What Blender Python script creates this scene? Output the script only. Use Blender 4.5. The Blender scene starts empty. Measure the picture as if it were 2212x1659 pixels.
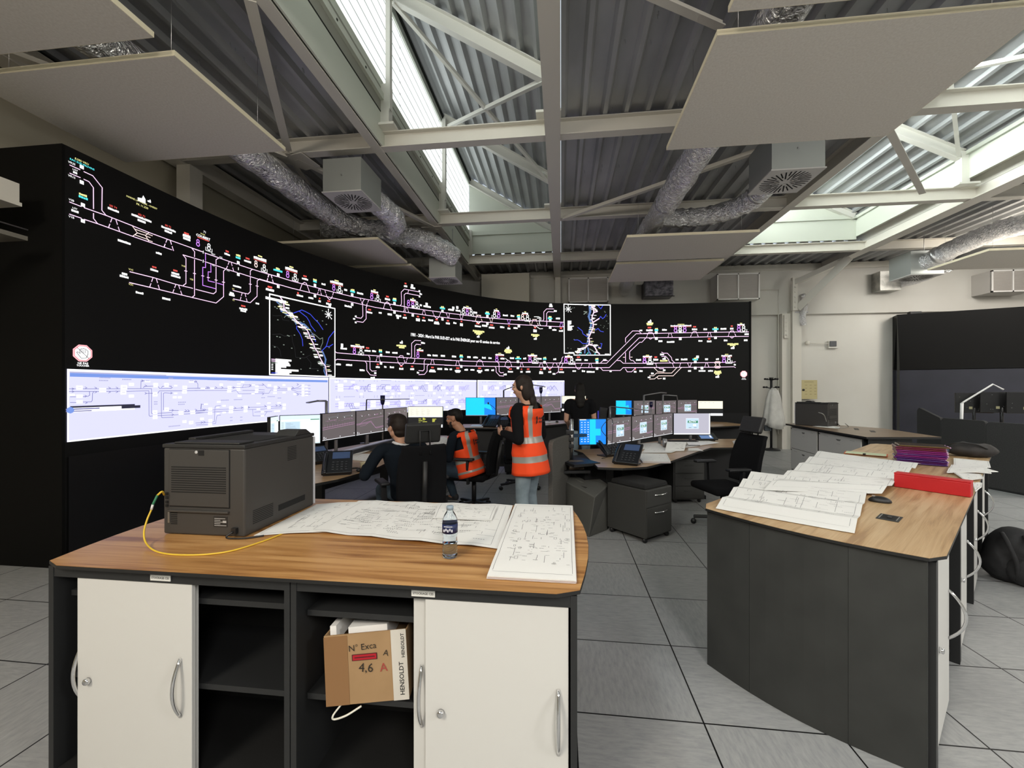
import bpy, bmesh, math, random
from mathutils import Vector, Matrix
R=math.radians
scn=bpy.context.scene; COL=scn.collection
# ---------- camera model: converts points read off the photograph into metres on known real planes ----------
F=900.0; YAW=math.atan(106/900); H=1.58
_c,_s=math.cos(YAW),math.sin(YAW)
def _ray(px,py):
    a=(px-1106)/F; b=-(py-840)/F
    return (-_s+a*_c, _c+a*_s, b)
def hz(px,py,z): d=_ray(px,py); t=(z-H)/d[2]; return Vector((d[0]*t,d[1]*t,z))
def hy(px,py,y): d=_ray(px,py); t=y/d[1]; return Vector((d[0]*t,y,H+d[2]*t))
def hx(px,py,x): d=_ray(px,py); t=x/d[0]; return Vector((x,d[1]*t,H+d[2]*t))
def hd(px,py,dep): d=_ray(px,py); return Vector((d[0]*dep,d[1]*dep,H+d[2]*dep))
# ---------- materials ----------
def s2l(c): return c/12.92 if c<=.04045 else ((c+.055)/1.055)**2.4
def rgb(r,g,b): return (s2l(r/255),s2l(g/255),s2l(b/255),1)
_M={}
def mat(name,col,rough=.6,metal=0,emit=None,es=1.0,spec=None,trans=0,ior=1.45,alpha=1,coat=0):
    if name in _M: return _M[name]
    m=bpy.data.materials.new(name); m.use_nodes=True; b=m.node_tree.nodes['Principled BSDF']
    b.inputs['Base Color'].default_value=col; b.inputs['Roughness'].default_value=rough; b.inputs['Metallic'].default_value=metal
    if spec is not None: b.inputs['Specular IOR Level'].default_value=spec
    if trans: b.inputs['Transmission Weight'].default_value=trans; b.inputs['IOR'].default_value=ior
    if alpha<1: b.inputs['Alpha'].default_value=alpha
    if coat: b.inputs['Coat Weight'].default_value=coat
    if emit: b.inputs['Emission Color'].default_value=emit; b.inputs['Emission Strength'].default_value=es
    _M[name]=m; return m
def nodes(m): return m.node_tree.nodes, m.node_tree.links, m.node_tree.nodes['Principled BSDF']
def glow(name,col,es=1.0):
    return mat(name,(0.01,0.01,0.01,1),.5,0,col,es)
def add_noise(m,scale,lo,hi,rough=None,bump=0,coords='Object',stretch=(1,1,1),detail=4):
    n,l,b=nodes(m)
    tc=n.new('ShaderNodeTexCoord'); mp=n.new('ShaderNodeMapping'); mp.inputs['Scale'].default_value=stretch
    l.new(tc.outputs[coords],mp.inputs[0])
    t=n.new('ShaderNodeTexNoise'); t.inputs['Scale'].default_value=scale; t.inputs['Detail'].default_value=detail
    l.new(mp.outputs[0],t.inputs['Vector'])
    r=n.new('ShaderNodeValToRGB'); r.color_ramp.elements[0].color=lo; r.color_ramp.elements[1].color=hi
    r.color_ramp.elements[0].position=.3; r.color_ramp.elements[1].position=.7
    l.new(t.outputs['Fac'],r.inputs[0]); l.new(r.outputs[0],b.inputs['Base Color'])
    if bump:
        bp=n.new('ShaderNodeBump'); bp.inputs['Strength'].default_value=bump; bp.inputs['Distance'].default_value=.01
        l.new(t.outputs['Fac'],bp.inputs['Height']); l.new(bp.outputs[0],b.inputs['Normal'])
    return m
def wood(name,c1,c2,c3,ang=0,rough=.33):
    m=mat(name,c2,rough,spec=.4); n,l,b=nodes(m)
    tc=n.new('ShaderNodeTexCoord'); mp=n.new('ShaderNodeMapping'); mp.inputs['Rotation'].default_value=(0,0,ang); mp.inputs['Scale'].default_value=(.55,9,1)
    l.new(tc.outputs['Object'],mp.inputs[0])
    t=n.new('ShaderNodeTexNoise'); t.inputs['Scale'].default_value=2.2; t.inputs['Detail'].default_value=6; t.inputs['Distortion'].default_value=.9
    l.new(mp.outputs[0],t.inputs['Vector'])
    mp2=n.new('ShaderNodeMapping'); mp2.inputs['Rotation'].default_value=(0,0,ang); mp2.inputs['Scale'].default_value=(3,120,1); l.new(tc.outputs['Object'],mp2.inputs[0])
    t2=n.new('ShaderNodeTexNoise'); t2.inputs['Scale'].default_value=1.5; t2.inputs['Detail'].default_value=3; l.new(mp2.outputs[0],t2.inputs['Vector'])
    mx=n.new('ShaderNodeMath'); mx.operation='MULTIPLY_ADD'; mx.inputs[1].default_value=.25; l.new(t2.outputs['Fac'],mx.inputs[0]); l.new(t.outputs['Fac'],mx.inputs[2])
    r=n.new('ShaderNodeValToRGB'); e=r.color_ramp.elements
    e[0].position=.45; e[0].color=c1; e[1].position=.75; e[1].color=c3; x=r.color_ramp.elements.new(.58); x.color=c2
    l.new(mx.outputs[0],r.inputs[0]); l.new(r.outputs[0],b.inputs['Base Color'])
    return m
# ---------- mesh collector ----------
class MB:
    def __init__(s): s.v=[]; s.f=[]; s.mi=[]; s.m=0; s.sm=[]; s.smooth=False
    def add(s,vs,fs):
        o=len(s.v); s.v+= [tuple(v) for v in vs]
        for f in fs: s.f.append(tuple(i+o for i in f)); s.mi.append(s.m); s.sm.append(s.smooth)
        return s
    def box(s,a,b,M=None):
        (x0,y0,z0),(x1,y1,z1)=a,b
        x0,x1=min(x0,x1),max(x0,x1); y0,y1=min(y0,y1),max(y0,y1); z0,z1=min(z0,z1),max(z0,z1)
        vs=[Vector(p) for p in ((x0,y0,z0),(x1,y0,z0),(x1,y1,z0),(x0,y1,z0),(x0,y0,z1),(x1,y0,z1),(x1,y1,z1),(x0,y1,z1))]
        if M is not None: vs=[M@v for v in vs]
        return s.add(vs,[(0,3,2,1),(4,5,6,7),(0,1,5,4),(1,2,6,5),(2,3,7,6),(3,0,4,7)])
    def cbox(s,c,d,rot=(0,0,0)):
        M=Matrix.Translation(Vector(c))@Matrix.Rotation(rot[2],4,'Z')@Matrix.Rotation(rot[1],4,'Y')@Matrix.Rotation(rot[0],4,'X')
        return s.box((-d[0]/2,-d[1]/2,-d[2]/2),(d[0]/2,d[1]/2,d[2]/2),M)
    def prism(s,poly,z0,z1,M=None):
        n=len(poly); vs=[Vector((p[0],p[1],z0)) for p in poly]+[Vector((p[0],p[1],z1)) for p in poly]
        if M is not None: vs=[M@v for v in vs]
        a=sum(poly[i][0]*poly[(i+1)%n][1]-poly[(i+1)%n][0]*poly[i][1] for i in range(n))
        fs=[tuple(range(n-1,-1,-1)),tuple(range(n,2*n))]+[(i,(i+1)%n,(i+1)%n+n,i+n) for i in range(n)]
        if a<0: fs=[tuple(reversed(f)) for f in fs]
        return s.add(vs,fs)
    def quad(s,a,b,c,d): return s.add([a,b,c,d],[(0,1,2,3)])
    def beam(s,p,q,w,h,up=(0,0,1)):
        p,q=Vector(p),Vector(q); d=(q-p).normalized(); u=Vector(up); sd=d.cross(u)
        if sd.length<1e-4: sd=d.cross(Vector((0,1,0)))
        sd.normalize(); u=sd.cross(d).normalized(); a=sd*w/2; b=u*h/2
        vs=[p-a-b,p+a-b,p+a+b,p-a+b,q-a-b,q+a-b,q+a+b,q-a+b]
        return s.add(vs,[(0,1,2,3),(7,6,5,4),(0,4,5,1),(1,5,6,2),(2,6,7,3),(3,7,4,0)])
    def ibeam(s,p,q,w,h,tf=.012,tw=.008,up=(0,0,1)):
        p,q=Vector(p),Vector(q); d=(q-p).normalized(); u=Vector(up); sd=d.cross(u).normalized(); u=sd.cross(d).normalized()
        s.beam(p+u*(h/2-tf/2),q+u*(h/2-tf/2),w,tf,up); s.beam(p-u*(h/2-tf/2),q-u*(h/2-tf/2),w,tf,up); s.beam(p,q,tw,h-2*tf,up); return s
    def tube(s,pts,r,n=10,cap=True,rs=None):
        pts=[Vector(p) for p in pts]; N=len(pts); vs=[]; fs=[]
        prev=None
        for i,p in enumerate(pts):
            d=(pts[min(i+1,N-1)]-pts[max(i-1,0)]).normalized()
            if prev is None:
                a=Vector((0,0,1)) if abs(d.z)<.9 else Vector((1,0,0)); u=d.cross(a).normalized()
            else: u=(prev-d*prev.dot(d)).normalized()
            prev=u; w=d.cross(u); rr=rs[i] if rs else r
            for k in range(n): t=2*math.pi*k/n; vs.append(p+u*math.cos(t)*rr+w*math.sin(t)*rr)
        for i in range(N-1):
            for k in range(n): a=i*n+k; b=i*n+(k+1)%n; fs.append((a,b,b+n,a+n))
        if cap: fs.append(tuple(range(n-1,-1,-1))); fs.append(tuple(range((N-1)*n,N*n)))
        o=s.smooth; s.smooth=True; s.add(vs,fs); s.smooth=o; return s
    def lathe(s,prof,n=20,M=None):
        vs=[];fs=[];N=len(prof)
        for r,z in prof:
            for k in range(n): t=2*math.pi*k/n; vs.append(Vector((r*math.cos(t),r*math.sin(t),z)))
        if M is not None: vs=[M@v for v in vs]
        for i in range(N-1):
            for k in range(n): a=i*n+k; b=i*n+(k+1)%n; fs.append((a,b,b+n,a+n))
        if prof[0][0]>1e-5: fs.append(tuple(range(n-1,-1,-1)))
        if prof[-1][0]>1e-5: fs.append(tuple(range((N-1)*n,N*n)))
        o=s.smooth; s.smooth=True; s.add(vs,fs); s.smooth=o; return s
    def ell(s,c,r,nu=16,nv=10,M=None):
        pr=[(math.sin(math.pi*i/nv),-math.cos(math.pi*i/nv)) for i in range(nv+1)]
        T=Matrix.Translation(Vector(c))@(M or Matrix.Identity(4))@Matrix.Diagonal((r[0],r[1],r[2],1))
        return s.lathe([(max(a,1e-6),b) for a,b in pr],nu,T)
    def build(s,name,mats,parent=None,bevel=0,loc=None,rotz=0,seg=2,merge=False):
        me=bpy.data.meshes.new(name); me.from_pydata(s.v,[],s.f)
        if not isinstance(mats,(list,tuple)): mats=[mats]
        for m in mats: me.materials.append(m)
        for p,i,k in zip(me.polygons,s.mi,s.sm): p.material_index=min(i,len(mats)-1); p.use_smooth=k
        me.validate(); me.update()
        if merge:
            bm=bmesh.new(); bm.from_mesh(me); bmesh.ops.remove_doubles(bm,verts=bm.verts,dist=1e-5); bm.to_mesh(me); bm.free()
        o=bpy.data.objects.new(name,me); COL.objects.link(o)
        if parent is not None: o.parent=parent
        if loc is not None: o.location=loc
        o.rotation_euler.z=rotz
        if bevel:
            bv=o.modifiers.new('b','BEVEL'); bv.width=bevel; bv.segments=seg; bv.limit_method='ANGLE'; bv.angle_limit=R(40)
        return o
def thing(name,label,cat,loc=(0,0,0),rotz=0,group=None,kind=None):
    o=bpy.data.objects.new(name,None); COL.objects.link(o); o.location=loc; o.rotation_euler=(0,0,rotz); o.empty_display_size=.1
    return tag(o,label,cat,group,kind)
def tag(o,label=None,cat=None,group=None,kind=None):
    if label: o['label']=label
    if cat: o['category']=cat
    if group: o['group']=group
    if kind: o['kind']=kind
    return o
def struct(o,label=None): o['kind']='structure'; 
def st(o,label=None):
    o['kind']='structure'
    if label: o['label']=label
    return o
def kids(o): return [c for c in bpy.data.objects if c.parent==o]
def copy_tree(o,loc=None,rotz=None,label=None,group=None):
    def rec(x,par):
        c=x.copy(); COL.objects.link(c); c.parent=par
        for k in kids(x):
            if k is not c: rec(k,c)
        return c
    r=rec(o,None)
    if loc is not None: r.location=loc
    if rotz is not None: r.rotation_euler.z=rotz
    if label: r['label']=label
    if group: r['group']=group
    return r
def text_mesh(body,size=1.0,font_bold=False):
    """lettering as flat triangles in the XY plane, centred; returns (verts,faces,width,height)"""
    cu=bpy.data.curves.new('lettering','FONT'); cu.body=body; cu.size=size; cu.align_x='CENTER'; cu.align_y='CENTER'; cu.resolution_u=2
    if font_bold: cu.offset=.018*size
    o=bpy.data.objects.new('lettering',cu); COL.objects.link(o)
    dg=bpy.context.evaluated_depsgraph_get(); me=bpy.data.meshes.new_from_object(o.evaluated_get(dg))
    vs=[v.co.copy() for v in me.vertices]; fs=[tuple(p.vertices) for p in me.polygons]
    bpy.data.objects.remove(o); bpy.data.curves.remove(cu); bpy.data.meshes.remove(me)
    xs=[v.x for v in vs] or [0]; ys=[v.y for v in vs] or [0]
    return vs,fs,max(xs)-min(xs),max(ys)-min(ys)
def put_text(mb,body,P,U,V,width=None,height=None,bold=False):
    """place lettering centred on P with unit axes U (reading) and V (up)"""
    vs,fs,w,h=text_mesh(body,1.0,bold)
    sx=(width/w) if width else None; sy=(height/h) if height else None
    sx=sx or sy; sy=sy or sx
    P,U,V=Vector(P),Vector(U),Vector(V)
    mb.add([P+U*(v.x*sx)+V*(v.y*sy) for v in vs],fs)
# ---------- shared materials ----------
BLACK=mat('black_plastic',(.012,.012,.013,1),.45)
CHAR=mat('charcoal_laminate',rgb(42,43,42),.55)
CHARD=mat('charcoal_metal',rgb(36,37,38),.5)
WHITE=mat('white_laminate',rgb(212,211,207),.45)
STEEL=mat('steel_cream',rgb(214,210,200),.5)
CHROME=mat('chrome',(.75,.75,.76,1),.15,1)
ALU=mat('brushed_alu',(.55,.55,.56,1),.35,1)
PAPER=mat('paper_white',rgb(236,235,232),.8)
INK=mat('print_ink',rgb(95,95,100),.8)
FABK=mat('black_fabric',(.008,.008,.009,1),.95,spec=.1)
# ---------------- floor, walls ----------------
fm=mat('floor_tile',rgb(160,160,158),.42,spec=.35); n,l,b=nodes(fm)
tc=n.new('ShaderNodeTexCoord'); sp=n.new('ShaderNodeSeparateXYZ'); l.new(tc.outputs['Object'],sp.inputs[0])
def mth(op,a,bv=None,c=None):
    x=n.new('ShaderNodeMath'); x.operation=op
    for i,v in enumerate((a,bv,c)):
        if v is None: continue
        if isinstance(v,(int,float)): x.inputs[i].default_value=v
        else: l.new(v,x.inputs[i])
    return x.outputs[0]
def cell(out,off):
    a=mth('DIVIDE',mth('SUBTRACT',out,off-60),.6); fr=mth('FRACT',a); return a,mth('MINIMUM',fr,mth('SUBTRACT',1.0,fr))
ax,dx=cell(sp.outputs['X'],.67); ay,dy=cell(sp.outputs['Y'],2.06)
joint=mth('LESS_THAN',mth('MINIMUM',dx,dy),.0065)
par=mth('MODULO',mth('ADD',mth('FLOOR',ax),mth('FLOOR',ay)),2.0)
def streak(sx,sy):
    mp=n.new('ShaderNodeMapping'); mp.inputs['Scale'].default_value=(sx,sy,1); l.new(tc.outputs['Object'],mp.inputs[0])
    t=n.new('ShaderNodeTexNoise'); t.inputs['Scale'].default_value=4; t.inputs['Detail'].default_value=6; t.inputs['Roughness'].default_value=.65
    l.new(mp.outputs[0],t.inputs['Vector']); return t.outputs['Fac']
sa,sb=streak(3,14),streak(14,3)
mixs=n.new('ShaderNodeMix'); l.new(par,mixs.inputs[0]); l.new(sa,mixs.inputs[2]); l.new(sb,mixs.inputs[3])
rp=n.new('ShaderNodeValToRGB'); e=rp.color_ramp.elements
e[0].position=.3; e[0].color=rgb(146,148,149); e[1].position=.72; e[1].color=rgb(172,173,172); x=e.new(.5); x.color=rgb(160,161,161)
l.new(mixs.outputs[0],rp.inputs[0])
mj=n.new('ShaderNodeMix'); mj.data_type='RGBA'; l.new(joint,mj.inputs[0]); l.new(rp.outputs[0],mj.inputs[6]); mj.inputs[7].default_value=(.006,.006,.006,1)
l.new(mj.outputs[2],b.inputs['Base Color'])
XL,XR,YF,YB=-5.3,14.6,-5.0,11.9
st(MB().box((XL,YF,-.1),(XR,YB+.3,0)).build('floor',fm),'pale grey raised floor of square tiles with dark joints')
wm=add_noise(mat('wall_paint',rgb(205,203,196),.85),1.2,rgb(203,200,192),rgb(208,206,199))
km=mat('wall_panel_khaki',rgb(176,170,152),.7)
# back wall with a thicker upper part, column bays beyond the video wall
bw=MB(); bw.box((XL,YB,0),(XR,YB+.2,5.1)); bw.box((XL+.5,YB-.1,3.55),(XR,YB,4.75))
st(bw.build('wall_back',wm),'cream painted end wall behind the curved video wall')
st(MB().box((XL-.2,YF,0),(XL,YB,7.2)).build('wall_left',km),'khaki panelled side wall beside the video wall')
st(MB().box((XR,YF,0),(XR+.2,YB,5.1)).build('wall_right',wm))
st(MB().box((XL,YF-.2,0),(XR,YF,7.2)).build('wall_front',wm))
# ---------------- corrugated roof ----------------
dk=mat('galvanised_deck',(.45,.46,.47,1),.45,.35); n,l,b=nodes(dk)
tc=n.new('ShaderNodeTexCoord'); t=n.new('ShaderNodeTexNoise'); t.inputs['Scale'].default_value=2.2; t.inputs['Detail'].default_value=5
mp=n.new('ShaderNodeMapping'); mp.inputs['Scale'].default_value=(1,.35,1); l.new(tc.outputs['Object'],mp.inputs[0]); l.new(mp.outputs[0],t.inputs['Vector'])
r=n.new('ShaderNodeValToRGB'); r.color_ramp.elements[0].position=.3; r.color_ramp.elements[0].color=(.33,.34,.345,1); r.color_ramp.elements[1].position=.75; r.color_ramp.elements[1].color=(.55,.56,.57,1)
l.new(t.outputs['Fac'],r.inputs[0]); l.new(r.outputs[0],b.inputs['Base Color'])
def corrug(mb,p0,p1,y0,y1,pitch=.25,h=.055,flip=1):
    (x0,z0),(x1,z1)=p0,p1; L=math.hypot(x1-x0,z1-z0); ux,uz=(x1-x0)/L,(z1-z0)/L; nx,nz=-uz*flip,ux*flip
    pts=[]; s=0
    while s<L:
        for ds,hh in ((0,0),(.045,0),(.075,h),(.22,h)):
            if s+ds<=L: pts.append((s+ds,hh))
        s+=pitch
    pts.append((L,0))
    vs=[]; 
    for a,hh in pts:
        x=x0+ux*a+nx*hh; z=z0+uz*a+nz*hh; vs+= [(x,y0,z),(x,y1,z)]
    mb.add(vs,[(2*i,2*i+1,2*i+3,2*i+2) for i in range(len(pts)-1)])
ZD=4.885
cb=MB(); 
for a,bb in ((XL,-2.45),(0.0,3.85),(6.75,10.1),(10.1,XR)): corrug(cb,(a,ZD),(bb,ZD),YF,YB+.05)
corrug(cb,(-2.45,ZD),(0.0,ZD),10.2,YB+.05); corrug(cb,(3.85,ZD),(6.75,ZD),10.2,YB+.05)
# screw tips poking through the sheets
rnd=random.Random(4)
for k in range(420):
    x=rnd.choice([rnd.uniform(-5,-2.5),rnd.uniform(0.1,3.8),rnd.uniform(6.8,10)]); y=rnd.choice([2.6,3.9,5.3,6.5,7.8,9,10.3])+rnd.uniform(-.25,.25)
    i=round((x-(-5.3 if x<-2 else (0 if x<5 else 6.75)))/.25); bx=(-5.3 if x<-2 else (0 if x<5 else 6.75))+i*.25+.11
    cb.beam((bx,y,ZD+.055),(bx+.004,y+.004,ZD+.015),.005,.005)
st(cb.build('ceiling',dk),'grey corrugated metal roof deck between the rooflights')
wsteel=mat('white_steel',rgb(222,220,212),.45)
upst=mat('upstand_panel',rgb(206,210,198),.5)
dgap=mat('dark_gap',(.01,.012,.008,1),.9)
# glazing boards glow by emission, which stands in for daylight through them
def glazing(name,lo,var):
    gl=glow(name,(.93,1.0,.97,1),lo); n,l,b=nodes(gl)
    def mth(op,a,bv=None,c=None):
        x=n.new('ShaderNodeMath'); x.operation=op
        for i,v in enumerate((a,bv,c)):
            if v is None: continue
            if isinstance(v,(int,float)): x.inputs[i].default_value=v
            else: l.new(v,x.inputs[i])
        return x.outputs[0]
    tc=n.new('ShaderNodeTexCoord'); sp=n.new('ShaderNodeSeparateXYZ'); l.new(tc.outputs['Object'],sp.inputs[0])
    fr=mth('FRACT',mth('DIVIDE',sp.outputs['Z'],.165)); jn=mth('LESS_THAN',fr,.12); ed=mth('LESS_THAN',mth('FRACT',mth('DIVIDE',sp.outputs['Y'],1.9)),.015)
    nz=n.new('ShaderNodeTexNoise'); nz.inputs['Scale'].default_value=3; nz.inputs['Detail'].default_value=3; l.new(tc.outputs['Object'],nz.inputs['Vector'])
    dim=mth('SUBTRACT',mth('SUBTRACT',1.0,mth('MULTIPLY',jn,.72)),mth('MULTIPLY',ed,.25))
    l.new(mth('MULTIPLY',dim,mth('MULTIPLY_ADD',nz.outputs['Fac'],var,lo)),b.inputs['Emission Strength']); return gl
gl=glazing('daylight_glazing',.85,.5); glx=glazing('boosted_glazing',8.5,2.0)  # second copy has its glow boosted to brighten the room
GY=10.18
def rooflight(idx,a,bX,label):
    # near-vertical glowing glazing on the side x=a, roof sheet falling to x=bX
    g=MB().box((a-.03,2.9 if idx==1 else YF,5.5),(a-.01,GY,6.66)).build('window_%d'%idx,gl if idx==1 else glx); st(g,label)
    if idx==1: st(MB().box((a-.03,YF,5.5),(a-.01,2.88,6.66)).build('window_3',glx),'unseen glazing strip behind the viewer, glow boosted to light the room')  # unseen near run, split off with extra glow to fill the room
    s=MB()
    s.m=0; corrug(s,(a+.04,6.78),(bX-.05,5.45),YF,GY)
    st(s.build('roof_slope',dk),'corrugated roof slope over the rooflight')
    s=MB(); s.m=0
    s.box((a-.02,YF,4.69),(a+.0,GY,5.09)); s.box((a-.05,YF,5.40),(a+.01,GY,5.5)); s.box((a-.05,YF,6.64),(a+.02,GY,6.76))
    s.box((bX-.06,YF,4.99),(bX-.04,GY,5.40)); s.box((bX-.1,YF,5.38),(bX-.02,GY,5.44))
    # gable end and end upstand
    s.prism([(a,5.47),(bX-.05,5.40),(a,6.76)],0,.02,Matrix(((1,0,0,0),(0,0,1,GY),(0,1,0,0),(0,0,0,1))))
    s.box((a,GY-.01,4.93),(bX-.05,GY+.02,5.40)); s.box((a,GY-.05,5.38),(bX-.05,GY+.02,5.47))
    s.m=1; s.box((a-.03,YF,5.095),(a+.004,GY,5.40))
    s.m=0; s.box((a,YF,5.23),(a+.045,GY,5.31))
    s.m=2; s.box((a-.03,YF,5.085),(a+.006,GY,5.098)); s.box((a+.012,YF,6.75),(a+.05,GY,6.79))
    y=YF
    while y<GY: s.cbox((a+.048,y+.25,5.27),(.006,.02,.02)); y+=.62
    st(s.build('trim_%d'%idx,[upst,mat('grey_flashing',rgb(150,150,140),.6),dgap]),'pale upstand panels around the rooflight')
    for Yk in (2.58,5.1,7.63):
        b=MB(); b.ibeam((a+.06,Yk,6.66),(bX-.12,Yk,5.40),.1,.17,up=(0,0,1))
        b.beam((a+.05,Yk,4.89),(a+.05,Yk,5.44),.12,.12,up=(0,1,0)); b.beam((a+.1,Yk-.05,5.1),(a+.1,Yk-.05,6.62),.07,.012,up=(0,1,0)); b.beam((a+.13,Yk-.05,5.1),(a+.13,Yk-.05,6.62),.012,.07,up=(0,1,0))
        b.beam((bX-.1,Yk,4.89),(bX-.1,Yk,5.44),.12,.12,up=(0,1,0)); b.box((a-.08,Yk-.13,4.88),(a+.2,Yk+.13,4.91)); b.box((bX-.25,Yk-.13,4.88),(bX+.05,Yk+.13,4.91))
        st(b.build('beam_rafter',wsteel),'white rafter and posts crossing the rooflight')
    b=MB(); b.ibeam((a+.03,GY-.06,6.7),(bX-.12,GY-.06,5.43),.1,.14); b.beam((a+.03,GY-.06,4.89),(a+.03,GY-.06,5.5),.1,.1,up=(0,1,0)); st(b.build('beam_gable',wsteel))
    br=MB()
    for y0,y1 in ((5.1,7.63),):
        br.beam((a+.15,y0,6.5),(bX-.15,y1,5.35),.05,.05); br.beam((a+.15,y1,6.5),(bX-.15,y0,5.35),.06,.05)
    st(br.build('beam_bracing',wsteel),'crossed bracing bars under the roof slope')
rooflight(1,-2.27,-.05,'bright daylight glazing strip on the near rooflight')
rooflight(2,3.95,6.62,'glazing strip on the further rooflight, glow boosted to light the room')  # glows far more than the near strip, added light for this half
# ---------------- steel frame ----------------
def ib(name,p,q,w,h,label=None,m=None): return st(MB().ibeam(p,q,w,h).build(name,m or STEEL),label)
ib('beam_main',(-.10,YF,4.86),(-.10,11.9,4.86),.185,.40,'main steel roof beam running above the room towards the end wall')
ib('beam_edge',(-2.36,YF,4.78),(-2.36,11.9,4.78),.12,.22,'roof edge beam along the near rooflight')
ib('beam_edge',(3.86,YF,4.78),(3.86,11.9,4.78),.15,.22,'roof edge beam along the further rooflight')
ib('beam_main',(6.76,YF,4.87),(6.76,11.8,4.87),.25,.40,'white main roof beam beyond the large hanging panel')
ib('beam_eaves',(-5.12,YF,4.72),(-5.12,11.9,4.72),.2,.24,'eaves beam along the khaki side wall')
for Yk in (2.58,5.17,7.68,10.2):
    ib('beam_cross',(XL,Yk,4.78),(XR,Yk,4.78),.13,.2,'steel cross beam carrying the corrugated roof')
MB().box((XL,YB-.14,4.72),(XR,YB,4.87)).build('beam_wall_top',STEEL)['kind']='structure'
for (x,y) in ((-5.05,5.15),(-5.05,10.15)): st(MB().box((x-.1,y-.1,0),(x+.1,y+.1,4.6)).build('column',STEEL),'steel column on the khaki side wall')
def strut(p,q,label,w=.07):
    b=MB(); b.beam(p,q,w,.012); b.beam(Vector(p)+Vector((0,0,.03)),Vector(q)+Vector((0,0,.03)),.012,.06); return st(b.build('beam_brace',STEEL),label)
strut(hz(540,0,4.66),hz(622,325,4.66),'diagonal brace above the duct',.09)
strut(hz(640,345,4.66),hz(935,490,4.66),'brace beside the air box',.08)
strut(hz(1217,474,4.66),hz(1720,300,4.7),'brace crossing behind the large hanging panel',.07)
strut(hz(1400,-10,4.66),hz(1560,60,4.66),'brace above the large hanging panel',.07)
strut(hz(1915,270,4.64),hz(1993,418,4.64),'dark brace by the bright beam',.08)
strut(hz(620,330,4.66),hz(735,505,4.66),'brace crossing above the foil duct',.06)
strut(hz(905,545,4.66),hz(945,495,4.66),'short brace under the edge beam',.06)
strut((-5.0,3.2,4.62),(-3.6,5.1,4.62),'brace from the side wall',.1)
g=MB(); g.prism([(-.25,-.1),(.2,-.2),(.25,.15),(0,.22)],0,.012,Matrix.Translation(hz(640,350,4.655))); g.prism([(-.2,-.1),(.2,-.12),(.2,.2),(-.1,.15)],0,.012,Matrix.Translation(hz(935,495,4.655)))
st(g.build('beam_gusset',STEEL))
# columns on the end wall
c=MB(); c.ibeam((-.09,11.65,0),(-.09,11.65,4.68),.15,.15,up=(0,1,0)); st(c.build('column',STEEL),'steel column under the main beam, behind the video wall')
pL=hy(1722,640,11.75).x; pR=hy(1703,640,11.75).x
c=MB(); c.box((pR,11.55,0),(pL,11.85,3.6)); c.box((pR-.02,11.5,3.6),(pR+.1,11.6,4.45))
for k in range(6): c.cbox((pR+.04,11.49,3.68+k*.13),(.035,.02,.035))
c.beam((pR+.1,11.5,3.65),(6.7,10.6,4.66),.02,.18); c.beam((pR,11.6,4.3),(6.76,10.9,4.68),.12,.12)
st(c.build('column',STEEL),'white painted column carrying the bright roof beam')
p0=hy(1683,700,11.8).x
c=MB(); c.box((p0,11.65,0),(p0+.22,11.9,3.55)); c.box((p0+.03,11.6,2.9),(p0+.13,11.65,3.5))
for k in range(5): c.cbox((p0+.08,11.595,2.98+k*.11),(.03,.02,.03))
c.tube([(p0-.02,11.8,4.2),(p0-.02,11.8,.4),(p0+.12,11.75,.2)],.012,6); c.tube([(p0-.02,11.78,4.2),(p0-1.5,11.78,4.25)],.012,6)
st(c.build('column',STEEL),'cream wall column behind the coat stand')
# beam ends and cable tray at the near side wall
q=hy(42,397,2.95); q2=hy(42,443,2.95)
c=MB(); c.box((XL,YF,q2.z),(q.x,2.95,q.z)); c.box((XL,YF,q2.z-.01),(q.x+.01,2.96,q2.z+.02)); st(c.build('beam_stub',STEEL),'cream beam end beside the black side panel of the video wall')
q=hy(60,515,2.95); tr=MB()
tr.box((q.x-.3,-2,q.z-.02),(q.x,2.95,q.z)); tr.box((q.x-.02,-2,q.z),(q.x,2.95,q.z+.015)); tr.tube([(q.x,-2,q.z+.07),(q.x,2.95,q.z+.07)],.006,6)
for k in range(8): tr.beam((q.x,2.6-k*.45,q.z-.01),(q.x,2.6-k*.45,q.z+.075),.012,.006,up=(0,1,0))
tag(tr.build('cable_tray',mat('tray_metal',rgb(150,145,135),.4,.8)),'wire cable tray ending against the black side panel of the video wall','cable tray')
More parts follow.
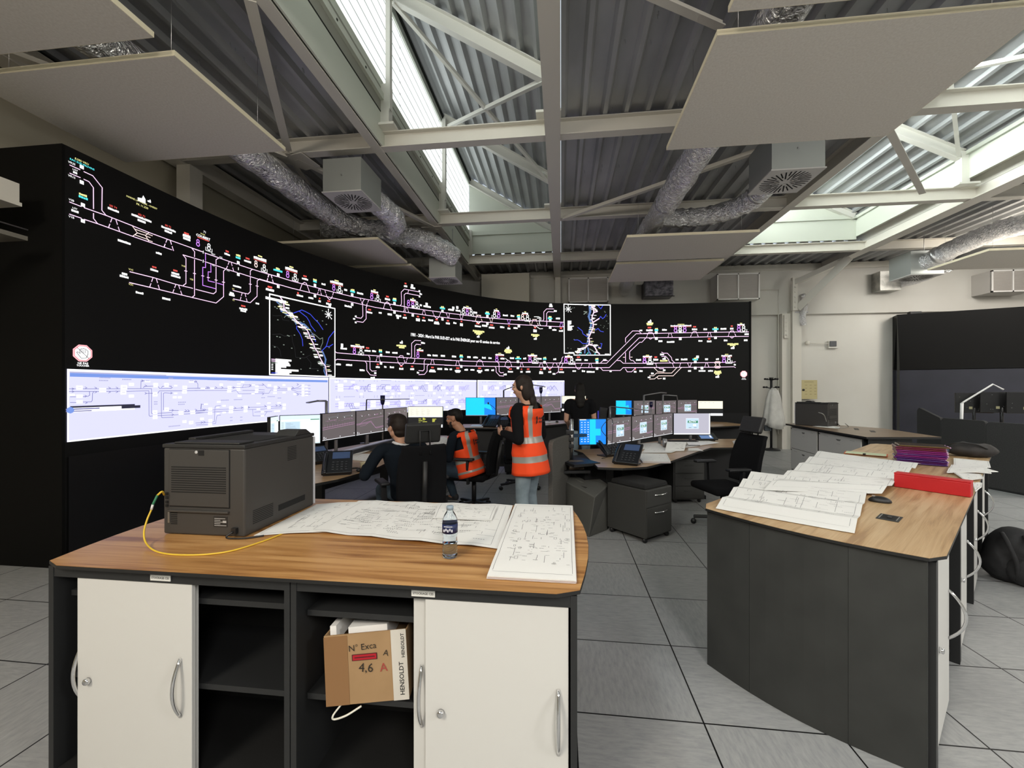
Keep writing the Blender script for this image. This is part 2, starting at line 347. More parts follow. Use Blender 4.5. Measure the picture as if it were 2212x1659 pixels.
# ---------------- curved video wall ----------------
ZT=3.736
_ctl=[(-4.35,3.19),(-4.32,4.0),(-4.27,4.75),(-4.13,5.65),(-3.68,7.0),(-2.893,8.343),(-1.863,9.55),(-.95,10.2),(0.035,10.565),(1.262,10.80),(2.6,10.93),(4.63,10.93)]
def catmull(P,n=14):
    out=[]; P=[Vector((p[0],p[1])) for p in P]
    for i in range(len(P)-1):
        a=P[i-1] if i else P[0]*2-P[1]; b=P[i]; c=P[i+1]; d=P[i+2] if i+2<len(P) else P[-1]*2-P[-2]
        for k in range(n):
            t=k/n; out.append(.5*((2*b)+(c-a)*t+(2*a-5*b+4*c-d)*t*t+(3*b-a-3*c+d)*t**3))
    out.append(P[-1]); return out
WP=catmull(_ctl); WS=[0]
for i in range(1,len(WP)): WS.append(WS[-1]+(WP[i]-WP[i-1]).length)
def wpt(s,z,off=0):
    s=max(0,min(WS[-1],s)); lo,hi=0,len(WS)-1
    while hi-lo>1:
        m=(lo+hi)//2
        if WS[m]<=s: lo=m
        else: hi=m
    t=(s-WS[lo])/(WS[hi]-WS[lo]); p=WP[lo].lerp(WP[hi],t)
    a=(WP[min(lo+1,len(WP)-1)]-WP[max(lo,0)]); b=(WP[min(lo+2,len(WP)-1)]-WP[max(lo+1,0)]) if lo+2<len(WP) else a
    d=(a.normalized()*(1-t)+b.normalized()*t).normalized(); nrm=Vector((d.y,-d.x))
    return Vector((p.x+nrm.x*off,p.y+nrm.y*off,z))
def whit(px,py):
    dx,dy,dz=_ray(px,py)
    best=None
    for i in range(len(WP)-1):
        a,b=WP[i],WP[i+1]; e=b-a; den=dx*e.y-dy*e.x
        if abs(den)<1e-9: continue
        t=(a.x*e.y-a.y*e.x)/den; u=(a.x*dy-a.y*dx)/den
        if -.02<=u<=1.02 and t>0 and (best is None or t<best[2]): best=(WS[i]+u*(WS[i+1]-WS[i]),H+dz*t,t)
    if best is None:
        return (0,H+dz*3.7,3.7) if px<200 else (WS[-1],H+dz*11,11)
    return best
def lw(t): return .0034+.0009*t
class WM(MB):
    """shapes drawn on the display, in metres along the wall (s) and height (z)"""
    off=.004
    def rect(s,s0,z0,s1,z1):
        n=max(1,int(abs(s1-s0)/.12)); 
        vs=[];
        for i in range(n+1):
            q=s0+(s1-s0)*i/n; vs+= [wpt(q,z0,s.off),wpt(q,z1,s.off)]
        return s.add(vs,[(2*i,2*i+2,2*i+3,2*i+1) for i in range(n)])
    def stroke(s,pts,w):
        for (a,b),(c,d) in zip(pts[:-1],pts[1:]):
            L=math.hypot(c-a,d-b)
            if L<1e-5: continue
            ux,uz=(c-a)/L,(d-b)/L; nx,nz=-uz*w/2,ux*w/2; e=w*.35
            n=max(1,int(abs(c-a)/.15)); vs=[]
            for i in range(n+1):
                t=-e+(L+2*e)*i/n; q,z=a+ux*t,b+uz*t; vs+= [wpt(q+nx,z+nz,s.off),wpt(q-nx,z-nz,s.off)]
            s.add(vs,[(2*i,2*i+1,2*i+3,2*i+2) for i in range(n)])
        return s
    def poly(s,pts):
        s.add([wpt(a,b,s.off) for a,b in pts],[tuple(range(len(pts)))]); return s
    def text(s,body,cs,cz,width=None,height=None,bold=False):
        vs,fs,w,h=text_mesh(body,1.0,bold)
        sx=(width/w) if width else None; sy=(height/h) if height else None
        sx=sx or sy; sy=sy or sx
        s.add([wpt(cs+v.x*sx,cz+v.y*sy,s.off) for v in vs],fs); return s
C_P=glow('led_pink',(1,.62,.95,1),1.25); C_O=glow('led_salmon',(1,.70,.66,1),1.25); C_W=glow('led_white',(1,1,1,1),1.25); C_R=glow('led_red',(1,.12,.10,1),.9)
C_C=glow('led_cyan',(.1,.85,.9,1),.95); C_Y=glow('led_yellow',(.95,.9,.35,1),1.0); C_V=glow('led_violet',(.62,.25,1,1),1.1); C_B=glow('led_blue',(.05,.08,.8,1),.9)
C_S=glow('led_steel',(.12,.22,.5,1),.8); C_G=glow('led_greygreen',(.35,.42,.36,1),.6); C_D=glow('led_dim',(.012,.013,.015,1),1)
CM=[C_P,C_O,C_W,C_R,C_C,C_Y,C_V,C_B,C_S,C_G,C_D]
PK,SA,WH,RE,CY,YE,VI,BL,SB,GG,DM=range(11)
vb=mat('led_wall_black',(.0022,.0022,.0022,1),.55,spec=.25)
vk=mat('video_wall_case',(.0028,.0027,.0025,1),.7,spec=.15)
VW=thing('video_wall','long curved black video wall showing railway track diagrams','video wall')
m=MB(); N=len(WP)
pts=[(wpt(s,0,0).x,wpt(s,0,0).y) for s in WS]; back=[(wpt(s,0,-.5).x,wpt(s,0,-.5).y) for s in WS]
vs=[];fs=[]
for (a,c) in zip(pts,back): vs+=[(a[0],a[1],0),(a[0],a[1],ZT),(c[0],c[1],ZT),(c[0],c[1],0)]
for i in range(N-1):
    o=4*i; fs+=[(o,o+4,o+5,o+1),(o+1,o+5,o+6,o+2),(o+2,o+6,o+7,o+3)]
fs+=[(0,1,2,3),(4*N-1,4*N-2,4*N-3,4*N-4)]
m.add(vs,fs); m.build('display_wall',vb,VW)
MB().box((-5.02,3.17,0),(-4.352,3.7,ZT)).build('side_panel',vk,VW)
q=wpt(WS[-1],0); MB().box((q.x,q.y-.01,0),(q.x+.04,q.y+.5,ZT+.01)).build('side_panel',vk,VW)
# low plinth panels under the picture area, in a slightly different black
m=WM(); m.off=.012; m.rect(0.02,0,WS[-1]-.02,.98); m.build('lower_cover',mat('lower_cover_black',(.0035,.0035,.0042,1),.4,spec=.4),VW)
D=WM(); LBL=WM()
class Reg:
    def __init__(s,x0,y0,sc): s.x0,s.y0,s.sc=x0,y0,sc
    def P(s,u,v): return whit(s.x0+u/s.sc,s.y0+v/s.sc)
    def L(s,c,*lines,k=1.0):
        D.m=c
        for ln in lines:
            q=[s.P(*p) for p in ln]; t=sum(a[2] for a in q)/len(q); D.stroke([(a[0],a[1]) for a in q],lw(t)*k)
    def DS(s,c,*lines):
        D.m=c
        for ln in lines:
            q=[s.P(*p) for p in ln]; t=q[0][2]
            for a,b in zip(q[:-1],q[1:]):
                for f0,f1 in ((0,.38),(.6,1)):
                    D.stroke([(a[0]+(b[0]-a[0])*f0,a[1]+(b[1]-a[1])*f0),(a[0]+(b[0]-a[0])*f1,a[1]+(b[1]-a[1])*f1)],lw(t)*.9)
    def SQ(s,*p):
        LBL.m=WH
        for u,v in p:
            a,b,t=s.P(u,v); r=.0028*t+.008; LBL.rect(a-r*.85,b-r*.85,a+r*.85,b+r*.85)
    def B(s,c,*items,h=None):
        """station names too small to read: bars of letter-like blocks"""
        LBL.m=c
        for it in items:
            u,v,w=it[:3]; hh=it[3] if len(it)>3 else None
            a,b,t=s.P(u,v); s0,_,_=s.P(u-w/2,v); s1,_,_=s.P(u+w/2,v); W=abs(s1-s0); hm=(hh/s.sc*t/900) if hh else .0036*t+.006
            if hh: hm*=.8
            n=max(2,int(W/(hm*.75))); rr=random.Random(int(u*7+v)); x=a-W/2; cw=W/n
            for k in range(n):
                g=rr.choice((.8,1,1,.9)); LBL.rect(x+cw*.04,b-hm/2,x+cw*.9,b-hm/2+hm*g); x+=cw
    def RB(s,*items):
        """small red line above each white name"""
        for it in items:
            u,v,w=it[:3]; s.B(WH,it); a,b,t=s.P(u,v); LBL.m=RE; hm=.0042*t+.006; W=abs(s.P(u+w*.28,v)[0]-s.P(u-w*.28,v)[0])
            n=4; x=a-W/2
            for k in range(n): LBL.rect(x+W/n*k+W*.02,b+hm*.95,x+W/n*(k+.8),b+hm*1.65)
    def ST(s,*items):
        """station titles with a yellow distance above and red rule below"""
        for u,v,w,h in items:
            s.B(WH,(u,v,w,h)); a,b,t=s.P(u,v); hm=h/s.sc*t/900; W=abs(s.P(u+w/2,v)[0]-s.P(u-w/2,v)[0])
            LBL.m=RE; LBL.rect(a-W/2,b-hm*.72,a+W/2,b-hm*.60); LBL.m=YE; LBL.rect(a-W*.16,b+hm*.6,a+W*.16,b+hm*.95)
    def IC(s,c,*p,br=True):
        """signal symbol: two stacked rings, some standing in a bracket"""
        D.m=c
        for u,v in p:
            a,b,t=s.P(u,v); r=.0036*t+.006
            for dz,rr in ((r*.8,r*.75),(-r*.75,r*.95)):
                q=[(a+rr*math.cos(math.pi*k/5)*.85,b+dz+rr*math.sin(math.pi*k/5)) for k in range(11)]; D.stroke(q,r*.38)
            if c==WH and br: D.stroke([(a-r*1.7,b-r*.6),(a-r*1.7,b-r*2.2),(a+r*1.7,b-r*2.2),(a+r*1.7,b-r*.6)],r*.25)
    def T(s,c,body,u,v,w,bold=False):
        a,b,t=s.P(u,v); W=abs(s.P(u+w/2,v)[0]-s.P(u-w/2,v)[0]); LBL.m=c; LBL.text(body,a,b,width=W,bold=bold)
    def CA(s,u,v,w=60):
        """small factory-like pictogram"""
        a,b,t=s.P(u,v); k=w/s.sc*t/900/2; LBL.m=WH
        LBL.poly([(a-k,b-k*.8),(a+k*.7,b-k*.8),(a+k*.7,b+k*.2),(a+k*.2,b+k*.9),(a-k*.1,b+k*.1),(a-k,b-k*.1)])
A=Reg(140,320,7.373)
A.L(PK,[(300,375),(440,440),(590,630),(585,990),(655,1075)],[(300,497),(380,535),(450,630),(452,965)],[(452,1040),(452,1120),(515,1200)],[(75,270),(235,343)],[(75,400),(240,470)],
 [(70,858),(255,930)],[(305,950),(660,1075),(1080,1240),(1340,1345),(1640,1455),(2190,1650)],[(70,1052),(255,1115)],[(305,1135),(520,1205),(870,1330),(1090,1410),(1700,1620)])
A.DS(PK,[(745,1120),(690,1270)],[(810,1145),(870,1330)],[(1625,1450),(1575,1580)],[(1675,1465),(1725,1630)])
A.L(SA,[(1075,1245),(1150,1350),(1280,1390),(1330,1480)],[(1080,1400),(1150,1350)],[(1340,1345),(1280,1390)],[(1110,1290),(1310,1360)],[(1110,1380),(1330,1460)],[(1330,1375),(1390,1395)],[(1300,1405),(1355,1425)],[(1330,1470),(1390,1490)],k=.85)
A.SQ((265,300),(265,545),(283,905),(283,1160))
A.T(YE,'8,580 VRS1',270,215,220); A.T(CY,'RAC SUD PROVINS',275,260,390,True); A.T(WH,'VR2S',105,240,115); A.T(WH,'LGV',160,350,80); A.T(WH,'VR1S',105,455,115)
A.B(WH,(160,390,70)); A.B(YE,(285,745,130)); A.B(CY,(290,790,150)); A.T(WH,'V2B',100,830,85); A.T(WH,'LGV',155,960,75); A.B(WH,(158,1005,120)); A.T(WH,'V1B',100,1100,90)
A.T(RE,'SEI 74',765,935,120); A.B(WH,(770,985,180)); A.T(YE,'MARNE LA VALLEE - CHESSY',1230,870,490); A.T(YE,'PK 11,220',1230,925,185)
A.T(RE,'SEI 73',1220,1075,110); A.B(WH,(1220,1115,320),(1220,1165,130),(1650,1290,230),(1645,1335,120),(1940,1395,115),(1940,1450,115),(945,1495,205)); A.T(RE,'SEI 72',1640,1245,95); A.T(RE,'SEI 71',1935,1365,80)
A.CA(1230,810,140); A.CA(1345,840,60)
B=Reg(240,500,6.1444)
B.L(PK,[(1065,220),(1200,268)],[(1240,285),(1570,400),(1670,434)],[(1700,445),(2200,600)],[(950,310),(1200,385)],[(1240,400),(1520,497),(1670,545)],[(1700,553),(2200,705)],
 [(1065,220),(1105,270),(1103,335)],[(1103,375),(1103,850),(1070,875)],[(1010,330),(950,310),(990,360),(990,690),(955,715)],
 [(245,535),(550,610),(850,700),(1080,755)],[(1120,768),(1355,828),(1390,800),(1390,470)],[(1390,435),(1390,375),(1430,350)],
 [(240,678),(505,740),(815,815),(1075,877),(1390,950),(1490,865),(1490,525),(1520,497)],[(1615,782),(1745,815),(1815,830),(1845,800),(1845,610)],[(1845,580),(1845,525),(1875,500)],[(1620,895),(1845,945),(1935,860),(1937,655),(1970,630)])
B.L(VI,[(1248,285),(1250,385)],[(1250,415),(1250,480),(1213,475),(1213,715),(1385,760)],[(1320,430),(1322,540),(1285,535),(1285,655),(1370,675)],[(1405,685),(1490,710)])
B.L(PK,*[[(u-16,v-3),(u+16,v+3)] for u,v in ((988,525),(1103,558),(1213,590),(1287,612),(1390,645),(1488,673),(1845,700),(1935,725))])
B.L(WH,[(1220,260),(1218,290)],[(1220,378),(1218,410)],[(1687,480),(1687,510)])
B.DS(PK,[(740,105),(695,210)],[(780,120),(825,255)],[(550,620),(508,738)],[(597,630),(638,765)],[(855,705),(815,812)],[(893,715),(937,840)],[(1735,820),(1712,905)],[(1775,825),(1803,935)],[(1565,400),(1525,500)],[(1590,410),(1625,530)],[(2095,570),(2065,665)],[(2120,580),(2150,680)])
B.SQ((1685,415),(1685,570))
B.RB((1000,68,105),(570,515,105),(850,560,105),(1538,303,75),(1810,398,95),(1752,1028,105),(2105,778,110))
B.B(WH,(1000,102,95),(170,140,170),(630,290,80),(855,597,125),(375,815,105),(730,895,110),(175,565,75),(170,600,120),(1670,730,110),(1600,820,55),(1600,845,75),(1940,955,50),(1752,1055,75))
B.T(WH,'COUBERT',1220,78,185,True); LBL.m=RE; a,b_,t=B.P(1222,100); LBL.rect(a-.075,b_-.008,a+.075,b_); B.T(YE,'34,201',1215,38,60); B.T(WH,'71',1240,10,28)
B.ST((1975,365,170,46)); B.T(YE,'V1C',260,508,62); B.T(YE,'V2C',260,705,62); B.T(YE,'V1B',955,460,48); B.T(YE,'V2B',1065,637,45); B.T(YE,'V1',1618,765,26); B.T(YE,'V2',1620,912,26); B.T(WH,'VB2C',1352,303,55); B.T(WH,'V2C',1455,345,42); B.T(WH,'VB1C',1357,455,40); B.T(WH,'V1C',1550,522,38)
B.B(YE,(1685,318,60)); B.B(CY,(1683,350,65)); B.IC(VI,(1150,150)); B.IC(WH,(1295,205),(2030,480)); B.IC(SA,(1920,430))
C=Reg(560,560,7.373)
C.L(PK,[(0,195),(300,280),(510,345),(880,445),(1480,595),(1840,665),(2212,740)],[(0,315),(300,400),(510,460),(880,550),(1480,685),(1840,765),(2212,830)],
 [(645,490),(680,395),(715,368),(750,385),(800,530)],[(1075,600),(1115,645),(1150,620)],[(1670,640),(1645,680),(1645,715)],[(1645,735),(1648,905),(1620,940),(1550,930)],[(1720,740),(1700,765),(1700,950),(1650,1005),(1550,990)],[(2000,700),(2030,680),(2070,705)])
C.DS(PK,[(145,250),(120,345)],[(190,255),(222,375)],[(950,470),(925,560)],[(965,475),(990,575)],[(1045,500),(1075,600)],[(1150,620),(1180,530)],[(1605,625),(1640,715)],[(1740,655),(1705,740)],[(1975,785),(2000,700)],[(2070,705),(2110,805)])
C.SQ((300,250),(300,435),(885,415),(885,585),(1478,565),(1478,720),(2152,705),(2152,845))
C.B(CY,(295,182,145),(885,355,58),(1485,515,78),(2152,655,62)); C.B(YE,(295,152,62),(885,330,58),(1485,490,60),(2155,632,55))
C.ST((510,165,195,52),(1230,378,205,46),(1835,520,115,40)); C.IC(VI,(450,240),(1185,445),(1790,585)); C.IC(WH,(570,280),(1278,470),(1887,610))
C.RB((727,315,100),(2040,637,80),(170,487,130),(960,670,40),(1105,712,85),(1755,847,90)); C.B(WH,(1022,398,65),(1375,490,50),(1605,545,100),(645,580,105),(820,617,80),(1415,750,115),(1925,852,50),(2078,880,70),(1510,950,35,30),(1535,910,30),(1535,1005,30))
C.B(RE,(615,540,26,36)); C.SQ((1120,742))
E_=Reg(820,590,9.2167); 
E_.L(PK,[(0,580),(405,650),(660,700),(1250,780),(1750,845),(2212,895)],[(0,695),(480,775),(660,800),(1250,880),(1750,940),(2212,985)],[(105,610),(145,570),(185,600)],[(1090,860),(1140,910),(1180,870)])
E_.L(PK,[(400,650),(430,625),(435,545),(428,380),(490,318),(790,375)],[(470,770),(490,735),(488,430),(525,400),(790,450)])
E_.DS(PK,[(575,345),(560,400)],[(75,700),(105,610)],[(185,600),(240,735)],[(525,680),(505,780)],[(550,690),(578,785)],[(870,740),(845,825)],[(890,745),(918,840)],[(1055,770),(1090,860)],[(1180,870),(1215,785)],[(1325,800),(1360,890)],[(1390,810),(1375,890)],[(1595,830),(1620,920)],[(1660,845),(1635,925)])
E_.L(SA,[(1930,860),(1965,835),(2000,850)],[(1920,833),(2015,843)]); E_.L(WH,[(1920,960),(1965,1000),(2010,965)],k=1.6); E_.DS(SA,[(1905,950),(1930,860)],[(2000,850),(2040,960)])
E_.SQ((295,608),(295,780),(658,670),(658,838),(1250,757),(1250,917),(2145,857),(2145,1005),(645,250),(935,618),(360,883),(1465,695),(1545,685))
E_.B(CY,(295,538,78),(1250,700,105),(2145,805,88)); E_.B(YE,(298,512,65),(1250,676,60),(2145,782,60))
E_.ST((663,540,112,44),(1745,692,160,38)); E_.IC(VI,(573,595),(658,610),(1742,765)); E_.IC(WH,(740,625),(1665,755),(1820,775))
E_.RB((155,522,105),(515,260,68),(500,888,80),(762,918,82),(878,942,72),(1133,980,85),(1358,1002,82),(1628,1015,60),(1955,1058,122)); 
E_.B(WH,(660,297,95),(790,360,32),(818,415,50),(793,465,32),(820,640,45),(945,667,150),(1420,730,115),(1560,747,95),(1900,787,80),(200,820,90),(375,850,108),(762,940,80),(1015,938,100),(1135,1003,108),(1498,993,65),(1628,1037,60),(2090,1048,105))
E_.B(YE,(1970,1158,230),(1965,1187,160),(1965,1212,95)); E_.CA(1965,1255,70)
G=Reg(1020,630,10.0545)
G.L(PK,[(0,535),(330,570),(530,585),(1010,620),(1530,640),(1990,665)],[(0,640),(330,665),(530,685),(1010,715),(1490,740),(1990,765)],[(1530,640),(1555,600),(1555,440),(1615,375),(1770,375)],[(1600,740),(1620,715),(1615,475),(1650,435),(1770,440)])
G.L(WH,[(1490,640),(1490,570),(1440,545),(1345,545)],[(1490,740),(1460,700),(1460,575),(1410,575)],[(1400,760),(1470,810),(1530,805)]); G.L(SA,[(1330,605),(1380,605)],[(1330,740),(1365,770),(1400,745)],[(1310,605),(1400,608)])
G.DS(SA,[(375,575),(405,665)],[(445,585),(425,665)],[(1235,635),(1265,730)],[(1310,640),(1285,735)],[(1305,640),(1330,605)],[(1380,605),(1440,740)]); G.DS(VI,[(760,605),(790,700)],[(830,615),(805,700)],[(1925,670),(1900,755)],[(1945,670),(1970,755)])
G.SQ((328,535),(328,695),(1012,590),(1012,748),(1693,628),(1693,778),(1705,290))
G.B(CY,(330,478,103),(1005,540,78),(1692,578,97)); G.B(YE,(330,452,65),(1005,515,65),(1692,552,62)); G.ST((525,412,112,44),(1150,472,128,42)); G.IC(WH,(482,495),(1200,560)); G.IC(VI,(575,500)); G.IC(SA,(1093,550))
G.B(WH,(62,455,90),(720,515,110),(873,527,82),(1862,583,92),(1708,318,82),(1805,420,65),(272,743,115),(652,772,95),(942,790,92),(1365,862,80),(1785,830,92)); G.RB((422,782,125),(798,800,65),(1365,840,80),(1928,852,90))
G.B(YE,(1370,940,180),(1370,964,112),(780,1267,140),(780,1294,170),(780,1320,112)); G.CA(1375,1012,80); G.CA(780,1215,85)
F_=Reg(715,710,8.5077)
F_.L(PK,[(80,425),(105,443),(485,475),(910,503),(1640,550),(2212,578)],[(80,580),(110,562),(485,588),(910,612),(1640,647),(2212,672)],[(690,500),(712,530),(714,580)],[(714,600),(716,745),(750,780),(830,775)],[(625,600),(655,640),(657,770),(720,850),(830,860)],
 [(1460,535),(1480,510),(1480,270),(1540,215),(1650,220)],[(1500,640),(1535,600),(1537,560)],[(1537,520),(1537,320),(1565,285),(1650,295)],[(1730,565),(1710,595),(1712,745),(1690,775),(1610,770)],[(1790,660),(1765,690),(1765,780),(1715,840),(1610,845)],[(1235,630),(1285,680),(1330,650)],[(1245,520),(1270,495),(1320,500)])
F_.DS(PK,[(850,505),(825,600)],[(875,510),(905,610)],[(1205,530),(1235,630)],[(1320,500),(1360,635)],[(1400,540),(1375,635)],[(1850,565),(1830,655)],[(1875,570),(1897,655)])
F_.SQ((917,488),(917,635),(200,315),(200,300)); F_.B(WH,(232,365,120),(790,413,75),(1042,433,75),(1172,443,100),(1418,460,55),(1803,487,70),(1912,493,95),(2055,500,80),(135,655,90),(330,667,115),(570,763,95),(812,817,42),(997,702,45),(1118,708,80),(1597,808,42),(1997,740,90),(2117,743,65),(765,900,80),(1690,262,75),(1863,785,122))
F_.RB((670,405,112),(858,705,75),(1290,738,80),(1490,743,75),(1863,762,90)); F_.B(CY,(908,420,62)); F_.B(YE,(908,398,60),(1290,313,180),(1298,345,105)); F_.ST((485,325,250,42),(1635,395,122,38)); F_.IC(VI,(428,400),(1595,475)); F_.IC(WH,(548,410)); F_.CA(1295,245,75)
K=Reg(960,730,7.9)
K.L(PK,[(0,378),(285,392),(950,410),(1505,420),(2212,432)],[(0,465),(285,475),(950,488),(1505,495),(2212,503)],[(560,400),(600,372),(640,395)],[(1045,420),(1080,380),(1120,400)],[(1050,490),(1085,518),(1120,490)],[(1770,510),(1800,525),(1835,505)],[(905,412),(930,440),(932,570),(960,595),(1010,590)],[(860,488),(880,515),(882,580),(940,645),(1010,650)],[(1960,430),(2000,400),(2005,345),(2025,320)],[(1950,505),(1945,575),(1910,605)])
K.L(WH,[(1040,350),(1085,385)]); K.DS(PK,[(210,392),(192,465)],[(235,392),(260,468)],[(540,475),(560,400)],[(640,395),(665,475)],[(1030,488),(1045,420)],[(1120,400),(1150,488)],[(1308,425),(1290,490)],[(1325,425),(1348,492)],[(1640,430),(1615,495)],[(1660,430),(1685,497)],[(1735,430),(1770,510)],[(1835,505),(1860,435)],[(1910,435),(1940,500)],[(1975,430),(1940,505)],[(2025,435),(1995,500)])
K.SQ((287,375),(287,487),(1253,405),(1253,510),(1708,415),(1708,518)); K.B(CY,(287,320,66),(1260,350,102),(1712,358,62)); K.B(YE,(287,300,50),(1258,330,50),(1712,338,50))
K.B(WH,(163,317,75),(417,327,60),(530,332,82),(672,338,68),(777,343,57),(990,352,70),(1153,345,72),(1370,350,52),(1620,355,80),(1883,362,52),(30,533,60),(108,535,42),(370,543,62),(477,543,70),(722,548,72),(822,550,48),(1035,622,57),(1870,612,50),(227,578,75),(600,585,50),(1650,600,68))
K.ST((942,287,150,32),(1502,300,160,32),(2120,320,130,32)); K.IC(VI,(893,350),(1460,365),(2070,380)); K.IC(WH,(1547,370),(2172,385)); K.RB((227,560,102),(600,562,92),(1125,575,90),(1315,578,40),(1428,577,80),(1650,582,60),(1798,580,52),(1995,582,92))
Q=Reg(1210,645,10.367)
Q.L(PK,[(0,1448),(830,1448),(1040,1448),(1700,787),(1940,787),(2177,780)],[(0,1545),(1100,1545),(1770,878),(2177,878)],[(1820,785),(1755,725),(1620,725),(1462,885),(1462,980)],[(1462,1210),(1462,1425)],[(1920,880),(1830,978),(1780,978),(1555,1190),(1555,1350),(1590,1385),(1630,1385),(1690,1445)],
 [(900,1445),(955,1390),(1060,1390)],[(1280,1388),(1345,1388),(1410,1448),(2177,1448)],[(900,1548),(955,1610),(1345,1610),(1410,1545),(2177,1545)],[(1462,1575),(1500,1640),(1600,1640),(1690,1550)],[(360,1545),(400,1580),(440,1575)],[(1960,785),(1985,755),(2060,760),(2080,785)],[(1980,880),(2020,910),(2060,885)])
Q.L(SA,[(1410,1315),(1450,1315)],[(1575,1312),(1615,1312)]); Q.DS(PK,[(330,1455),(360,1545)],[(440,1575),(490,1460)],[(655,1460),(640,1540)],[(690,1460),(715,1540)],[(1960,790),(1935,870)],[(2085,790),(2110,870)])
Q.SQ((825,1430),(825,1565),(2150,760),(2150,895)); Q.ST((190,1303,175,42),(1955,1298,205,40)); Q.IC(VI,(128,1380),(1885,1385)); Q.IC(WH,(260,1385),(2010,1390)); Q.B(CY,(823,1375,75),(2150,700,70)); Q.B(YE,(823,1350,70))
Q.B(WH,(582,1375,80),(1000,1375,75),(315,1620,82),(522,1623,77),(683,1640,180),(1130,1625,50),(1810,1622,77),(1755,1373,117),(1808,710,65)); Q.RB((410,1370,128),(1680,1638,60),(2135,1370,88),(2000,710,148)); Q.CA(2010,508,95); Q.B(YE,(2010,555,152),(2005,580,125))
I=Reg(1390,680,9.2167)
I.L(PK,[(0,370),(250,370),(730,360),(1430,348),(2090,340)],[(0,460),(250,455),(730,450),(1430,437),(2090,430)],[(975,350),(1000,330),(1050,335)],[(1710,350),(1740,320),(1790,320)],[(1720,435),(1760,465),(1800,435)],[(0,962),(600,960),(1410,950),(1800,945),(1830,935)],[(0,1047),(700,1047),(1410,1043),(1800,1035),(1830,1050)],
 [(360,745),(400,765),(475,765),(555,850),(565,900),(620,955)],[(360,830),(440,825),(500,890),(505,925),(540,955)],[(290,1045),(330,1075),(400,1070)])
I.L(SA,[(1410,950),(1440,930),(1510,930),(1535,950),(1505,985),(1535,1040),(1510,1060),(1440,1060),(1410,1040),(1445,995),(1410,950)],[(1440,960),(1510,960)],[(1440,1025),(1510,1025)],[(210,1055),(285,1130),(410,1140)],[(665,1050),(560,1160),(260,1160),(200,1215),(120,1210)],[(755,1050),(590,1215),(300,1215),(270,1235),(220,1275),(120,1280)],[(270,1235),(290,1275),(360,1265)])
I.DS(PK,[(510,370),(485,450)],[(545,370),(575,450)],[(935,440),(975,350)],[(1050,335),(1090,435)],[(1295,355),(1275,430)],[(1325,355),(1350,430)],[(1685,425),(1710,350)],[(1790,320),(1840,425)],[(240,965),(265,1040)],[(575,965),(605,1040)],[(740,965),(715,1040)],[(880,965),(910,1040)],[(955,965),(925,1040)],[(1245,960),(1220,1035)],[(1270,960),(1300,1035)])
I.SQ((257,355),(257,470),(732,335),(732,478),(1433,330),(1433,455),(1030,938),(1030,1060),(1163,1060),(1075,838)); I.ST((745,218,415,36),(1940,195,145,32),(75,832,180,36),(1655,815,210,36)); I.B(CY,(258,303,78),(1432,285,125),(1030,888,112)); I.B(YE,(258,282,60),(1432,262,60),(1030,866,50))
I.IC(VI,(638,285),(820,283),(1897,265),(20,905),(1603,890)); I.IC(WH,(730,285),(1993,270),(128,905),(1700,890))
I.B(WH,(418,300,97),(1230,288,77),(1592,280,118),(2053,385,87),(337,525,82),(540,540,152),(1133,518,82),(1635,510,77),(2035,507,77),(668,890,62),(810,888,132),(1255,885,62),(1472,882,62),(1818,992,42),(917,1117,62),(1165,1115,138),(1335,1115,100),(370,790,82),(178,1168,55),(112,1243,57),(412,1102,52),(412,1270,52)); I.RB((118,305,128),(1017,290,108),(1757,277,72),(1308,530,92),(245,893,102))
I.B(YE,(1478,1128,132),(1478,1153,150),(1475,1178,92),(1780,583,222),(1775,605,112),(125,172,132),(125,193,102),(405,915,152)); I.CA(1475,1222,80); I.CA(1780,648,80); I.CA(130,125,75); I.CA(415,865,75)
# the message in the middle
a0=whit(887,725); a1=whit(1079,739); LBL.m=WH; LBL.text('1981 - 2024 : Merci le PAR SUD-EST et le PAR \u00c9NERGIE pour ses 43 ann\u00e9es de service',(a0[0]+a1[0])/2,(a0[1]+a1[1])/2,width=a1[0]-a0[0],height=.105,bold=True)
D.build('track_diagram',CM,VW); LBL.off=.005; LBL.build('station_lettering',CM,VW)
# do-not-touch signs
def notouch(u,z,r,full):
    W=WM(); W.off=.004; oc=lambda k:[(u+k*math.cos(math.pi/8+math.pi/4*i),z+k*math.sin(math.pi/8+math.pi/4*i)) for i in range(8)]
    W.m=0; W.poly(oc(r)); W.off=.006; W.m=2; q=oc(r*.88); W.stroke(q+[q[0]],r*.04)
    W.m=1; W.off=.007; W.poly(oc(r*.8)); W.off=.009
    W.m=3; hand=[(-.2,-.55),(-.62,.05),(-.52,.12),(-.3,-.05),(-.32,.4),(-.2,.42),(-.14,.5),(-.02,.48),(.06,.55),(.16,.46),(.26,.46),(.36,.34),(.46,.28),(.45,-.1),(.3,-.5),(-.2,-.55)]
    W.stroke([(u+a*r,z+b*r) for a,b in hand],r*.06)
    for x0 in (-.12,.05,.22): W.stroke([(u+x0*r,z+.38*r),(u+x0*r,z+.02*r)],r*.05)
    W.stroke([(u-.55*r,z+.55*r),(u+.55*r,z-.55*r)],r*.06)
    W.m=1; W.off=.006
    if full: W.text('NE PAS',u,z-r*1.14,width=r*1.0,bold=True); W.text('TOUCHER',u,z-r*1.40,width=r*1.2,bold=True)
    else: W.text('NE PAS',u,z-r*1.25,width=r*.9,bold=True); W.text('TOUCHER',u,z-r*1.55,width=r*1.3,bold=True)
    W.build('no_touch_sign',[glow('sign_red',(1,.45,.5,1),1.1),C_W,C_R,glow('sign_grey',(.03,.03,.04,1),1)],VW)
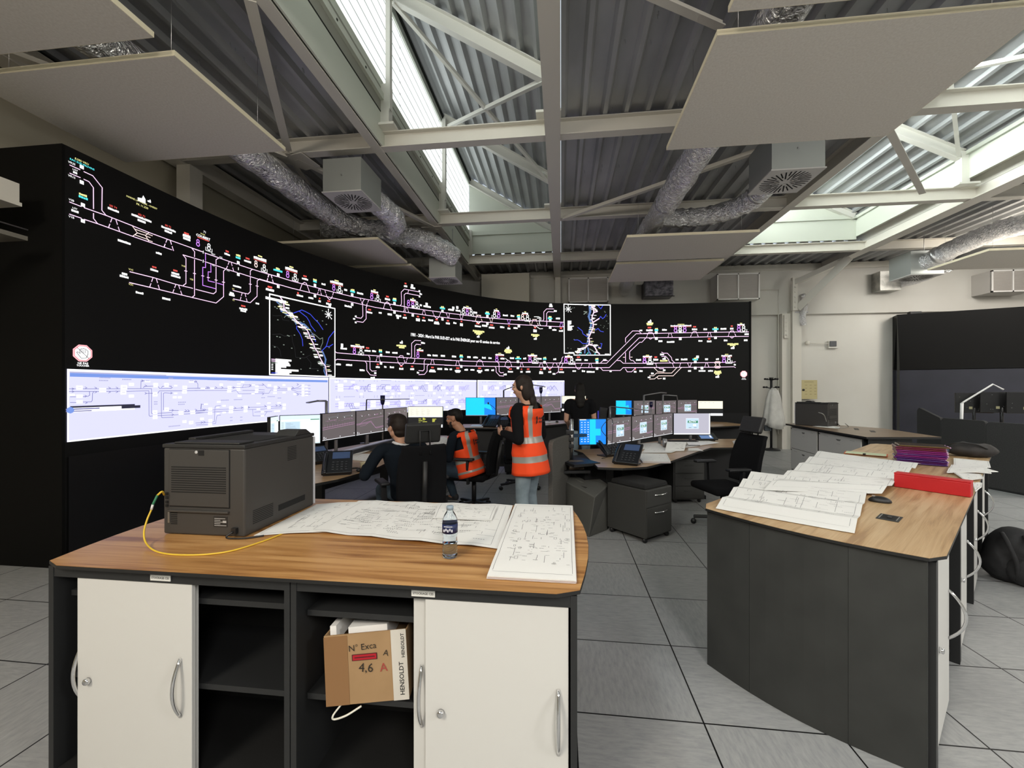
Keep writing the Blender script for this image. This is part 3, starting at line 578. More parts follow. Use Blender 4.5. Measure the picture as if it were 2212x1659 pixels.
s_,z_,t_=whit(178,763); notouch(s_,z_,.082,True)
s_,z_,t_=whit(1606.5,808); notouch(s_,z_,.085,False)
# route maps
def polyR(W,reg,c,lines,k=1):
    W.m=c
    for ln in lines:
        q=[reg.P(*p) for p in ln]; W.stroke([(a[0],a[1]) for a in q],lw(q[0][2])*k)
def star(W,reg,u,v,r):
    W.m=WH; a,b,t=reg.P(u,v); r=r/reg.sc*t/900
    for k in range(8): an=math.pi*k/4; W.stroke([(a,b),(a+r*math.cos(an),b+r*math.sin(an))],r*.16)
    for an in (math.pi/2,-math.pi/4): W.poly([(a+r*1.25*math.cos(an)+r*.16*math.cos(j),b+r*1.25*math.sin(an)+r*.16*math.sin(j)) for j in (0,1,2,3,4,5)])
rm=random.Random(7)
def ticks(W,reg,path,n,lo,hi,c=WH):
    for k in range(n):
        i=rm.randrange(len(path)-1); t=rm.random(); u=path[i][0]*(1-t)+path[i+1][0]*t; v=path[i][1]*(1-t)+path[i+1][1]*t; a,b,tt=reg.P(u,v); s=rm.choice((-1,1)); L=rm.uniform(lo,hi)/reg.sc*tt/900; W.m=rm.choice((c,c,SA,YE,GG)); W.rect(a+s*L*.25,b-.008,a+s*L,b+.004)
def dots(W,reg,box,n):
    W.m=GG
    for k in range(n):
        a,b,t=reg.P(rm.uniform(box[0],box[2]),rm.uniform(box[1],box[3])); W.rect(a-.012,b-.006,a+.012,b+.006)
M1=Reg(575,625,8.506); W=WM()
f=[M1.P(60,85),M1.P(1260,360),M1.P(1260,1605),M1.P(50,1585)]; W.m=WH; W.stroke([(f[0][0],f[0][1]),(f[1][0],f[0][1]),(f[1][0],f[2][1]),(f[0][0],f[2][1]),(f[0][0],f[0][1])],.018)
polyR(W,M1,DM,[[(120,480),(180,490),(280,480),(300,560),(420,580)],[(110,830),(250,820),(330,860),(470,850),(480,960),(520,1080),(540,1250),(700,1260),(820,1200)],[(110,1030),(200,1060),(250,1120),(270,1240)],[(740,1250),(820,1350),(810,1460),(960,1460)]],.8)
polyR(W,M1,SB,[[(190,230),(270,300),(270,400),(340,440),(400,480),(470,490),(520,570),(545,640)],[(300,370),(400,430),(470,480),(530,600)],[(600,620),(700,640),(760,700),(800,750)],[(620,600),(740,690),(820,770)],[(1020,1130),(1060,1210),(1085,1290),(1070,1400)],[(1040,1150),(1095,1290),(1060,1500),(1100,1600)]],2.2)
polyR(W,M1,BL,[[(500,435),(600,400),(650,380),(720,410),(810,460),(880,540),(960,620),(1040,740)],[(600,400),(650,440),(740,510),(790,590),(820,670),(900,770)],[(1245,770),(1150,890),(1100,1050),(1020,1130)],[(1220,1010),(1160,1050),(1090,1050)],[(560,670),(555,720),(620,820),(660,920),(670,1040)],[(840,810),(880,890),(905,960)]],1.2)
polyR(W,M1,GG,[[(820,790),(900,840),(985,915),(1035,890),(1035,980),(1000,1060),(1000,1130)],[(1100,1380),(1180,1400)],[(330,520),(350,490),(400,470)]],.9)
pth=[(245,130),(300,210),(320,290),(320,350),(400,440),(480,490),(540,570),(620,640),(680,700),(740,740),(775,800),(800,880),(860,990),(890,1080),(940,1150),(975,1240),(1040,1360),(1085,1410),(1110,1580)]
W.off=.006; polyR(W,M1,PK,[pth],1.9); ticks(W,M1,pth[1:7],46,70,130); ticks(W,M1,pth[6:],60,55,120); dots(W,M1,(100,300,1200,1500),30); star(W,M1,1140,465,75)
for k in range(9):
    W.m=WH; a,b,t=M1.P(165,1290+k*31); L=(.30,.24,.26,.28,.2,.1,.44,.3,.26)[k]*.9; W.rect(a,b-.014,a+L,b+.014); a2,_,_=M1.P(90,1290+k*31); W.m=(PK,PK,GG,WH,WH,WH,WH,DM,BL)[k]; W.rect(a2,b-.004,a2+(.14 if k in(0,1,2,8) else .03),b+.006)
W.m=WH; a,b,t=M1.P(175,195); W.rect(a-.17,b-.018,a+.17,b+.018); W.build('route_map',CM,VW)
M2=Reg(1210,645,10.367); W=WM(); W.m=WH
q=[M2.P(*p)[:2] for p in ((85,124),(1122,145),(1125,1265),(310,1265),(310,1225),(92,1225),(85,124))]; W.stroke(q,.022)
polyR(W,M2,SB,[[(650,150),(660,300),(630,400),(690,580),(650,720),(620,870),(620,1000)],[(680,150),(680,300),(650,400),(700,580),(670,720),(640,850)],[(620,1100),(640,1180),(680,1240)],[(560,1110),(550,1220)]],2.4)
polyR(W,M2,BL,[[(870,450),(905,400),(950,450),(990,420),(1030,355)],[(790,705),(850,670),(900,730),(970,745)],[(395,645),(490,720),(510,790),(600,850)],[(315,930),(390,925),(440,950),(500,1005),(600,1010)],[(850,1080),(910,1110),(935,1010),(900,1005)],[(840,150),(910,230),(960,150)]],1.2)
polyR(W,M2,GG,[[(660,1130),(720,1160),(760,1200),(820,1190)],[(530,290),(600,300),(530,350)],[(700,950),(720,1020)]],1.6)
W.off=.006; p2=[(690,150),(740,230),(755,300),(715,400),(710,480),(740,560),(740,640),(700,740),(640,870),(660,960),(640,1030),(560,1100),(460,1120),(430,1190),(390,1220)]
polyR(W,M2,PK,[p2,[(640,1030),(740,1050),(790,1110),(820,1180),(880,1240)],[(740,530),(820,480),(870,450)],[(750,200),(830,290),(760,310)]],2.0); ticks(W,M2,p2,70,40,90); ticks(W,M2,[(650,1040),(830,1050),(860,1210)],18,40,90); dots(W,M2,(120,200,1080,1180),22); star(W,M2,180,235,70)
for k in range(10): W.m=WH; a,b,t=M2.P(165,505+k*22.5); W.rect(a,b-.009,a+(.1,.095,.1,.09,.05,.16,.12,.11,.13,.1)[k],b+.011)
for u,v,w in ((560,145,60),(245,1213,120),(1050,1250,100),(370,1190,80),(790,1045,90)): a,b,t=M2.P(u,v); W.m=WH; L=w/M2.sc*t/1800; W.rect(a-L,b-.016,a+L,b+.016)
W.m=CY
for u,v in ((470,1215),(620,1218),(440,1250),(590,1250),(780,1235)): a,b,t=M2.P(u,v); W.poly([(a-.02,b-.015),(a+.02,b-.015),(a,b+.02)])
W.build('route_map',CM,VW)
# ---------------- lit control windows along the lower band ----------------
LAV=glow('window_lavender',(.64,.64,.96,1),1.0); LIN=glow('window_line',(.20,.20,.42,1),.9); LBX=glow('window_box',(1,1,1,1),1.2); TIT=glow('window_title',(.18,.30,.75,1),.9); DKL=glow('window_dark',(.02,.02,.04,1),1); GRY=glow('window_grey',(.42,.42,.62,1),.9); PUR=glow('window_purple',(.42,.38,.85,1),.9)
CW=[LAV,LIN,LBX,TIT,DKL,GRY,PUR]
def ztop(s): return 1.757+.045*s/WS[-1]*1.15
def cwin(x0,x1,title):
    s0=whit(x0,820)[0]; s1=whit(x1,820)[0]; W=WM(); W.off=.006; W.m=0
    n=max(2,int((s1-s0)/.12)); vs=[]
    for i in range(n+1): q=s0+(s1-s0)*i/n; vs+=[wpt(q,1.108,W.off),wpt(q,ztop(q),W.off)]
    W.add(vs,[(2*i,2*i+2,2*i+3,2*i+1) for i in range(n)])
    W.off=.008
    W.m=2; W.rect(s0,1.108,s1,1.12); W.rect(s0,ztop(s0)-.02,s1,ztop(s0)); W.rect(s0,1.108,s0+.012,ztop(s0))
    if title:
        W.m=3; W.rect(s0+.02,ztop(s0)-.068,s1-.02,ztop(s0)-.035); W.m=5; W.rect(s0+.02,ztop(s0)-.034,s0+.9,ztop(s0)-.024)
    else: W.m=5; W.rect(s1-.02,1.12,s1-.008,ztop(s1)-.02)
    return W,s0,s1
def wl(W,reg,lines,c=1,k=.9):
    W.m=c
    for ln in lines:
        q=[reg.P(*p) for p in ln]; W.stroke([(a[0],a[1]) for a in q],lw(q[0][2])*k*.8)
def bx(W,reg,items):
    for u,v,w,h in items:
        a,b,t=reg.P(u,v); ww=abs(reg.P(u+w/2,v)[0]-reg.P(u-w/2,v)[0]); hh=h/reg.sc*t/900
        W.off=.010; W.m=2; W.rect(a-ww/2,b-hh/2,a+ww/2,b+hh/2); W.m=5
        W.off=.011; W.rect(a-ww*.3,b-hh*.06,a+ww*.3,b+hh*.06); W.off=.008
def arr(W,reg,pts):
    for u,v in pts:
        a,b,t=reg.P(u,v); k=.0022*t; W.m=1; W.stroke([(a-k,b+k),(a+k,b),(a-k,b-k)],k*.5)
W,s0,s1=cwin(143.5,709,True); J=Reg(140,790,7.373)
wl(W,J,[[(50,368),(160,368)],[(270,368),(535,368)],[(650,368),(870,368)],[(980,365),(1150,365)],[(50,410),(535,410)],[(650,408),(875,405)],[(975,408),(1330,400),(1332,790),(1345,805),(1400,800)],[(1150,365),(1370,365),(1370,750),(1380,765),(1400,765)],[(1200,360),(1205,240),(1260,240)],[(1240,350),(1260,328),(1400,325)],[(1475,330),(1500,362),(1680,360)],[(1280,440),(1400,438)],[(1470,440),(1495,402),(1870,400),(2212,392)],[(1530,350),(1545,328),(1580,325)],[(1640,325),(1690,325)],[(1527,420),(1530,820),(1545,828),(1720,820)],[(1562,705),(1562,440),(1580,432),(1690,438)],[(1470,760),(1700,745)],[(1470,795),(1800,780)],[(1650,710),(1800,712)],[(75,495),(165,495)],[(270,495),(340,485)],[(75,585),(170,585)],[(270,580),(410,575),(425,555),(430,440),(450,412)],[(380,410),(385,470),(350,490)],[(1870,360),(2212,355)],[(2110,350),(2110,290),(2085,255),(2040,255)],[(1880,735),(1990,730)],[(2060,730),(2212,715)],[(1880,770),(1990,765)],[(2060,762),(2212,745)],[(2155,690),(2165,605)]])
arr(W,J,[(120,368),(325,352),(480,355),(700,355),(820,355),(120,412),(480,420),(700,420),(820,415),(325,485),(330,590),(1230,240),(1280,320),(1280,440),(1690,350),(1690,435),(2080,250),(1710,710),(1710,780),(2080,705),(1920,715),(1960,715)])
bx(W,J,[(220,348,100,62),(220,485,100,50),(220,575,100,50),(95,465,105,30),(590,368,110,26),(590,408,110,26),(930,345,100,70),(920,425,90,65),(1048,297,78,45),(1048,485,78,45),(1305,252,85,18),(1435,310,72,65),(1427,455,72,65),(1608,308,68,60),(1900,345,70,52),(1895,415,70,55),(2005,258,75,22),(1740,502,60,32),(1820,502,60,32),(1755,318,50,20),(1755,440,50,20),(1425,740,72,55),(1427,818,72,58),(1612,695,68,58),(1840,737,80,18),(1842,770,80,18),(2025,725,80,18),(2028,758,80,18),(1895,890,62,40),(2003,905,65,50),(2175,845,55,35)])
for u,v,w in ((630,192,180),(610,235,150),(1025,182,250),(980,220,150),(1745,200,200),(1440,575,60),(1440,610,60),(1860,582,130),(1850,615,110),(1740,960,190),(1310,240,60),(2010,240,60)):
    a,b,t=J.P(u,v); ww=abs(J.P(u+w/2,v)[0]-J.P(u-w/2,v)[0]); W.m=5
    n=max(3,int(w/22)); 
    for k in range(n): W.rect(a-ww/2+ww/n*k,b-.006,a-ww/2+ww/n*(k+.75),b+.006)
# message bar at the bottom of the first window
a=J.P(40,660); b=J.P(1100,615); c=J.P(1100,690); d=J.P(20,745); W.off=.011; W.m=2; W.rect(s0,d[1],b[0],a[1]); W.off=.012; W.m=4; W.rect(s0+.02,a[1]-.008,b[0],a[1]+.008); 
e=J.P(1040,655); W.rect(e[0]-.09,e[1]-.014,e[0]+.09,e[1]+.014); W.m=3; e=J.P(70,708); W.poly([(e[0]+.03*math.cos(x),e[1]+.03*math.sin(x)) for x in (0,.8,1.6,2.4,3.2,4,4.8,5.6)]); W.m=1; e=J.P(220,688); W.rect(e[0]-.14,e[1]-.006,e[0]+.16,e[1]+.006); e=J.P(210,722); W.rect(e[0]-.12,e[1]-.005,e[0]+.1,e[1]+.005); W.off=.008
J2=Reg(420,800,7.373)
wl(W,J2,[[(0,285),(520,285)],[(0,320),(515,320)],[(580,275),(760,275),(770,230),(900,232)],[(580,335),(660,320),(700,375),(900,372)],[(950,235),(1110,235),(1150,280),(1250,282)],[(1010,305),(1110,310)],[(1010,345),(1110,345)],[(950,370),(1180,365),(1210,310),(1250,312)],[(760,275),(900,255)],[(760,320),(960,320)],[(1310,290),(1480,290)],[(1310,318),(1480,312)],[(1530,292),(1640,275),(1690,240),(1840,238)],[(1530,300),(1690,290),(1840,288)],[(1540,310),(1640,340),(1840,338)],[(1590,350),(1700,385),(1840,378)],
 [(20,640),(210,632)],[(10,675),(210,668)],[(275,632),(540,615)],[(275,665),(540,650)],[(605,610),(780,598)],[(605,640),(780,632)],[(840,590),(1150,580),(1400,568)],[(840,625),(1000,620),(1400,595)],[(310,815),(318,590),(330,570),(410,560)],[(275,825),(310,815)],[(275,850),(330,845),(345,740),(360,715),(410,712)],[(920,620),(925,725),(1050,725)],[(950,665),(1050,660)],[(1100,660),(1230,655)],[(1110,720),(1150,660)],[(10,840),(210,830)],[(20,870),(210,862)],[(95,640),(105,540),(140,540)]],1,.75)
bx(W,J2,[(122,290,68,22),(273,288,62,22),(418,230,50,35),(550,275,60,50),(545,332,65,42),(758,187,50,25),(700,215,55,14),(692,258,60,16),(690,288,60,16),(692,317,60,16),(710,405,55,35),(930,232,50,16),(985,252,52,30),(985,308,52,30),(980,348,52,26),(925,372,50,16),(1187,238,50,32),(1283,268,44,40),(1278,318,50,26),(1275,362,58,22),(1418,235,42,28),(1503,284,54,18),(1503,308,54,18),(1420,355,48,24),(1723,243,42,38),(1723,296,42,38),(1723,346,42,38),(1723,394,42,38),(1775,250,42,18),(1780,300,45,18),(1780,352,42,18),(1780,395,42,18),(1590,378,38,26),
 (172,540,62,20),(378,503,55,26),(243,615,62,42),(240,682,66,46),(463,565,52,24),(463,672,52,24),(577,595,64,46),(572,658,64,46),(810,585,58,42),(805,645,58,40),(1010,528,58,18),(1010,618,58,18),(1180,522,55,16),(1180,580,55,16),(1180,605,55,16),(1075,662,52,18),(1075,725,52,18),(1340,518,52,16),(1423,550,50,38),(1420,605,50,40),(1285,652,44,22),(1335,648,44,22),(245,800,58,42),(240,862,60,40),(112,772,50,32),(365,588,45,14),(365,690,45,14)])
arr(W,J2,[(190,275),(215,275),(335,275),(435,275),(620,275),(880,240),(1085,225),(1085,375),(1340,275),(1560,275),(1640,225),(1640,385),(130,630),(160,630),(640,600),(750,595),(860,590),(1120,570),(1300,560),(1360,560),(110,830),(150,825)])
rk=random.Random(3)
for u,v,w in ((300,150,190),(590,160,150),(950,155,180),(1240,170,140),(1475,162,100),(480,475,130),(690,465,140),(1220,418,120),(1090,435,60),(1350,440,60),(580,750,40),(740,745,40),(580,800,40),(740,795,40)):
    a,b,t=J2.P(u,v); ww=abs(J2.P(u+w/2,v)[0]-J2.P(u-w/2,v)[0]); W.m=5; n=max(3,int(w/18))
    for k in range(n): W.rect(a-ww/2+ww/n*k,b-.007,a-ww/2+ww/n*(k+.7),b+.007)
W.build('control_window',CW,VW)
def autowin(x0,x1,seed):
    W,s0,s1=cwin(x0,x1,False); r=random.Random(seed)
    for zc,n in ((1.60,int((s1-s0)/.36)),(1.30,int((s1-s0)/.36))):
        a=s0+.1; W.off=.008
        for dz in (-.022,.022): W.m=6; W.rect(s0+.12,zc+dz-.005,s1-.2,zc+dz+.005)
        for k in range(n):
            c=a+.12+k*(s1-s0-.45)/n+r.uniform(-.03,.03)
            W.off=.008; W.m=r.choice((1,6)); 
            for j in range(3): o=c+r.uniform(.06,.2); W.stroke([(o,zc-.03),(o+.03,zc+.03)],.008); W.stroke([(o+.05,zc+.02),(o+.09,zc+r.choice((.06,-.07))),(o+.18,zc+r.choice((.06,-.07)))],.008)
            W.off=.010; W.m=2
            if k%2==0: W.rect(c-.055,zc+.006,c+.055,zc+.062); W.rect(c-.055,zc-.062,c+.055,zc-.006)
            else: W.rect(c-.06,zc+.004,c+.06,zc+.026); W.rect(c-.06,zc-.026,c+.06,zc-.004)
            if r.random()<.7: o=r.choice((.115,-.115)); W.rect(c-.03+.1,zc+o-.02,c+.03+.1,zc+o+.02)
            if r.random()<.5: o=r.choice((.1,-.11)); W.rect(c-.12,zc+o-.014,c-.04,zc+o+.014)
        W.off=.008; W.m=5
        for k in range(n//2+1):
            c=s0+.3+k*.8
            if c>s1-.4: break
            for j in range(9): W.rect(c+j*.026,zc+.135,c+j*.026+.018,zc+.148)
            for j in (-.16,-.1,.32,.4): W.rect(c+j,zc+.12,c+j+.02,zc+.132); W.rect(c+j,zc+.145,c+j+.02,zc+.155)
    W.build('control_window',CW,VW)
autowin(710.5,1029,5); autowin(1031,1219,9)
# ---------------- second, switched-off video wall ----------------
V2=thing('video_wall','dark switched-off video wall with a slate blue base by the grey screens','video wall')
P1=hd(1938,680,10.5); P2=hd(2212,662,9.45); P1.z=P2.z=(P1.z+P2.z)/2; dv=(P2-P1); dv.z=0; dv.normalize(); nv=Vector((-dv.y,dv.x,0)); 
if nv.y<0: nv=-nv
end=P1+dv*3.6; fr=-nv
m=MB(); zt=P1.z; zm=2.07
vs=[(P1.x,P1.y,zt),(end.x,end.y,zt),(end.x-fr.x*.28,end.y-fr.y*.28,zm),(P1.x-fr.x*.28,P1.y-fr.y*.28,zm)]
bk=[(v[0]+nv.x*.5,v[1]+nv.y*.5,v[2]) for v in vs]
m.add(vs+bk,[(0,3,2,1),(4,5,6,7),(0,1,5,4),(3,7,6,2),(0,4,7,3),(1,2,6,5)]); m.build('display_wall',vb,V2)
m=MB(); c0=P1+nv*.3; c1=end+nv*.3; c2=c1+nv*.45; c3=c0+nv*.45; m.prism([(p.x,p.y) for p in (c0,c1,c2,c3)],0,zm-.01); m.build('base_panel',add_noise(mat('slate_panel',rgb(32,34,46),.7),3,rgb(27,29,40),rgb(35,36,48)),V2)
m=MB(); sd=dv*-.03; pr=[P1+sd-nv*0.02,P1+sd*0-nv*.0,P1+nv*.85,P1+sd+nv*.85]
d0=hd(1908,690,11.15); m.prism([(P1.x,P1.y),(P1.x-.02,P1.y-.02),(d0.x,min(d0.y,YB-.15)),(d0.x+.04,min(d0.y,YB-.15))],0,zt-.02); m.build('side_panel',mat('side_grey',rgb(44,46,42),.7),V2)
MB().cbox((P1+dv*.35+nv*.1)+Vector((0,0,.03)),(.25,.1,.06)).build('top_sensor',BLACK,V2)
# ---------------- hanging acoustic panels ----------------
raft=add_noise(mat('raft_felt',rgb(222,216,206),.95,spec=.1),60,rgb(216,210,200),rgb(226,221,212),detail=2)
edgem=mat('raft_edge_lamplit',rgb(236,226,198),.8)  # warm lamplight on the edges is put into this cream
def panel(name_lab,x0,x1,y0,y1,z=4.0,grp='white acoustic panels hanging from the roof',col=None):
    t=thing('acoustic_panel',name_lab,'ceiling panel',((x0+x1)/2,(y0+y1)/2,z),0,grp)
    w,d=(x1-x0)/2,(y1-y0)/2
    MB().box((-w,-d,0),(w,d,.04)).build('felt_board',col or raft,t)
    m=MB(); e=.004
    m.box((-w-e,-d-e,0.001),(w+e,-d,.04)); m.box((-w-e,d,0.001),(w+e,d+e,.04)); m.box((-w-e,-d,0.001),(-w,d,.04)); m.box((w,-d,0.001),(w+e,d,.04)); m.build('board_edge',edgem,t)
    for a in (-.8,.8):
        for b in (-.75,.75): MB().tube([(a*w,b*d,.04),(a*w,b*d,.86)],.0022,5).build('hanging_wire',ALU,t)
    return t
panel('white acoustic panel cut off by the top left corner of the picture',-4.6,-2.79,1.2,2.56)
panel('large white acoustic panel hanging over the near end of the lit video wall',-4.62,-2.79,2.72,3.94)
panel('white acoustic panel under the left silver duct, nearer of a pair',-4.7,-2.95,6.45,7.74)
panel('white acoustic panel beyond its twin, half over the curve of the video wall',-4.5,-2.93,7.9,9.15)
panel('white acoustic panel barely seen along the top of the picture',1.07,3.08,1.5,2.82)
panel('largest white acoustic panel, hanging over the plan counter',1.065,3.09,3.0,4.378)
panel('white acoustic panel below the duct branch, nearer of two in line',1.05,3.04,6.83,8.1)
panel('white acoustic panel nearest the end wall above the desks',1.07,3.05,8.28,9.66)
panel('white acoustic panel beside the lone duct at the picture edge',7.45,9.4,8.23,9.46)
# ---------------- foil ducts and air boxes ----------------
foil=mat('duct_foil',(.93,.93,.95,1),.2,1); n,l,b=nodes(foil)
tc=n.new('ShaderNodeTexCoord'); t1=n.new('ShaderNodeTexNoise'); t1.inputs['Scale'].default_value=14; t1.inputs['Detail'].default_value=5; t1.inputs['Distortion'].default_value=2.5; l.new(tc.outputs['Object'],t1.inputs['Vector'])
bp=n.new('ShaderNodeBump'); bp.inputs['Strength'].default_value=.85; bp.inputs['Distance'].default_value=.06; l.new(t1.outputs['Fac'],bp.inputs['Height']); l.new(bp.outputs[0],b.inputs['Normal'])
def smooth(pts,k=6):
    P=[Vector(p) for p in pts]; out=[]
    for i in range(len(P)-1):
        a=P[i-1] if i else P[0]*2-P[1]; bb=P[i]; c=P[i+1]; d=P[i+2] if i+2<len(P) else P[-1]*2-P[-2]
        for j in range(k): t=j/k; out.append(.5*((2*bb)+(c-a)*t+(2*a-5*bb+4*c-d)*t*t+(3*bb-a-3*c+d)*t**3))
    out.append(P[-1]); return out
def duct(lab,lines,clamps=()):
    t=thing('foil_duct',lab,'air duct',(0,0,0))
    for pts,r in lines:
        P=smooth(pts,10); rr=random.Random(len(P)); rs=[r*(1+.045*math.sin(i*1.7)+rr.uniform(-.035,.035)) for i in range(len(P))]
        m=MB(); m.tube(P,r,24,True,rs)
        for v_i in range(len(m.v)):
            v=m.v[v_i]; k=.006*(math.sin(v[0]*61+v[1]*37)+math.sin(v[2]*83+v[1]*51)); m.v[v_i]=(v[0]+k,v[1]+k*.5,v[2]-k)
        m.build('duct_hose',foil,t)
    for p,q,r in clamps:
        m=MB(); m.tube([p,q],r,24); m.build('duct_clamp',ALU,t)
    return t
duct('crinkled silver foil duct running over the lit video wall to the hanging air box',[([(-3.66,1.0,4.36),(-3.66,3,4.36),(-3.65,4.6,4.35),(-3.62,5.6,4.33),(-3.56,6.3,4.32),(-3.3,6.78,4.3),(-2.9,6.78,4.29),(-2.66,6.45,4.3),(-2.68,6.05,4.33),(-2.75,5.72,4.36)],.165)],[((-3.63,5.85,4.33),(-3.62,5.89,4.33),.174),((-2.655,6.3,4.31),(-2.655,6.27,4.315),.174)])
duct('crinkled silver foil duct running behind the largest hanging panel with a side branch',[([(1.62,-.5,4.35),(1.62,3,4.35),(1.58,5.0,4.33),(1.52,6.8,4.31),(1.5,8,4.3),(1.7,11.55,4.25)],.16),([(1.55,6.85,4.3),(1.95,6.86,4.28),(2.35,6.78,4.28),(2.66,6.48,4.29),(2.74,6.1,4.31),(2.74,5.8,4.33)],.135)],[((1.535,6.3,4.315),(1.534,6.34,4.315),.17),((2.73,6.2,4.3),(2.735,6.16,4.305),.144)])
q=hd(905,560,7.9); 
duct('short bent foil duct ending in the air box near the curve of the video wall',[([(q.x-1.5,q.y-.8,4.42),(q.x-.6,q.y-.25,4.46),(q.x,q.y,4.42),(q.x+.35,q.y+.25,4.3),(q.x+.55,q.y+.5,4.2)],.2)])
a=hd(1945,572,8.5)
duct('silver foil duct beyond the bright beam, bending down to the wall',[([hd(2230,480,7.2),hd(2150,500,7.6),hd(2075,530,8.1),hd(2000,566,8.7),hd(1965,580,9.2)],.17),([hd(2050,572,9.4),hd(1960,605,10.4),hd(1925,604,10.7)],.15)],[(hd(2030,550,8.4),hd(2024,553,8.45),.18)])
boxm=mat('galvanised_box',(.42,.44,.42,1),.5,.55)
def airbox(lab,x0,x1,y0,y1,z,h):
    t=thing('air_box',lab,'air diffuser',((x0+x1)/2,(y0+y1)/2,z)); w,d=(x1-x0)/2,(y1-y0)/2
    MB().box((-w*.96,-d*.96,.012),(w*.96,d*.96,h)).build('plenum_box',boxm,t)
    MB().box((-w,-d,0),(w,d,.014)).build('diffuser_plate',mat('diffuser_white',rgb(205,203,200),.5),t)
    m=MB(); R0=min(w,d)*.9
    for k in range(32):
        an=2*math.pi*k/32; r0=R0*(.22,.5,.34,.6)[k%4]; c,s=math.cos(an),math.sin(an); hw=R0*.027
        m.add([(c*r0-s*hw,s*r0+c*hw,-.003),(c*r0+s*hw,s*r0-c*hw,-.003),(c*R0+s*hw,s*R0-c*hw,-.003),(c*R0-s*hw,s*R0+c*hw,-.003)],[(0,3,2,1)])
        if k%4==3: an2=an; 
    m.build('swirl_slots',mat('slot_black',(.002,.002,.002,1),.9),t)
    MB().cbox((0,-d*.97,h*.5),(.02,.012,.02)).build('bolt',ALU,t)
    MB().tube([(w*.5,0,h),(w*.5,0,4.88-z)],.006,5).build('threaded_rod',ALU,t)
    return t
airbox('grey air box with round diffuser at the end of the duct over the video wall',-3.08,-2.54,5.07,5.70,4.12,.44)
airbox('grey air box with round diffuser peeking out behind the largest hanging panel',2.43,3.03,5.17,5.79,4.12,.5)
q=hd(963,607,8.6); airbox('small grey air box with its duct near the curve of the video wall',q.x-.28,q.x+.28,q.y-.28,q.y+.3,q.z,.4)
q=hd(1975,598,8.95); airbox('grey air box with slotted diffuser hanging beyond the bright beam',q.x-.3,q.x+.35,q.y-.3,q.y+.3,q.z-.03,.5)
# return-air grilles, cabinets and wrapped stubs on the end wall
def grille(lab,x0,x1,y0,y1,Y=11.3):
    a=hy(x0,y0,Y); b=hy(x1,y1,Y); t=thing('return_air_grille',lab,'wall grille',((a.x+b.x)/2,Y,(a.z+b.z)/2)); w,h=(b.x-a.x)/2,(a.z-b.z)/2
    MB().box((-w,.02,-h),(w,.5,h)).build('housing',mat('grille_white',rgb(218,215,210),.6),t)
    m=MB()
    for xa,xb in ((-w,-w+.03),(-.015,.015),(w-.03,w)): m.box((xa,-.01,-h),(xb,.03,h))
    m.box((-w,-.01,-h),(w,.03,-h+.03)); m.box((-w,-.01,h-.03),(w,.03,h)); m.build('frame',mat('grille_frame',rgb(228,226,222),.5),t)
    m=MB(); k=-h+.04
    while k<h-.03: m.cbox((0,.012,k),(2*w-.06,.012,.008),(R(25),0,0)); k+=.017
    m.build('slats',mat('grille_slat',rgb(182,176,170),.6),t)
grille('white double return-air grille on the end wall beside the steel column',1228,1314,601,652)
grille('white double return-air grille on the end wall near the bright beam',1549,1641,592,646)
grille('white double return-air grille on the end wall at the picture edge, by the lone duct',2142,2235,584,629)
a=hy(1040,594,11.2); b=hy(1143,660,11.2)
t=thing('wall_cabinet','plain cream cabinet standing above the curve of the video wall','cabinet',((a.x+b.x)/2,11.2,b.z)); w=(b.x-a.x)/2; MB().box((-w,0,0),(w,.65,a.z-b.z)).build('case',mat('cream_case',rgb(205,200,185),.6),t); MB().box((-w-.01,-.01,a.z-b.z),(w+.01,.66,a.z-b.z+.015)).build('lid',STEEL,t)
a=hy(1392,607,11.4); b=hy(1455,639,11.4)
wr=add_noise(mat('dark_wrap',(.05,.05,.055,1),.35,.5),9,(.02,.02,.025,1),(.16,.15,.17,1),bump=.8)
t=thing('wrapped_duct','dark foil-wrapped square duct end on the end wall between the white grilles','duct end',((a.x+b.x)/2,11.4,(a.z+b.z)/2)); w,h=(b.x-a.x)/2,(a.z-b.z)/2
MB().box((-w,0,-h),(w,.5,h)).build('wrapping',wr,t,bevel=.02); MB().box((-w-.02,-.02,-h-.015),(w+.02,.0,-h+.005)).box((-w-.02,-.02,-h),(-w,0,h)).build('edge_frame',CHARD,t)
a=hy(1895,588,11.6); b=hy(1940,628,11.6); MB().box((a.x,11.5,b.z),(b.x,11.9,a.z)).build('square_duct',add_noise(mat('foil_wrap',(.4,.4,.38,1),.4,.6),8,(.3,.3,.28,1),(.55,.54,.5,1),bump=.5)); tag(bpy.data.objects['square_duct'],'foil-covered square duct end on the end wall beyond the bright beam','duct end')
a=hy(1733,637,11.55); m=MB(); q=hy(1733,703,11.55); m.tube(smooth([(a.x,11.55,a.z),(a.x+.03,11.5,(a.z*2+q.z)/3),(a.x,11.55,(a.z+2*q.z)/3),(q.x+.02,11.55,q.z)],5),.08,10); m.cbox((a.x-.02,11.6,(a.z+q.z)/2-.05),(.32,.12,.035)); tag(m.build('foil_bundle',foil),'small bundle wrapped in silver foil on the white column','foil bundle')
OAK=wood('oak_warm',rgb(140,94,50),rgb(176,128,76),rgb(198,152,98),0)
OAKL=wood('oak_light',rgb(165,130,92),rgb(192,158,116),rgb(208,178,138),0)
EDGE=mat('worktop_edge',(.012,.012,.012,1),.5)
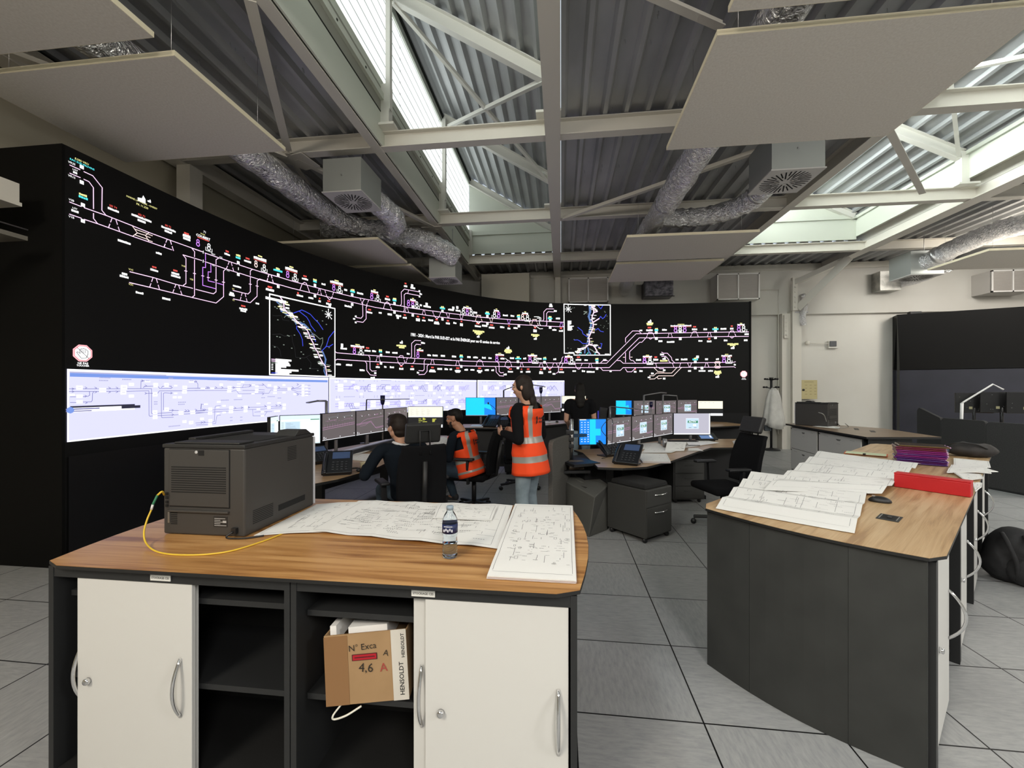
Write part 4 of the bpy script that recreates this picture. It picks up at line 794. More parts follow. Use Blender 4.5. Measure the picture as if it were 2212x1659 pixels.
def arc_top(L,Wd,bulge,ch=.05,n=8):
    """worktop outline with softly bowed ends and clipped corners, x along its length"""
    P=[(ch,0),(L-ch,0)]
    P+=[(L-.0+bulge*math.sin(math.pi*(k+1)/(n+1)),ch*.7+(Wd-1.4*ch)*(k)/(n-1)) for k in range(n)]
    P+=[(L-ch,Wd),(ch,Wd)]
    P+=[(-bulge*math.sin(math.pi*(k+1)/(n+1)),Wd-ch*.7-(Wd-1.4*ch)*(k)/(n-1)) for k in range(n)]
    return P
def worktop(lab,P,z,th,wm_,loc,rz,cat='worktop'):
    t=thing('worktop',lab,cat,(loc[0],loc[1],z),rz)
    MB().prism(P,-th+.004,-.0015).build('edge_board',EDGE,t)
    cx=sum(p[0] for p in P)/len(P); cy_=sum(p[1] for p in P)/len(P)
    MB().prism([(cx+(p[0]-cx)*.999,cy_+(p[1]-cy_)*.998) for p in P],-.0015,0).build('wood_surface',wm_,t); return t
def handle(par,p,L=.22,out=.035,ax='z',sgn=-1,name='handle'):
    """bowed chrome pull handle"""
    pts=[]
    for k in range(13):
        t=-1+2*k/12; o=out*(1-t*t)
        pts.append((p[0],p[1]+sgn*(o),p[2]+t*L/2) )
    return MB().tube(pts,.0065,8).build(name,CHROME,par)
def lock(par,p,s=-1):
    m=MB(); m.smooth=True; m.lathe([(.0,0),(.013,0),(.013,.012),(.009,.016),(0,.016)],16,Matrix.Translation(Vector(p))@Matrix.Rotation(R(90 if s<0 else -90),4,'X')); return m.build('lock',CHROME,par)
# --- storage counter nearest the camera ---
Y0=1.42
top=arc_top(2.02,1.03,.085)
worktop('warm oak worktop with black edge carrying the big printer and plans',top,.9,.018,OAK,(-1.985,1.39),0)
def plate(par,x,z,y,w=.085):
    m=MB(); m.box((x-w/2,y-.003,z-.011),(x+w/2,y,z+.011)); m.m=1; put_text(m,'STOCKAGE CSS',(x,y-.0036,z),(1,0,0),(0,0,1),width=w*.88,bold=True)
    return m.build('name_plate',[mat('plate_white',rgb(225,225,220),.5),mat('plate_ink',(.02,.02,.02,1),.6)],par)
def cabinet(lab,x0,x1,open_a,open_b,doors,shelves,px):
    t=thing('storage_cabinet',lab,'cabinet',((x0+x1)/2,Y0,0),0); c=(x0+x1)/2
    def b(n,a,bb,m=None,bv=0):
        m=m or (CHARD if n in('side_panel','top_rail','shelf') else mat('cabinet_inside_shade',(.006,.006,.006,1),.7))  # inside panels near-black: the cabinet's shade is put into their colour
        return MB().box((a[0]-c,a[1]-Y0,a[2]),(bb[0]-c,bb[1]-Y0,bb[2])).build(n,m,t,bevel=bv)
    b('side_panel',(x0,Y0+.0,0),(x0+.022,2.38,.881)); b('side_panel',(x1-.022,Y0,0),(x1,2.38,.881))
    b('top_rail',(x0+.022,Y0+.002,.84),(x1-.022,Y0+.03,.881)); b('bottom_panel',(x0+.022,Y0+.01,.05),(x1-.022,1.88,.075)); b('plinth',(x0+.022,Y0+.05,0),(x1-.022,Y0+.07,.05))
    b('back_panel',(x0+.022,1.87,.075),(x1-.022,1.885,.86)); b('rear_panel',(x0+.022,2.36,0),(x1-.022,2.38,.86))
    for z in shelves: b('shelf',(x0+.03,Y0+.055,z-.022),(x1-.03,1.86,z))
    for i,(a,bb,yf,hs,lk) in enumerate(doors):
        d=MB().box((a-c,yf-Y0,.03),(bb-c,yf-Y0+.018,.838)).build('sliding_door',WHITE,t,bevel=.002)
        for hx_,hz_ in hs: handle(d,(hx_-c,yf-Y0,hz_))
        if lk: lock(d,(lk[0]-c,yf-Y0-.001,lk[1]))
    plate(t,px-c,.861,-.001); return t
cabinet('dark storage cabinet with its white sliding doors pushed over, empty shelves showing',-2.01,-.987,-1.39,-1.01,
 [(-1.909,-1.40,Y0+.03,[(-1.893,.455)],None),(-1.888,-1.39,Y0+.006,[(-1.437,.445)],(-1.836,.439))],(.762,.43),-1.513)
cabinet('dark storage cabinet with a cardboard box sticking out beside its white doors',-.983,.054,-.96,-.53,
 [(-.528,-.05,Y0+.03,[(-.497,.478)],None),(-.477,.025,Y0+.006,[(-.009,.447)],(-.419,.443))],(.745,.43),-.481)
# --- cardboard box leaning on the shelf ---
t=thing('cardboard_box','torn cardboard box leaning out of the open cabinet, marked by hand','box',(-.70,1.455,.435),R(8))
card=add_noise(mat('cardboard',rgb(160,128,90),.85),5,rgb(150,120,84),rgb(168,136,98)); tape=mat('box_tape',rgb(138,102,66),.35)
M=Matrix.Rotation(R(-4.5),4,'Y')@Matrix.Rotation(R(-5),4,'X')
m=MB(); w,h,dp=.150,.245,.24
m.box((-w,-.008,0),(w,-.003,h),M); m.box((-w,0,0),(-w+.005,dp,h*1.0),M); m.box((w-.005,0,0),(w,dp,h*.96),M); m.box((-w,dp-.005,0),(w,dp,h),M); m.box((-w,0,0),(w,dp,.005),M)
m.m=1; m.box((-w-.001,-.0095,.0),(-w+.085,-.008,h*.98),M)
m.build('carton',[card,tape],t)
m=MB(); m.box((w-.055,-.0105,.0),(w+.001,-.0085,h*1.005),M); m.m=1
def bt(s,x,z,width,rot=0,bold=True,mi=1):
    m.m=mi; U=M@Vector((math.cos(rot),0,math.sin(rot))); V=M@Vector((-math.sin(rot),0,math.cos(rot))); put_text(m,s,M@Vector((x,-.0112,z)),U,V,width=width,bold=bold)
bt('HENSOLDT',w-.021,.075,.115,R(90)); bt('HENSOLDT',w-.012,.19,.085,R(90))
m.build('printed_tape',[mat('tape_white',rgb(205,200,190),.6),mat('tape_ink',(.03,.03,.03,1),.7)],t)
m=MB(); bt('N\u00b0 Exca',-.01,.196,.10,R(3),False,0); bt('A',.075,.168,.02,R(-12),False,0); bt('4,6',.0,.122,.052,R(-6),False,0); bt('A',.064,.118,.028,R(2),False,1)
m.build('handwriting',[mat('marker_black',(.02,.015,.01,1),.8),mat('marker_red',(.35,.05,.04,1),.8)],t)
m=MB(); m.box((-.05,-.0105,.150),(.042,-.009,.172),M); m.m=1; m.box((-.047,-.011,.152),(.039,-.010,.170),M); m.m=0; 
for k in range(14): m.box((-.04+k*.0053,-.0115,.159),(-.036+k*.0053,-.0108,.163),M)
m.build('red_sticker',[mat('sticker_dark',(.05,.005,.01,1),.5),mat('sticker_red',rgb(170,20,35),.5)],t)
m=MB(); m.box((-w+.012,.02,h-.04),(-w+.035,.2,h+.022),M); m.box((-.07,.02,h-.06),(.075,.2,h+.012),M); m.build('papers',PAPER,t)
m=MB(); m.tube(smooth([M@Vector(p) for p in ((-.02,-.02,-.002),(-.07,-.035,-.02),(-.115,-.03,-.032),(-.118,-.03,-.018),(-.1,-.0,-.002))],5),.0035,6); m.build('plastic_strap',mat('strap_white',rgb(220,218,205),.5),t)
# --- big printer ---
PR=mat('printer_grey',rgb(62,60,58),.55); PRD=mat('printer_dark',rgb(40,40,40),.5); SL=mat('slot_dark',(.004,.004,.004,1),.8); PRT=mat('printer_tray_white',rgb(200,200,205),.5)
def printer(lab,loc,rz):
    """x across the back, y towards the front, back face at y=0"""
    t=thing('printer',lab,'printer',loc,rz); w=.207; D_=.535
    m=MB(); m.box((-w,0,.002),(w,D_,.405)); m.build('body',PR,t,bevel=.008)
    m=MB(); m.prism([(-w-.003,-.004),(w+.003,-.004),(w+.003,D_+.004),(-w-.003,D_+.004)],.405,.423); m.prism([(-w+.05,.004),(w-.03,.004),(w-.03,.1),(-w+.05,.1)],.423,.432); m.box((-w+.01,.12,.423),(-w+.05,D_-.02,.438)); m.build('top_cover',PRD,t,bevel=.004)
    m=MB(); m.add([(-w+.06,.14,.4245),(w-.04,.14,.4245),(w-.04,.38,.4245),(-w+.06,.38,.4245)],[(0,1,2,3)]); m.build('output_well',SL,t)
    m=MB(); m.prism([(D_-.02,.423),(D_-.17,.423),(D_-.14,.452),(D_-.07,.452)],w-.12,w,Matrix(((0,0,1,0),(1,0,0,0),(0,1,0,0),(0,0,0,1)))); m.build('control_panel',PRD,t,bevel=.003)
    m=MB(); m.box((-w+.036,-.006,.135),(w-.075,-.0005,.398)); d=m.build('rear_door',PR,t,bevel=.003)
    m=MB(); m.box((-w+.033,-.0015,.130),(w-.072,-.0002,.401)); m.build('door_gap',SL,t)
    m=MB(); 
    for k in range(12): z=.315-k*.0105; m.box((-w+.048,-.0075,z),(w-.088,-.0055,z+.0042))
    m.build('rear_vent',SL,d); MB().box((-.02,-.0075,.372),(.008,-.0055,.396)).build('latch_recess',SL,d)
    m=MB(); m.lathe([(.004,0),(.0075,0),(.0075,.002),(.004,.002)],12,Matrix.Translation((-.03,-.0065,.387))@Matrix.Rotation(R(90),4,'X')); m.build('lock_symbol',mat('symbol_grey',(.5,.5,.5,1),.5),d)
    m=MB(); m.prism([(-w+.03,-.012),(w-.075,-.012),(w-.075,.0),(-w+.03,.0)],.108,.118); m.build('rear_ledge',PR,t,bevel=.002)
    m=MB()
    for k in range(7): z=.10-k*.0085; m.box((-w+.04,-.002,z),(-w+.072,.0005,z+.0035))
    m.build('small_vent',SL,t)
    m=MB(); m.box((-w+.026,-.004,.055),(-w+.036,.0,.112)); m.build('card_slot',mat('slot_metal',(.4,.4,.4,1),.35,.9),t)
    m=MB()
    for z in (.185,.165,.145,.128): m.box((-w+.012,-.003,z),(-w+.026,.0005,z+.012))
    m.build('port',SL,t)
    m=MB(); m.box((w-.155,-.0015,.045),(w-.085,-.0006,.092)); m.m=1
    for k in range(5): m.box((w-.15,-.0022,.05+k*.008),(w-.15+(.06,.03,.045,.03,.055)[k],-.0016,.0525+k*.008))
    m.box((w-.108,-.0022,.064),(w-.09,-.0016,.074)); m.build('rating_label',[PRD,mat('label_print',(.45,.45,.45,1),.6)],t)
    m=MB(); m.box((w-.055,-.016,.02),(w-.032,.0,.045)); m.tube(smooth([(w-.045,-.016,.03),(w-.06,-.035,.015),(w-.05,-.03,.006),(w+.02,-.02,.006),(w+.08,.02,.006)],6),.004,6); m.build('power_plug',BLACK,t)
    for (a,z0,n,hh) in ((.15,.045,8,.0),(.30,.30,9,0)):
        m=MB()
        for k in range(n):
            y0=a if z0<.1 else .30; m.add([(w+.001,y0-.10 if z0<.1 else y0,z0+k*.0085),(w+.001,y0+.04 if z0<.1 else y0+.075,z0+k*.0085),(w+.001,y0+.04 if z0<.1 else y0+.075,z0+k*.0085+.004),(w+.001,y0-.10 if z0<.1 else y0,z0+k*.0085+.004)],[(0,1,2,3)])
        m.build('side_vent',SL,t)
    m=MB(); m.box((w-.001,.23,.055),(w+.0015,.45,.085)); m.build('side_grip',SL,t)
    m=MB(); m.box((-w+.003,D_,.01),(w+.003,D_+.012,.40)); m.build('paper_tray',PRT,t,bevel=.002); return t
printer('large dark grey laser printer on the oak counter, its back to the camera',(-1.6435,1.748,.9),0)
pr2=printer('dark grey laser printer on the far white-fronted counter near the wall',hz(1800,921,.9),R(38))
# --- network cable ---
t=thing('network_cable','yellow network cable with a green and white sleeve looping on the counter','cable',(0,0,0))
p0=Vector((-1.84,1.742,1.085)); cp=[p0,p0+Vector((-.03,-.02,.0)),hy(345,1075,1.70),hy(333,1090,1.69)]
m=MB(); P=[p0,hy(350,1062,1.71),hy(340,1070,1.70)]; m.tube(smooth(P,5),.0042,8); m.build('plug_end',mat('cable_yellow',rgb(225,190,60),.5),t)
MB().tube(smooth([hy(340,1070,1.70),hy(334,1082,1.69),hy(330,1090,1.685)],5),.0048,8).build('green_sleeve',mat('cable_green',rgb(45,120,85),.5),t)
MB().tube([hy(330,1090,1.685),hy(327,1101,1.68)],.0048,8).build('white_sleeve',mat('cable_white',rgb(225,225,225),.5),t)
P=[hy(327,1101,1.68),hy(317,1125,1.66),hy(311,1150,1.63),hy(315,1172,1.60),hz(335,1190,.906),hz(375,1198,.904),hz(440,1198,.904),hz(500,1190,.904),hz(560,1172,.904),hz(600,1157,.904),hz(640,1140,.904)]
MB().tube(smooth(P,6),.0036,8).build('cable_run',mat('cable_yellow',rgb(225,190,60),.5),t)
# --- paper plans ---
def sheet(name,lab,cs,cat='plan',folds=(0,0),amp=0.0,seed=1,ink=60,z=.0,curl=0,th=.0012,layers=1,grp=None,dens=1.0,rows=(16,10),mtl=None):
    """paper lying on a surface: cs four world corners (near-left, near-right, far-right, far-left)"""
    cs=[Vector(c) for c in cs]; ctr=sum(cs,Vector())/4; t=thing(name,lab,cat,ctr,0,grp); rr=random.Random(seed)
    def hgt(u,v):
        h=z+curl*(max(0,.12-u)*6+max(0,u-.88)*6)*abs(math.sin(v*9+seed))
        if folds[0]: x=u*folds[0]; h+=amp*(1-abs((x%1)*2-1))
        if folds[1]: x=v*folds[1]; h+=amp*(1-abs((x%1)*2-1))
        h+=.0012*(1+math.sin(u*7+seed))*(1+math.sin(v*6+seed*2))*.5
        return h
    def P(u,v,dz=0):
        p=cs[0]*(1-u)*(1-v)+cs[1]*u*(1-v)+cs[2]*u*v+cs[3]*(1-u)*v-ctr; return Vector((p.x,p.y,p.z+hgt(u,v)+dz))
    nu,nv=rows; nu=max(nu,folds[0]*4); nv=max(nv,folds[1]*4)
    for L in range(layers):
        m=MB(); vs=[];dz=L*.0022
        jit=(rr.uniform(-.003,.003),rr.uniform(-.003,.003)) if layers>1 and L<layers-1 else (0,0)
        for j in range(nv+1):
            for i in range(nu+1): p=P(i/nu,j/nv,dz); vs.append((p.x+jit[0],p.y+jit[1],p.z))
        n1=len(vs); vs+=[(a,b,c-th) for a,b,c in vs]; fs=[]
        for j in range(nv):
            for i in range(nu): a=j*(nu+1)+i; fs+=[(a,a+1,a+nu+2,a+nu+1),(n1+a,n1+a+nu+1,n1+a+nu+2,n1+a+1)]
        for i in range(nu): a=i; fs.append((a,n1+a,n1+a+1,a+1)); a=nv*(nu+1)+i; fs.append((a,a+1,n1+a+1,n1+a))
        for j in range(nv): a=j*(nu+1); fs.append((a,a+nu+1,n1+a+nu+1,n1+a)); a=j*(nu+1)+nu; fs.append((a,n1+a,n1+a+nu+1,a+nu+1))
        m.add(vs,fs); m.build('paper',mtl or (PAPER if L%2==0 or L==layers-1 else mat('paper_under',rgb(205,190,190),.8)),t)
    if ink:
        m=MB(); top_=(layers-1)*.0022+.0006
        def ln(u0,v0,u1,v1,w):
            a,b=P(u0,v0,top_),P(u1,v1,top_); d=(b-a); n=max(1,int(max(abs(u1-u0)*nu,abs(v1-v0)*nv)))
            pr=None
            for k in range(n+1):
                q=P(u0+(u1-u0)*k/n,v0+(v1-v0)*k/n,top_); dd=Vector((-d.y,d.x,0)); 
                if dd.length<1e-6: return
                dd.normalize(); e=(q-dd*w,q+dd*w)
                if pr: m.add([pr[0],pr[1],e[1],e[0]],[(0,3,2,1)])
                pr=e
        for k in range(ink):
            u,v=rr.uniform(.1,.9),rr.uniform(.12,.88); s_=rr.uniform(.02,.16)*dens; k2=rr.random()
            if k2<.35: ln(u,v,min(.96,u+s_),v,.0007)
            elif k2<.6: ln(u,v,u,min(.96,v+s_),.0007)
            elif k2<.75:
                e=min(.96,u+s_*.5); f_=min(.95,v+s_*.35); ln(u,v,e,v,.0006); ln(e,v,e,f_,.0006); ln(e,f_,u,f_,.0006); ln(u,f_,u,v,.0006)
            else:
                for q in range(5):
                    if u+q*.012<.95: ln(u+q*.012,v,u+q*.012+.007,v,.0018)
        for a in (.04,.96): ln(a,.05,a,.95,.0006); ln(.04,a,.96,a,.0006)
        m.build('printed_drawing',INK,t)
    return t
def zc(pts,z): return [hz(px,py,z) for px,py in pts]
sheet('paper_plan','loose white plan sheet tucked against the big printer',zc([(548,1158),(705,1150),(775,1085),(684,1090)],.9025),folds=(1,0),amp=.004,seed=3,ink=40,z=.002)
sheet('paper_plan','wide unfolded white track plan under the water bottle',zc([(655,1148),(1077,1187),(1108,1093),(775,1083)],.903),folds=(4,0),amp=.006,seed=8,ink=230,z=.003,rows=(24,12),dens=.8)
sheet('paper_plan','small folded sheet lying on top of the wide unfolded plan',zc([(935,1119),(1062,1124),(1076,1092),(950,1087)],.917),folds=(0,1),amp=.006,seed=12,ink=60,z=.0,dens=.6)
sheet('paper_plan','thick folded plan packet at the bowed end of the oak counter',zc([(1052,1251),(1245,1262),(1237,1097),(1113,1093)],.902),folds=(0,4),amp=.003,seed=21,ink=150,z=.002,layers=6,rows=(10,20),dens=.6)
# --- water bottle ---
b0=hz(972,1203,.9)
t=thing('water_bottle','half-full clear plastic water bottle with a navy label','bottle',b0)
pet=mat('pet_plastic',(.85,.93,1,1),.04,trans=1,ior=1.25)
prof=[(.0,.0015),(.022,.0),(.029,.004),(.0305,.012),(.0285,.02),(.0305,.028),(.0285,.036),(.0305,.044),(.0285,.052),(.0305,.06),(.029,.07),(.028,.085),(.0305,.095),(.031,.1),(.031,.14),(.0305,.146),(.029,.155),(.022,.172),(.0135,.186),(.0125,.192),(.0125,.2)]
MB().lathe(prof,28).build('bottle_body',pet,t)
MB().lathe([(.0,.003),(.026,.004),(.0285,.012),(.0265,.02),(.0285,.028),(.0265,.036),(.0285,.044),(.0265,.05),(.0285,.056),(0,.056)],24).build('water',mat('water_in_bottle',(.8,.92,1,1),.02,trans=1,ior=1.33),t)
MB().lathe([(.0315,.102),(.0315,.139)],28).build('label',mat('bottle_label',rgb(28,40,84),.4),t)
m=MB()
for k in range(5): m.cbox((-.016+k*.008,-.0318+abs(k-2)*.0012,.115+(k%2)*.004),(.005,.0006,.010))
for k in range(7): m.cbox((-.015+k*.005,-.0319+abs(k-3)*.0009,.131),(.0035,.0006,.003))
m.build('label_print',mat('label_white',rgb(220,225,235),.5),t)
MB().lathe([(.0145,.192),(.0145,.205),(.013,.207),(0,.207)],20).build('cap',mat('cap_blue',rgb(170,190,205),.4,trans=.3),t)
# ================= angled plan counter =================
CO=Vector((1.52,1.85)); CA_=R(46); cu,su=math.cos(CA_),math.sin(CA_)
def CL(x,y,z=0): return Vector((CO.x+x*cu-y*su,CO.y+x*su+y*cu,z))
L2=4.36
worktop('long light oak worktop set at an angle, covered with plans and folders',arc_top(L2,.99,.09,.06),.9,.018,OAKL,CO,CA_)
labs=['dark cabinet with white sliding door under the angled counter, nearest the end panel','second dark cabinet with white sliding door from the near end panel','third dark cabinet with white sliding door from the near end panel','dark cabinet with white sliding door furthest along the angled counter']
for k in range(4):
    x0=.09+k*1.055; t=thing('storage_cabinet',labs[k],'cabinet',CL(x0,.03),CA_); W_=1.04
    MB().box((0,.0,0),(.022,.94,.881)).build('side_panel',CHARD,t); MB().box((W_-.022,.0,0),(W_,.94,.881)).build('side_panel',CHARD,t)
    MB().box((.022,.46,.06),(W_-.022,.475,.86)).build('back_panel',CHARD,t); MB().box((.022,.01,.84),(W_-.022,.04,.881)).build('top_rail',CHARD,t); MB().box((.022,.05,0),(W_-.022,.07,.06)).build('plinth',CHARD,t)
    MB().box((.022,.04,.06),(W_-.022,.46,.08)).build('bottom_panel',CHARD,t); MB().box((.022,.92,0),(W_-.022,.94,.86)).build('rear_panel',CHARD,t)
    for z in (.36,.62): MB().box((.03,.05,z),(W_-.03,.45,z+.02)).build('shelf',CHARD,t)
    if k==0:
        SH=(-.09,-.03)
        P=[(-.09*math.sin(math.pi*(k+1)/13)+.015,.05+.90*k/11) for k in range(12)]
        m=MB(); 
        for a,b in ((0,3),(3,8),(8,11)):
            q=P[a:b+1]; q=[(q[0][0],q[0][1]+0.0006)]+q[1:-1]+[(q[-1][0],q[-1][1]-0.0006)]; m.prism([(p[0]-.09,p[1]-.03) for p in q]+[(p[0]+.03-.09,p[1]-.03) for p in reversed(q)],0.001,.881)
        m.build('end_panel',add_noise(mat('end_panel_dark',rgb(50,51,49),.75),6,rgb(45,46,44),rgb(54,55,53)),t)
        m=MB(); m.prism([(.028-.09,-.002),(.03-.09,.93),(-.002,.94),(-.002,-.002)],0,.87); m.build('corner_post',CHARD,t)
    d=MB().box((.06,.006,.03),(.52,.024,.838)).build('sliding_door',WHITE,t,bevel=.002); handle(d,(.49,.006,.47),.24,.06); lock(d,(.12,.005,.44))
# items on it
def onr(px,py,z=.905): return hz(px,py,z)
m=MB(); C1=sheet('paper_plan','crumpled zigzag-folded plan at the near tip of the angled counter',zc([(1546,1099),(1846,1153),(1882,1046),(1630,1020)],.903),folds=(0,4),amp=.028,seed=31,ink=200,z=.002,curl=.004,rows=(16,16),dens=.9)
C2=sheet('paper_plan','second zigzag-folded plan, between the tip plan and the red box file',zc([(1650,1062),(1905,1070),(1990,1005),(1775,977)],.909),folds=(0,5),amp=.026,seed=37,ink=200,z=.01,curl=.004,rows=(16,20),dens=.9)
# red box file
e0=hz(1931,1051,.902); e1=hz(2097,1075,.902); u=(e1-e0); Lr=u.length; ang=math.atan2(u.y,u.x)
t=thing('box_file','bright red closed box file lying on the angled counter','box file',e0,ang); red=mat('red_card',rgb(190,22,30),.55)
MB().box((0,0,0),(Lr,.085,.088)).build('box_body',red,t,bevel=.004); MB().box((-.002,.002,.088),(Lr+.002,.087,.098)).build('lid',red,t,bevel=.004); MB().box((Lr*.35,-.002,.078),(Lr*.62,.0,.09)).build('lid_flap',red,t)
# translucent folders
fc=[('purple',(.075,.02,.17,1)),('violet',(.13,.015,.19,1)),('magenta',(.22,.012,.16,1)),('burgundy',(.16,.015,.04,1)),('amber',(.14,.08,.025,1))]
f0=hz(1985,1000,.905); fu=(hz(2055,1012,.905)-hz(1905,1000,.905)).normalized(); fa=math.atan2(fu.y,fu.x)
NF=11; seq=[0,1,0,1,2,1,2,2,3,3,4]
for k in range(NF):
    nm,c=fc[seq[k]]; rr=random.Random(k+5)
    pm=mat('folder_'+nm,c,.12,trans=.25,ior=1.4,coat=.5)
    where='at the bottom of the pile' if k==0 else ('on top of the pile' if k==NF-1 else '%s up from the bottom of the pile'%('second','third','fourth','fifth','sixth','seventh','eighth','ninth','tenth')[k-1])
    t=thing('document_folder','glossy %s document folder, %s'%(nm,where),'folder',(f0.x+rr.uniform(-.01,.01),f0.y+rr.uniform(-.01,.01),.905+k*.0155),fa+rr.uniform(-.05,.05),'glossy coloured folders piled on the angled counter')
    MB().box((-.165,-.12,0),(.165,.12,.0135)).build('cover',pm,t,bevel=.005)
    m=MB(); m.smooth=True
    for j in range(4): m.ell((.168,-.09+j*.055+rr.uniform(-.01,.01),.007),(.006,.012,.006),8,6)
    m.build('elastic_loops',mat('folder_gloss',(.6,.3,.6,1),.08),t)
# white folded sheets sticking out towards the cabinet side
for i,(c,lab) in enumerate([([(2060,1009),(2140,1010),(2136,997),(2060,990)],'white slim paper strip jutting past the folders, furthest one'),([(2050,1015),(2142,1024),(2132,1012),(2055,1005)],'white slim paper strip jutting past the folders, middle one'),([(2045,1022),(2155,1020),(2120,1010),(2050,1012)],'pointed white sheet hanging over the counter edge'),([(2085,1040),(2125,1035),(2118,1026),(2060,1022)],'folded white sheet end behind the red box file'),([(2106,1064),(2119,1054),(2120,1045),(2100,1045)],'small white paper corner beside the red box file')]):
    sheet('paper_sheet',lab,zc(c,.91),cat='paper',seed=50+i,ink=10,z=.001+i*.0015,rows=(4,3),th=.003,layers=2)
t=thing('card_folder','flat orange card folder beside the purple folder pile','folder',hz(1870,981,.905),CA_+R(-82)); MB().box((-.17,-.1,0),(.17,.1,.006)).build('cover',mat('orange_card',rgb(205,95,50),.6),t); MB().box((-.16,-.11,.006),(.16,.09,.008)).build('inner_sheet',mat('green_paper',rgb(205,215,180),.7),t)
t=tag(MB().cbox(hz(1867,981,.92),(.035,.02,.015),(0,0,CA_)).build('binder_clip',BLACK,bevel=.003),'tiny black binder clip on the orange card folder','clip')
# black bag with a shiny handle
b=hz(2095,985,.905); t=thing('soft_bag','crumpled black soft bag at the far end of the angled counter','bag',b,R(-30))
m=MB(); m.smooth=True; m.ell((0,0,.06),(.20,.11,.075),22,12)
for i,v in enumerate(m.v): k=.012*math.sin(v[0]*40+v[2]*25)*math.cos(v[1]*33); m.v[i]=(v[0],v[1],max(0,v[2]+k))
m.build('bag_body',add_noise(mat('bag_cloth',(.02,.018,.018,1),.7),9,(.012,.01,.01,1),(.04,.034,.032,1),bump=.6),t)
m=MB(); m.tube(smooth([(-.18,-.05,.1),(-.1,-.09,.135),(.02,-.1,.13),(.1,-.1,.09)],6),.008,6); m.build('strap',BLACK,t)
m=MB(); m.smooth=True; m.ell((-.2,-.06,.05),(.05,.04,.05),10,8); m.build('plastic_wrap',mat('shiny_wrap',(.12,.14,.2,1),.08,.4),t)
# mouse and socket
def mouse(lab,loc,rz,m_=None):
    t=thing('computer_mouse',lab,'mouse',loc,rz); m=MB(); m.smooth=True; m.ell((0,0,.004),(.032,.055,.03),16,10)
    for i,v in enumerate(m.v): m.v[i]=(v[0],v[1],max(0,v[2]))
    m.build('shell',m_ or BLACK,t); MB().cbox((0,.03,.033),(.006,.016,.006)).build('scroll_wheel',ALU,t); return t
mouse('black computer mouse peeking out from under the zigzag plans',hz(1901,1084,.902),R(60))
s0=hz(1921,1119,.9); t=thing('desk_socket','flush black power socket set into the angled worktop','socket',(s0.x,s0.y,.9),CA_)
MB().box((-.065,-.045,0),(.065,.045,.003)).build('frame',CHARD,t,bevel=.001); MB().box((-.045,-.032,.003),(.045,.032,.0036)).build('insert',SL,t); 
for a in (-.034,.034): MB().box((-.048,a-.002,.003),(.048,a+.002,.0048)).build('metal_strip',ALU,t)
MB().box((-.02,-.012,.0036),(.012,.006,.008)).build('plug_hole',BLACK,t)
# backpack on the floor
b=hz(2195,1255,0); t=thing('backpack','black backpack with a lime green patch on the floor by the angled counter','backpack',b,R(-35))
bk=add_noise(mat('backpack_cloth',(.012,.012,.013,1),.8),14,(.008,.008,.009,1),(.022,.022,.024,1),bump=.5)
m=MB(); m.smooth=True; m.ell((0,0,.2),(.19,.17,.24),22,14)
for i,v in enumerate(m.v): k=.018*math.sin(v[0]*28)*math.cos(v[2]*22+v[1]*15); m.v[i]=(v[0]*(1+.25*(v[2]<.15)),v[1]+k,max(0,v[2]))
m.build('pack_body',bk,t); m=MB(); m.smooth=True; m.ell((.03,-.13,.13),(.12,.08,.12),16,10); m.build('front_pocket',bk,t)
m=MB(); m.smooth=True; m.ell((.09,-.185,.12),(.075,.03,.045),14,8); m.build('green_patch',mat('lime_cloth',rgb(120,150,30),.7),t)
for x in (-.09,.03): MB().tube(smooth([(x,-.1,.40),(x+.02,-.2,.34),(x+.06,-.21,.2),(x+.07,-.17,.06)],6),.016,8).build('shoulder_strap',bk,t)
# ================= far counter with white drawers =================
P=[hz(*p,.9) for p in ((1697,915),(1775,928),(1872,944),(2034,944),(1905,925),(1740,913))]
t=thing('worktop','brown oak worktop with printer, above the white drawer units by the wall','worktop',(0,0,.9)); MB().prism([(p.x,p.y) for p in reversed(P)],-.03,-.002).build('edge_board',EDGE,t); MB().prism([(p.x,p.y) for p in reversed(P)],-.002,0).build('wood_surface',wood('oak_brown',rgb(112,92,74),rgb(132,112,92),rgb(146,126,106),R(90)),t)
A_=P[0]+Vector((.06,-.06,0)); Bp=P[2]+Vector((.06,.1,0)); dv=(Bp-A_); dv.z=0; Lw=dv.length; an=math.atan2(dv.y,dv.x)
def drawer_unit(lab,o,rz,w,d=.45,h=.85):
    t=thing('drawer_unit',lab,'drawer unit',o,rz)
    MB().box((0,.02,0),(w,d,h)).build('case',CHARD,t)
    for k in range(2):
        z0=.04+k*.405; dd=MB().box((.015,0,z0),(w-.03,.02,z0+.395)).build('drawer',WHITE,t,bevel=.002)
        m=MB(); m.prism([(w*.44,z0+.335),(w*.56,z0+.335),(w*.53,z0+.31),(w*.47,z0+.31)],-.0015,.001,Matrix(((1,0,0,0),(0,0,-1,0),(0,1,0,0),(0,0,0,1)))); m.build('grip',mat('grip_grey',rgb(110,110,108),.5),dd)
        m=MB(); m.box((w*.14,-.001,z0+.35),(w*.26,0,z0+.356)); m.box((w*.75,-.001,z0+.35),(w*.85,0,z0+.356)); m.box((w*.46,-.001,z0+.26),(w*.54,0,z0+.264)); m.build('label_strip',mat('label_grey',rgb(170,170,168),.6),dd)
        MB().cbox((.035,-.002,z0+.37),(.018,.006,.018)).build('lock',BLACK,dd)
    return t
l1=1.0
drawer_unit('white two-drawer unit nearer the coat stand',A_*1.0-Vector((0,0,A_.z)),an,Lw*.43)
o2=A_+dv*.44; drawer_unit('white two-drawer unit nearer the folder pile',(o2.x,o2.y,0),an,Lw*.52)
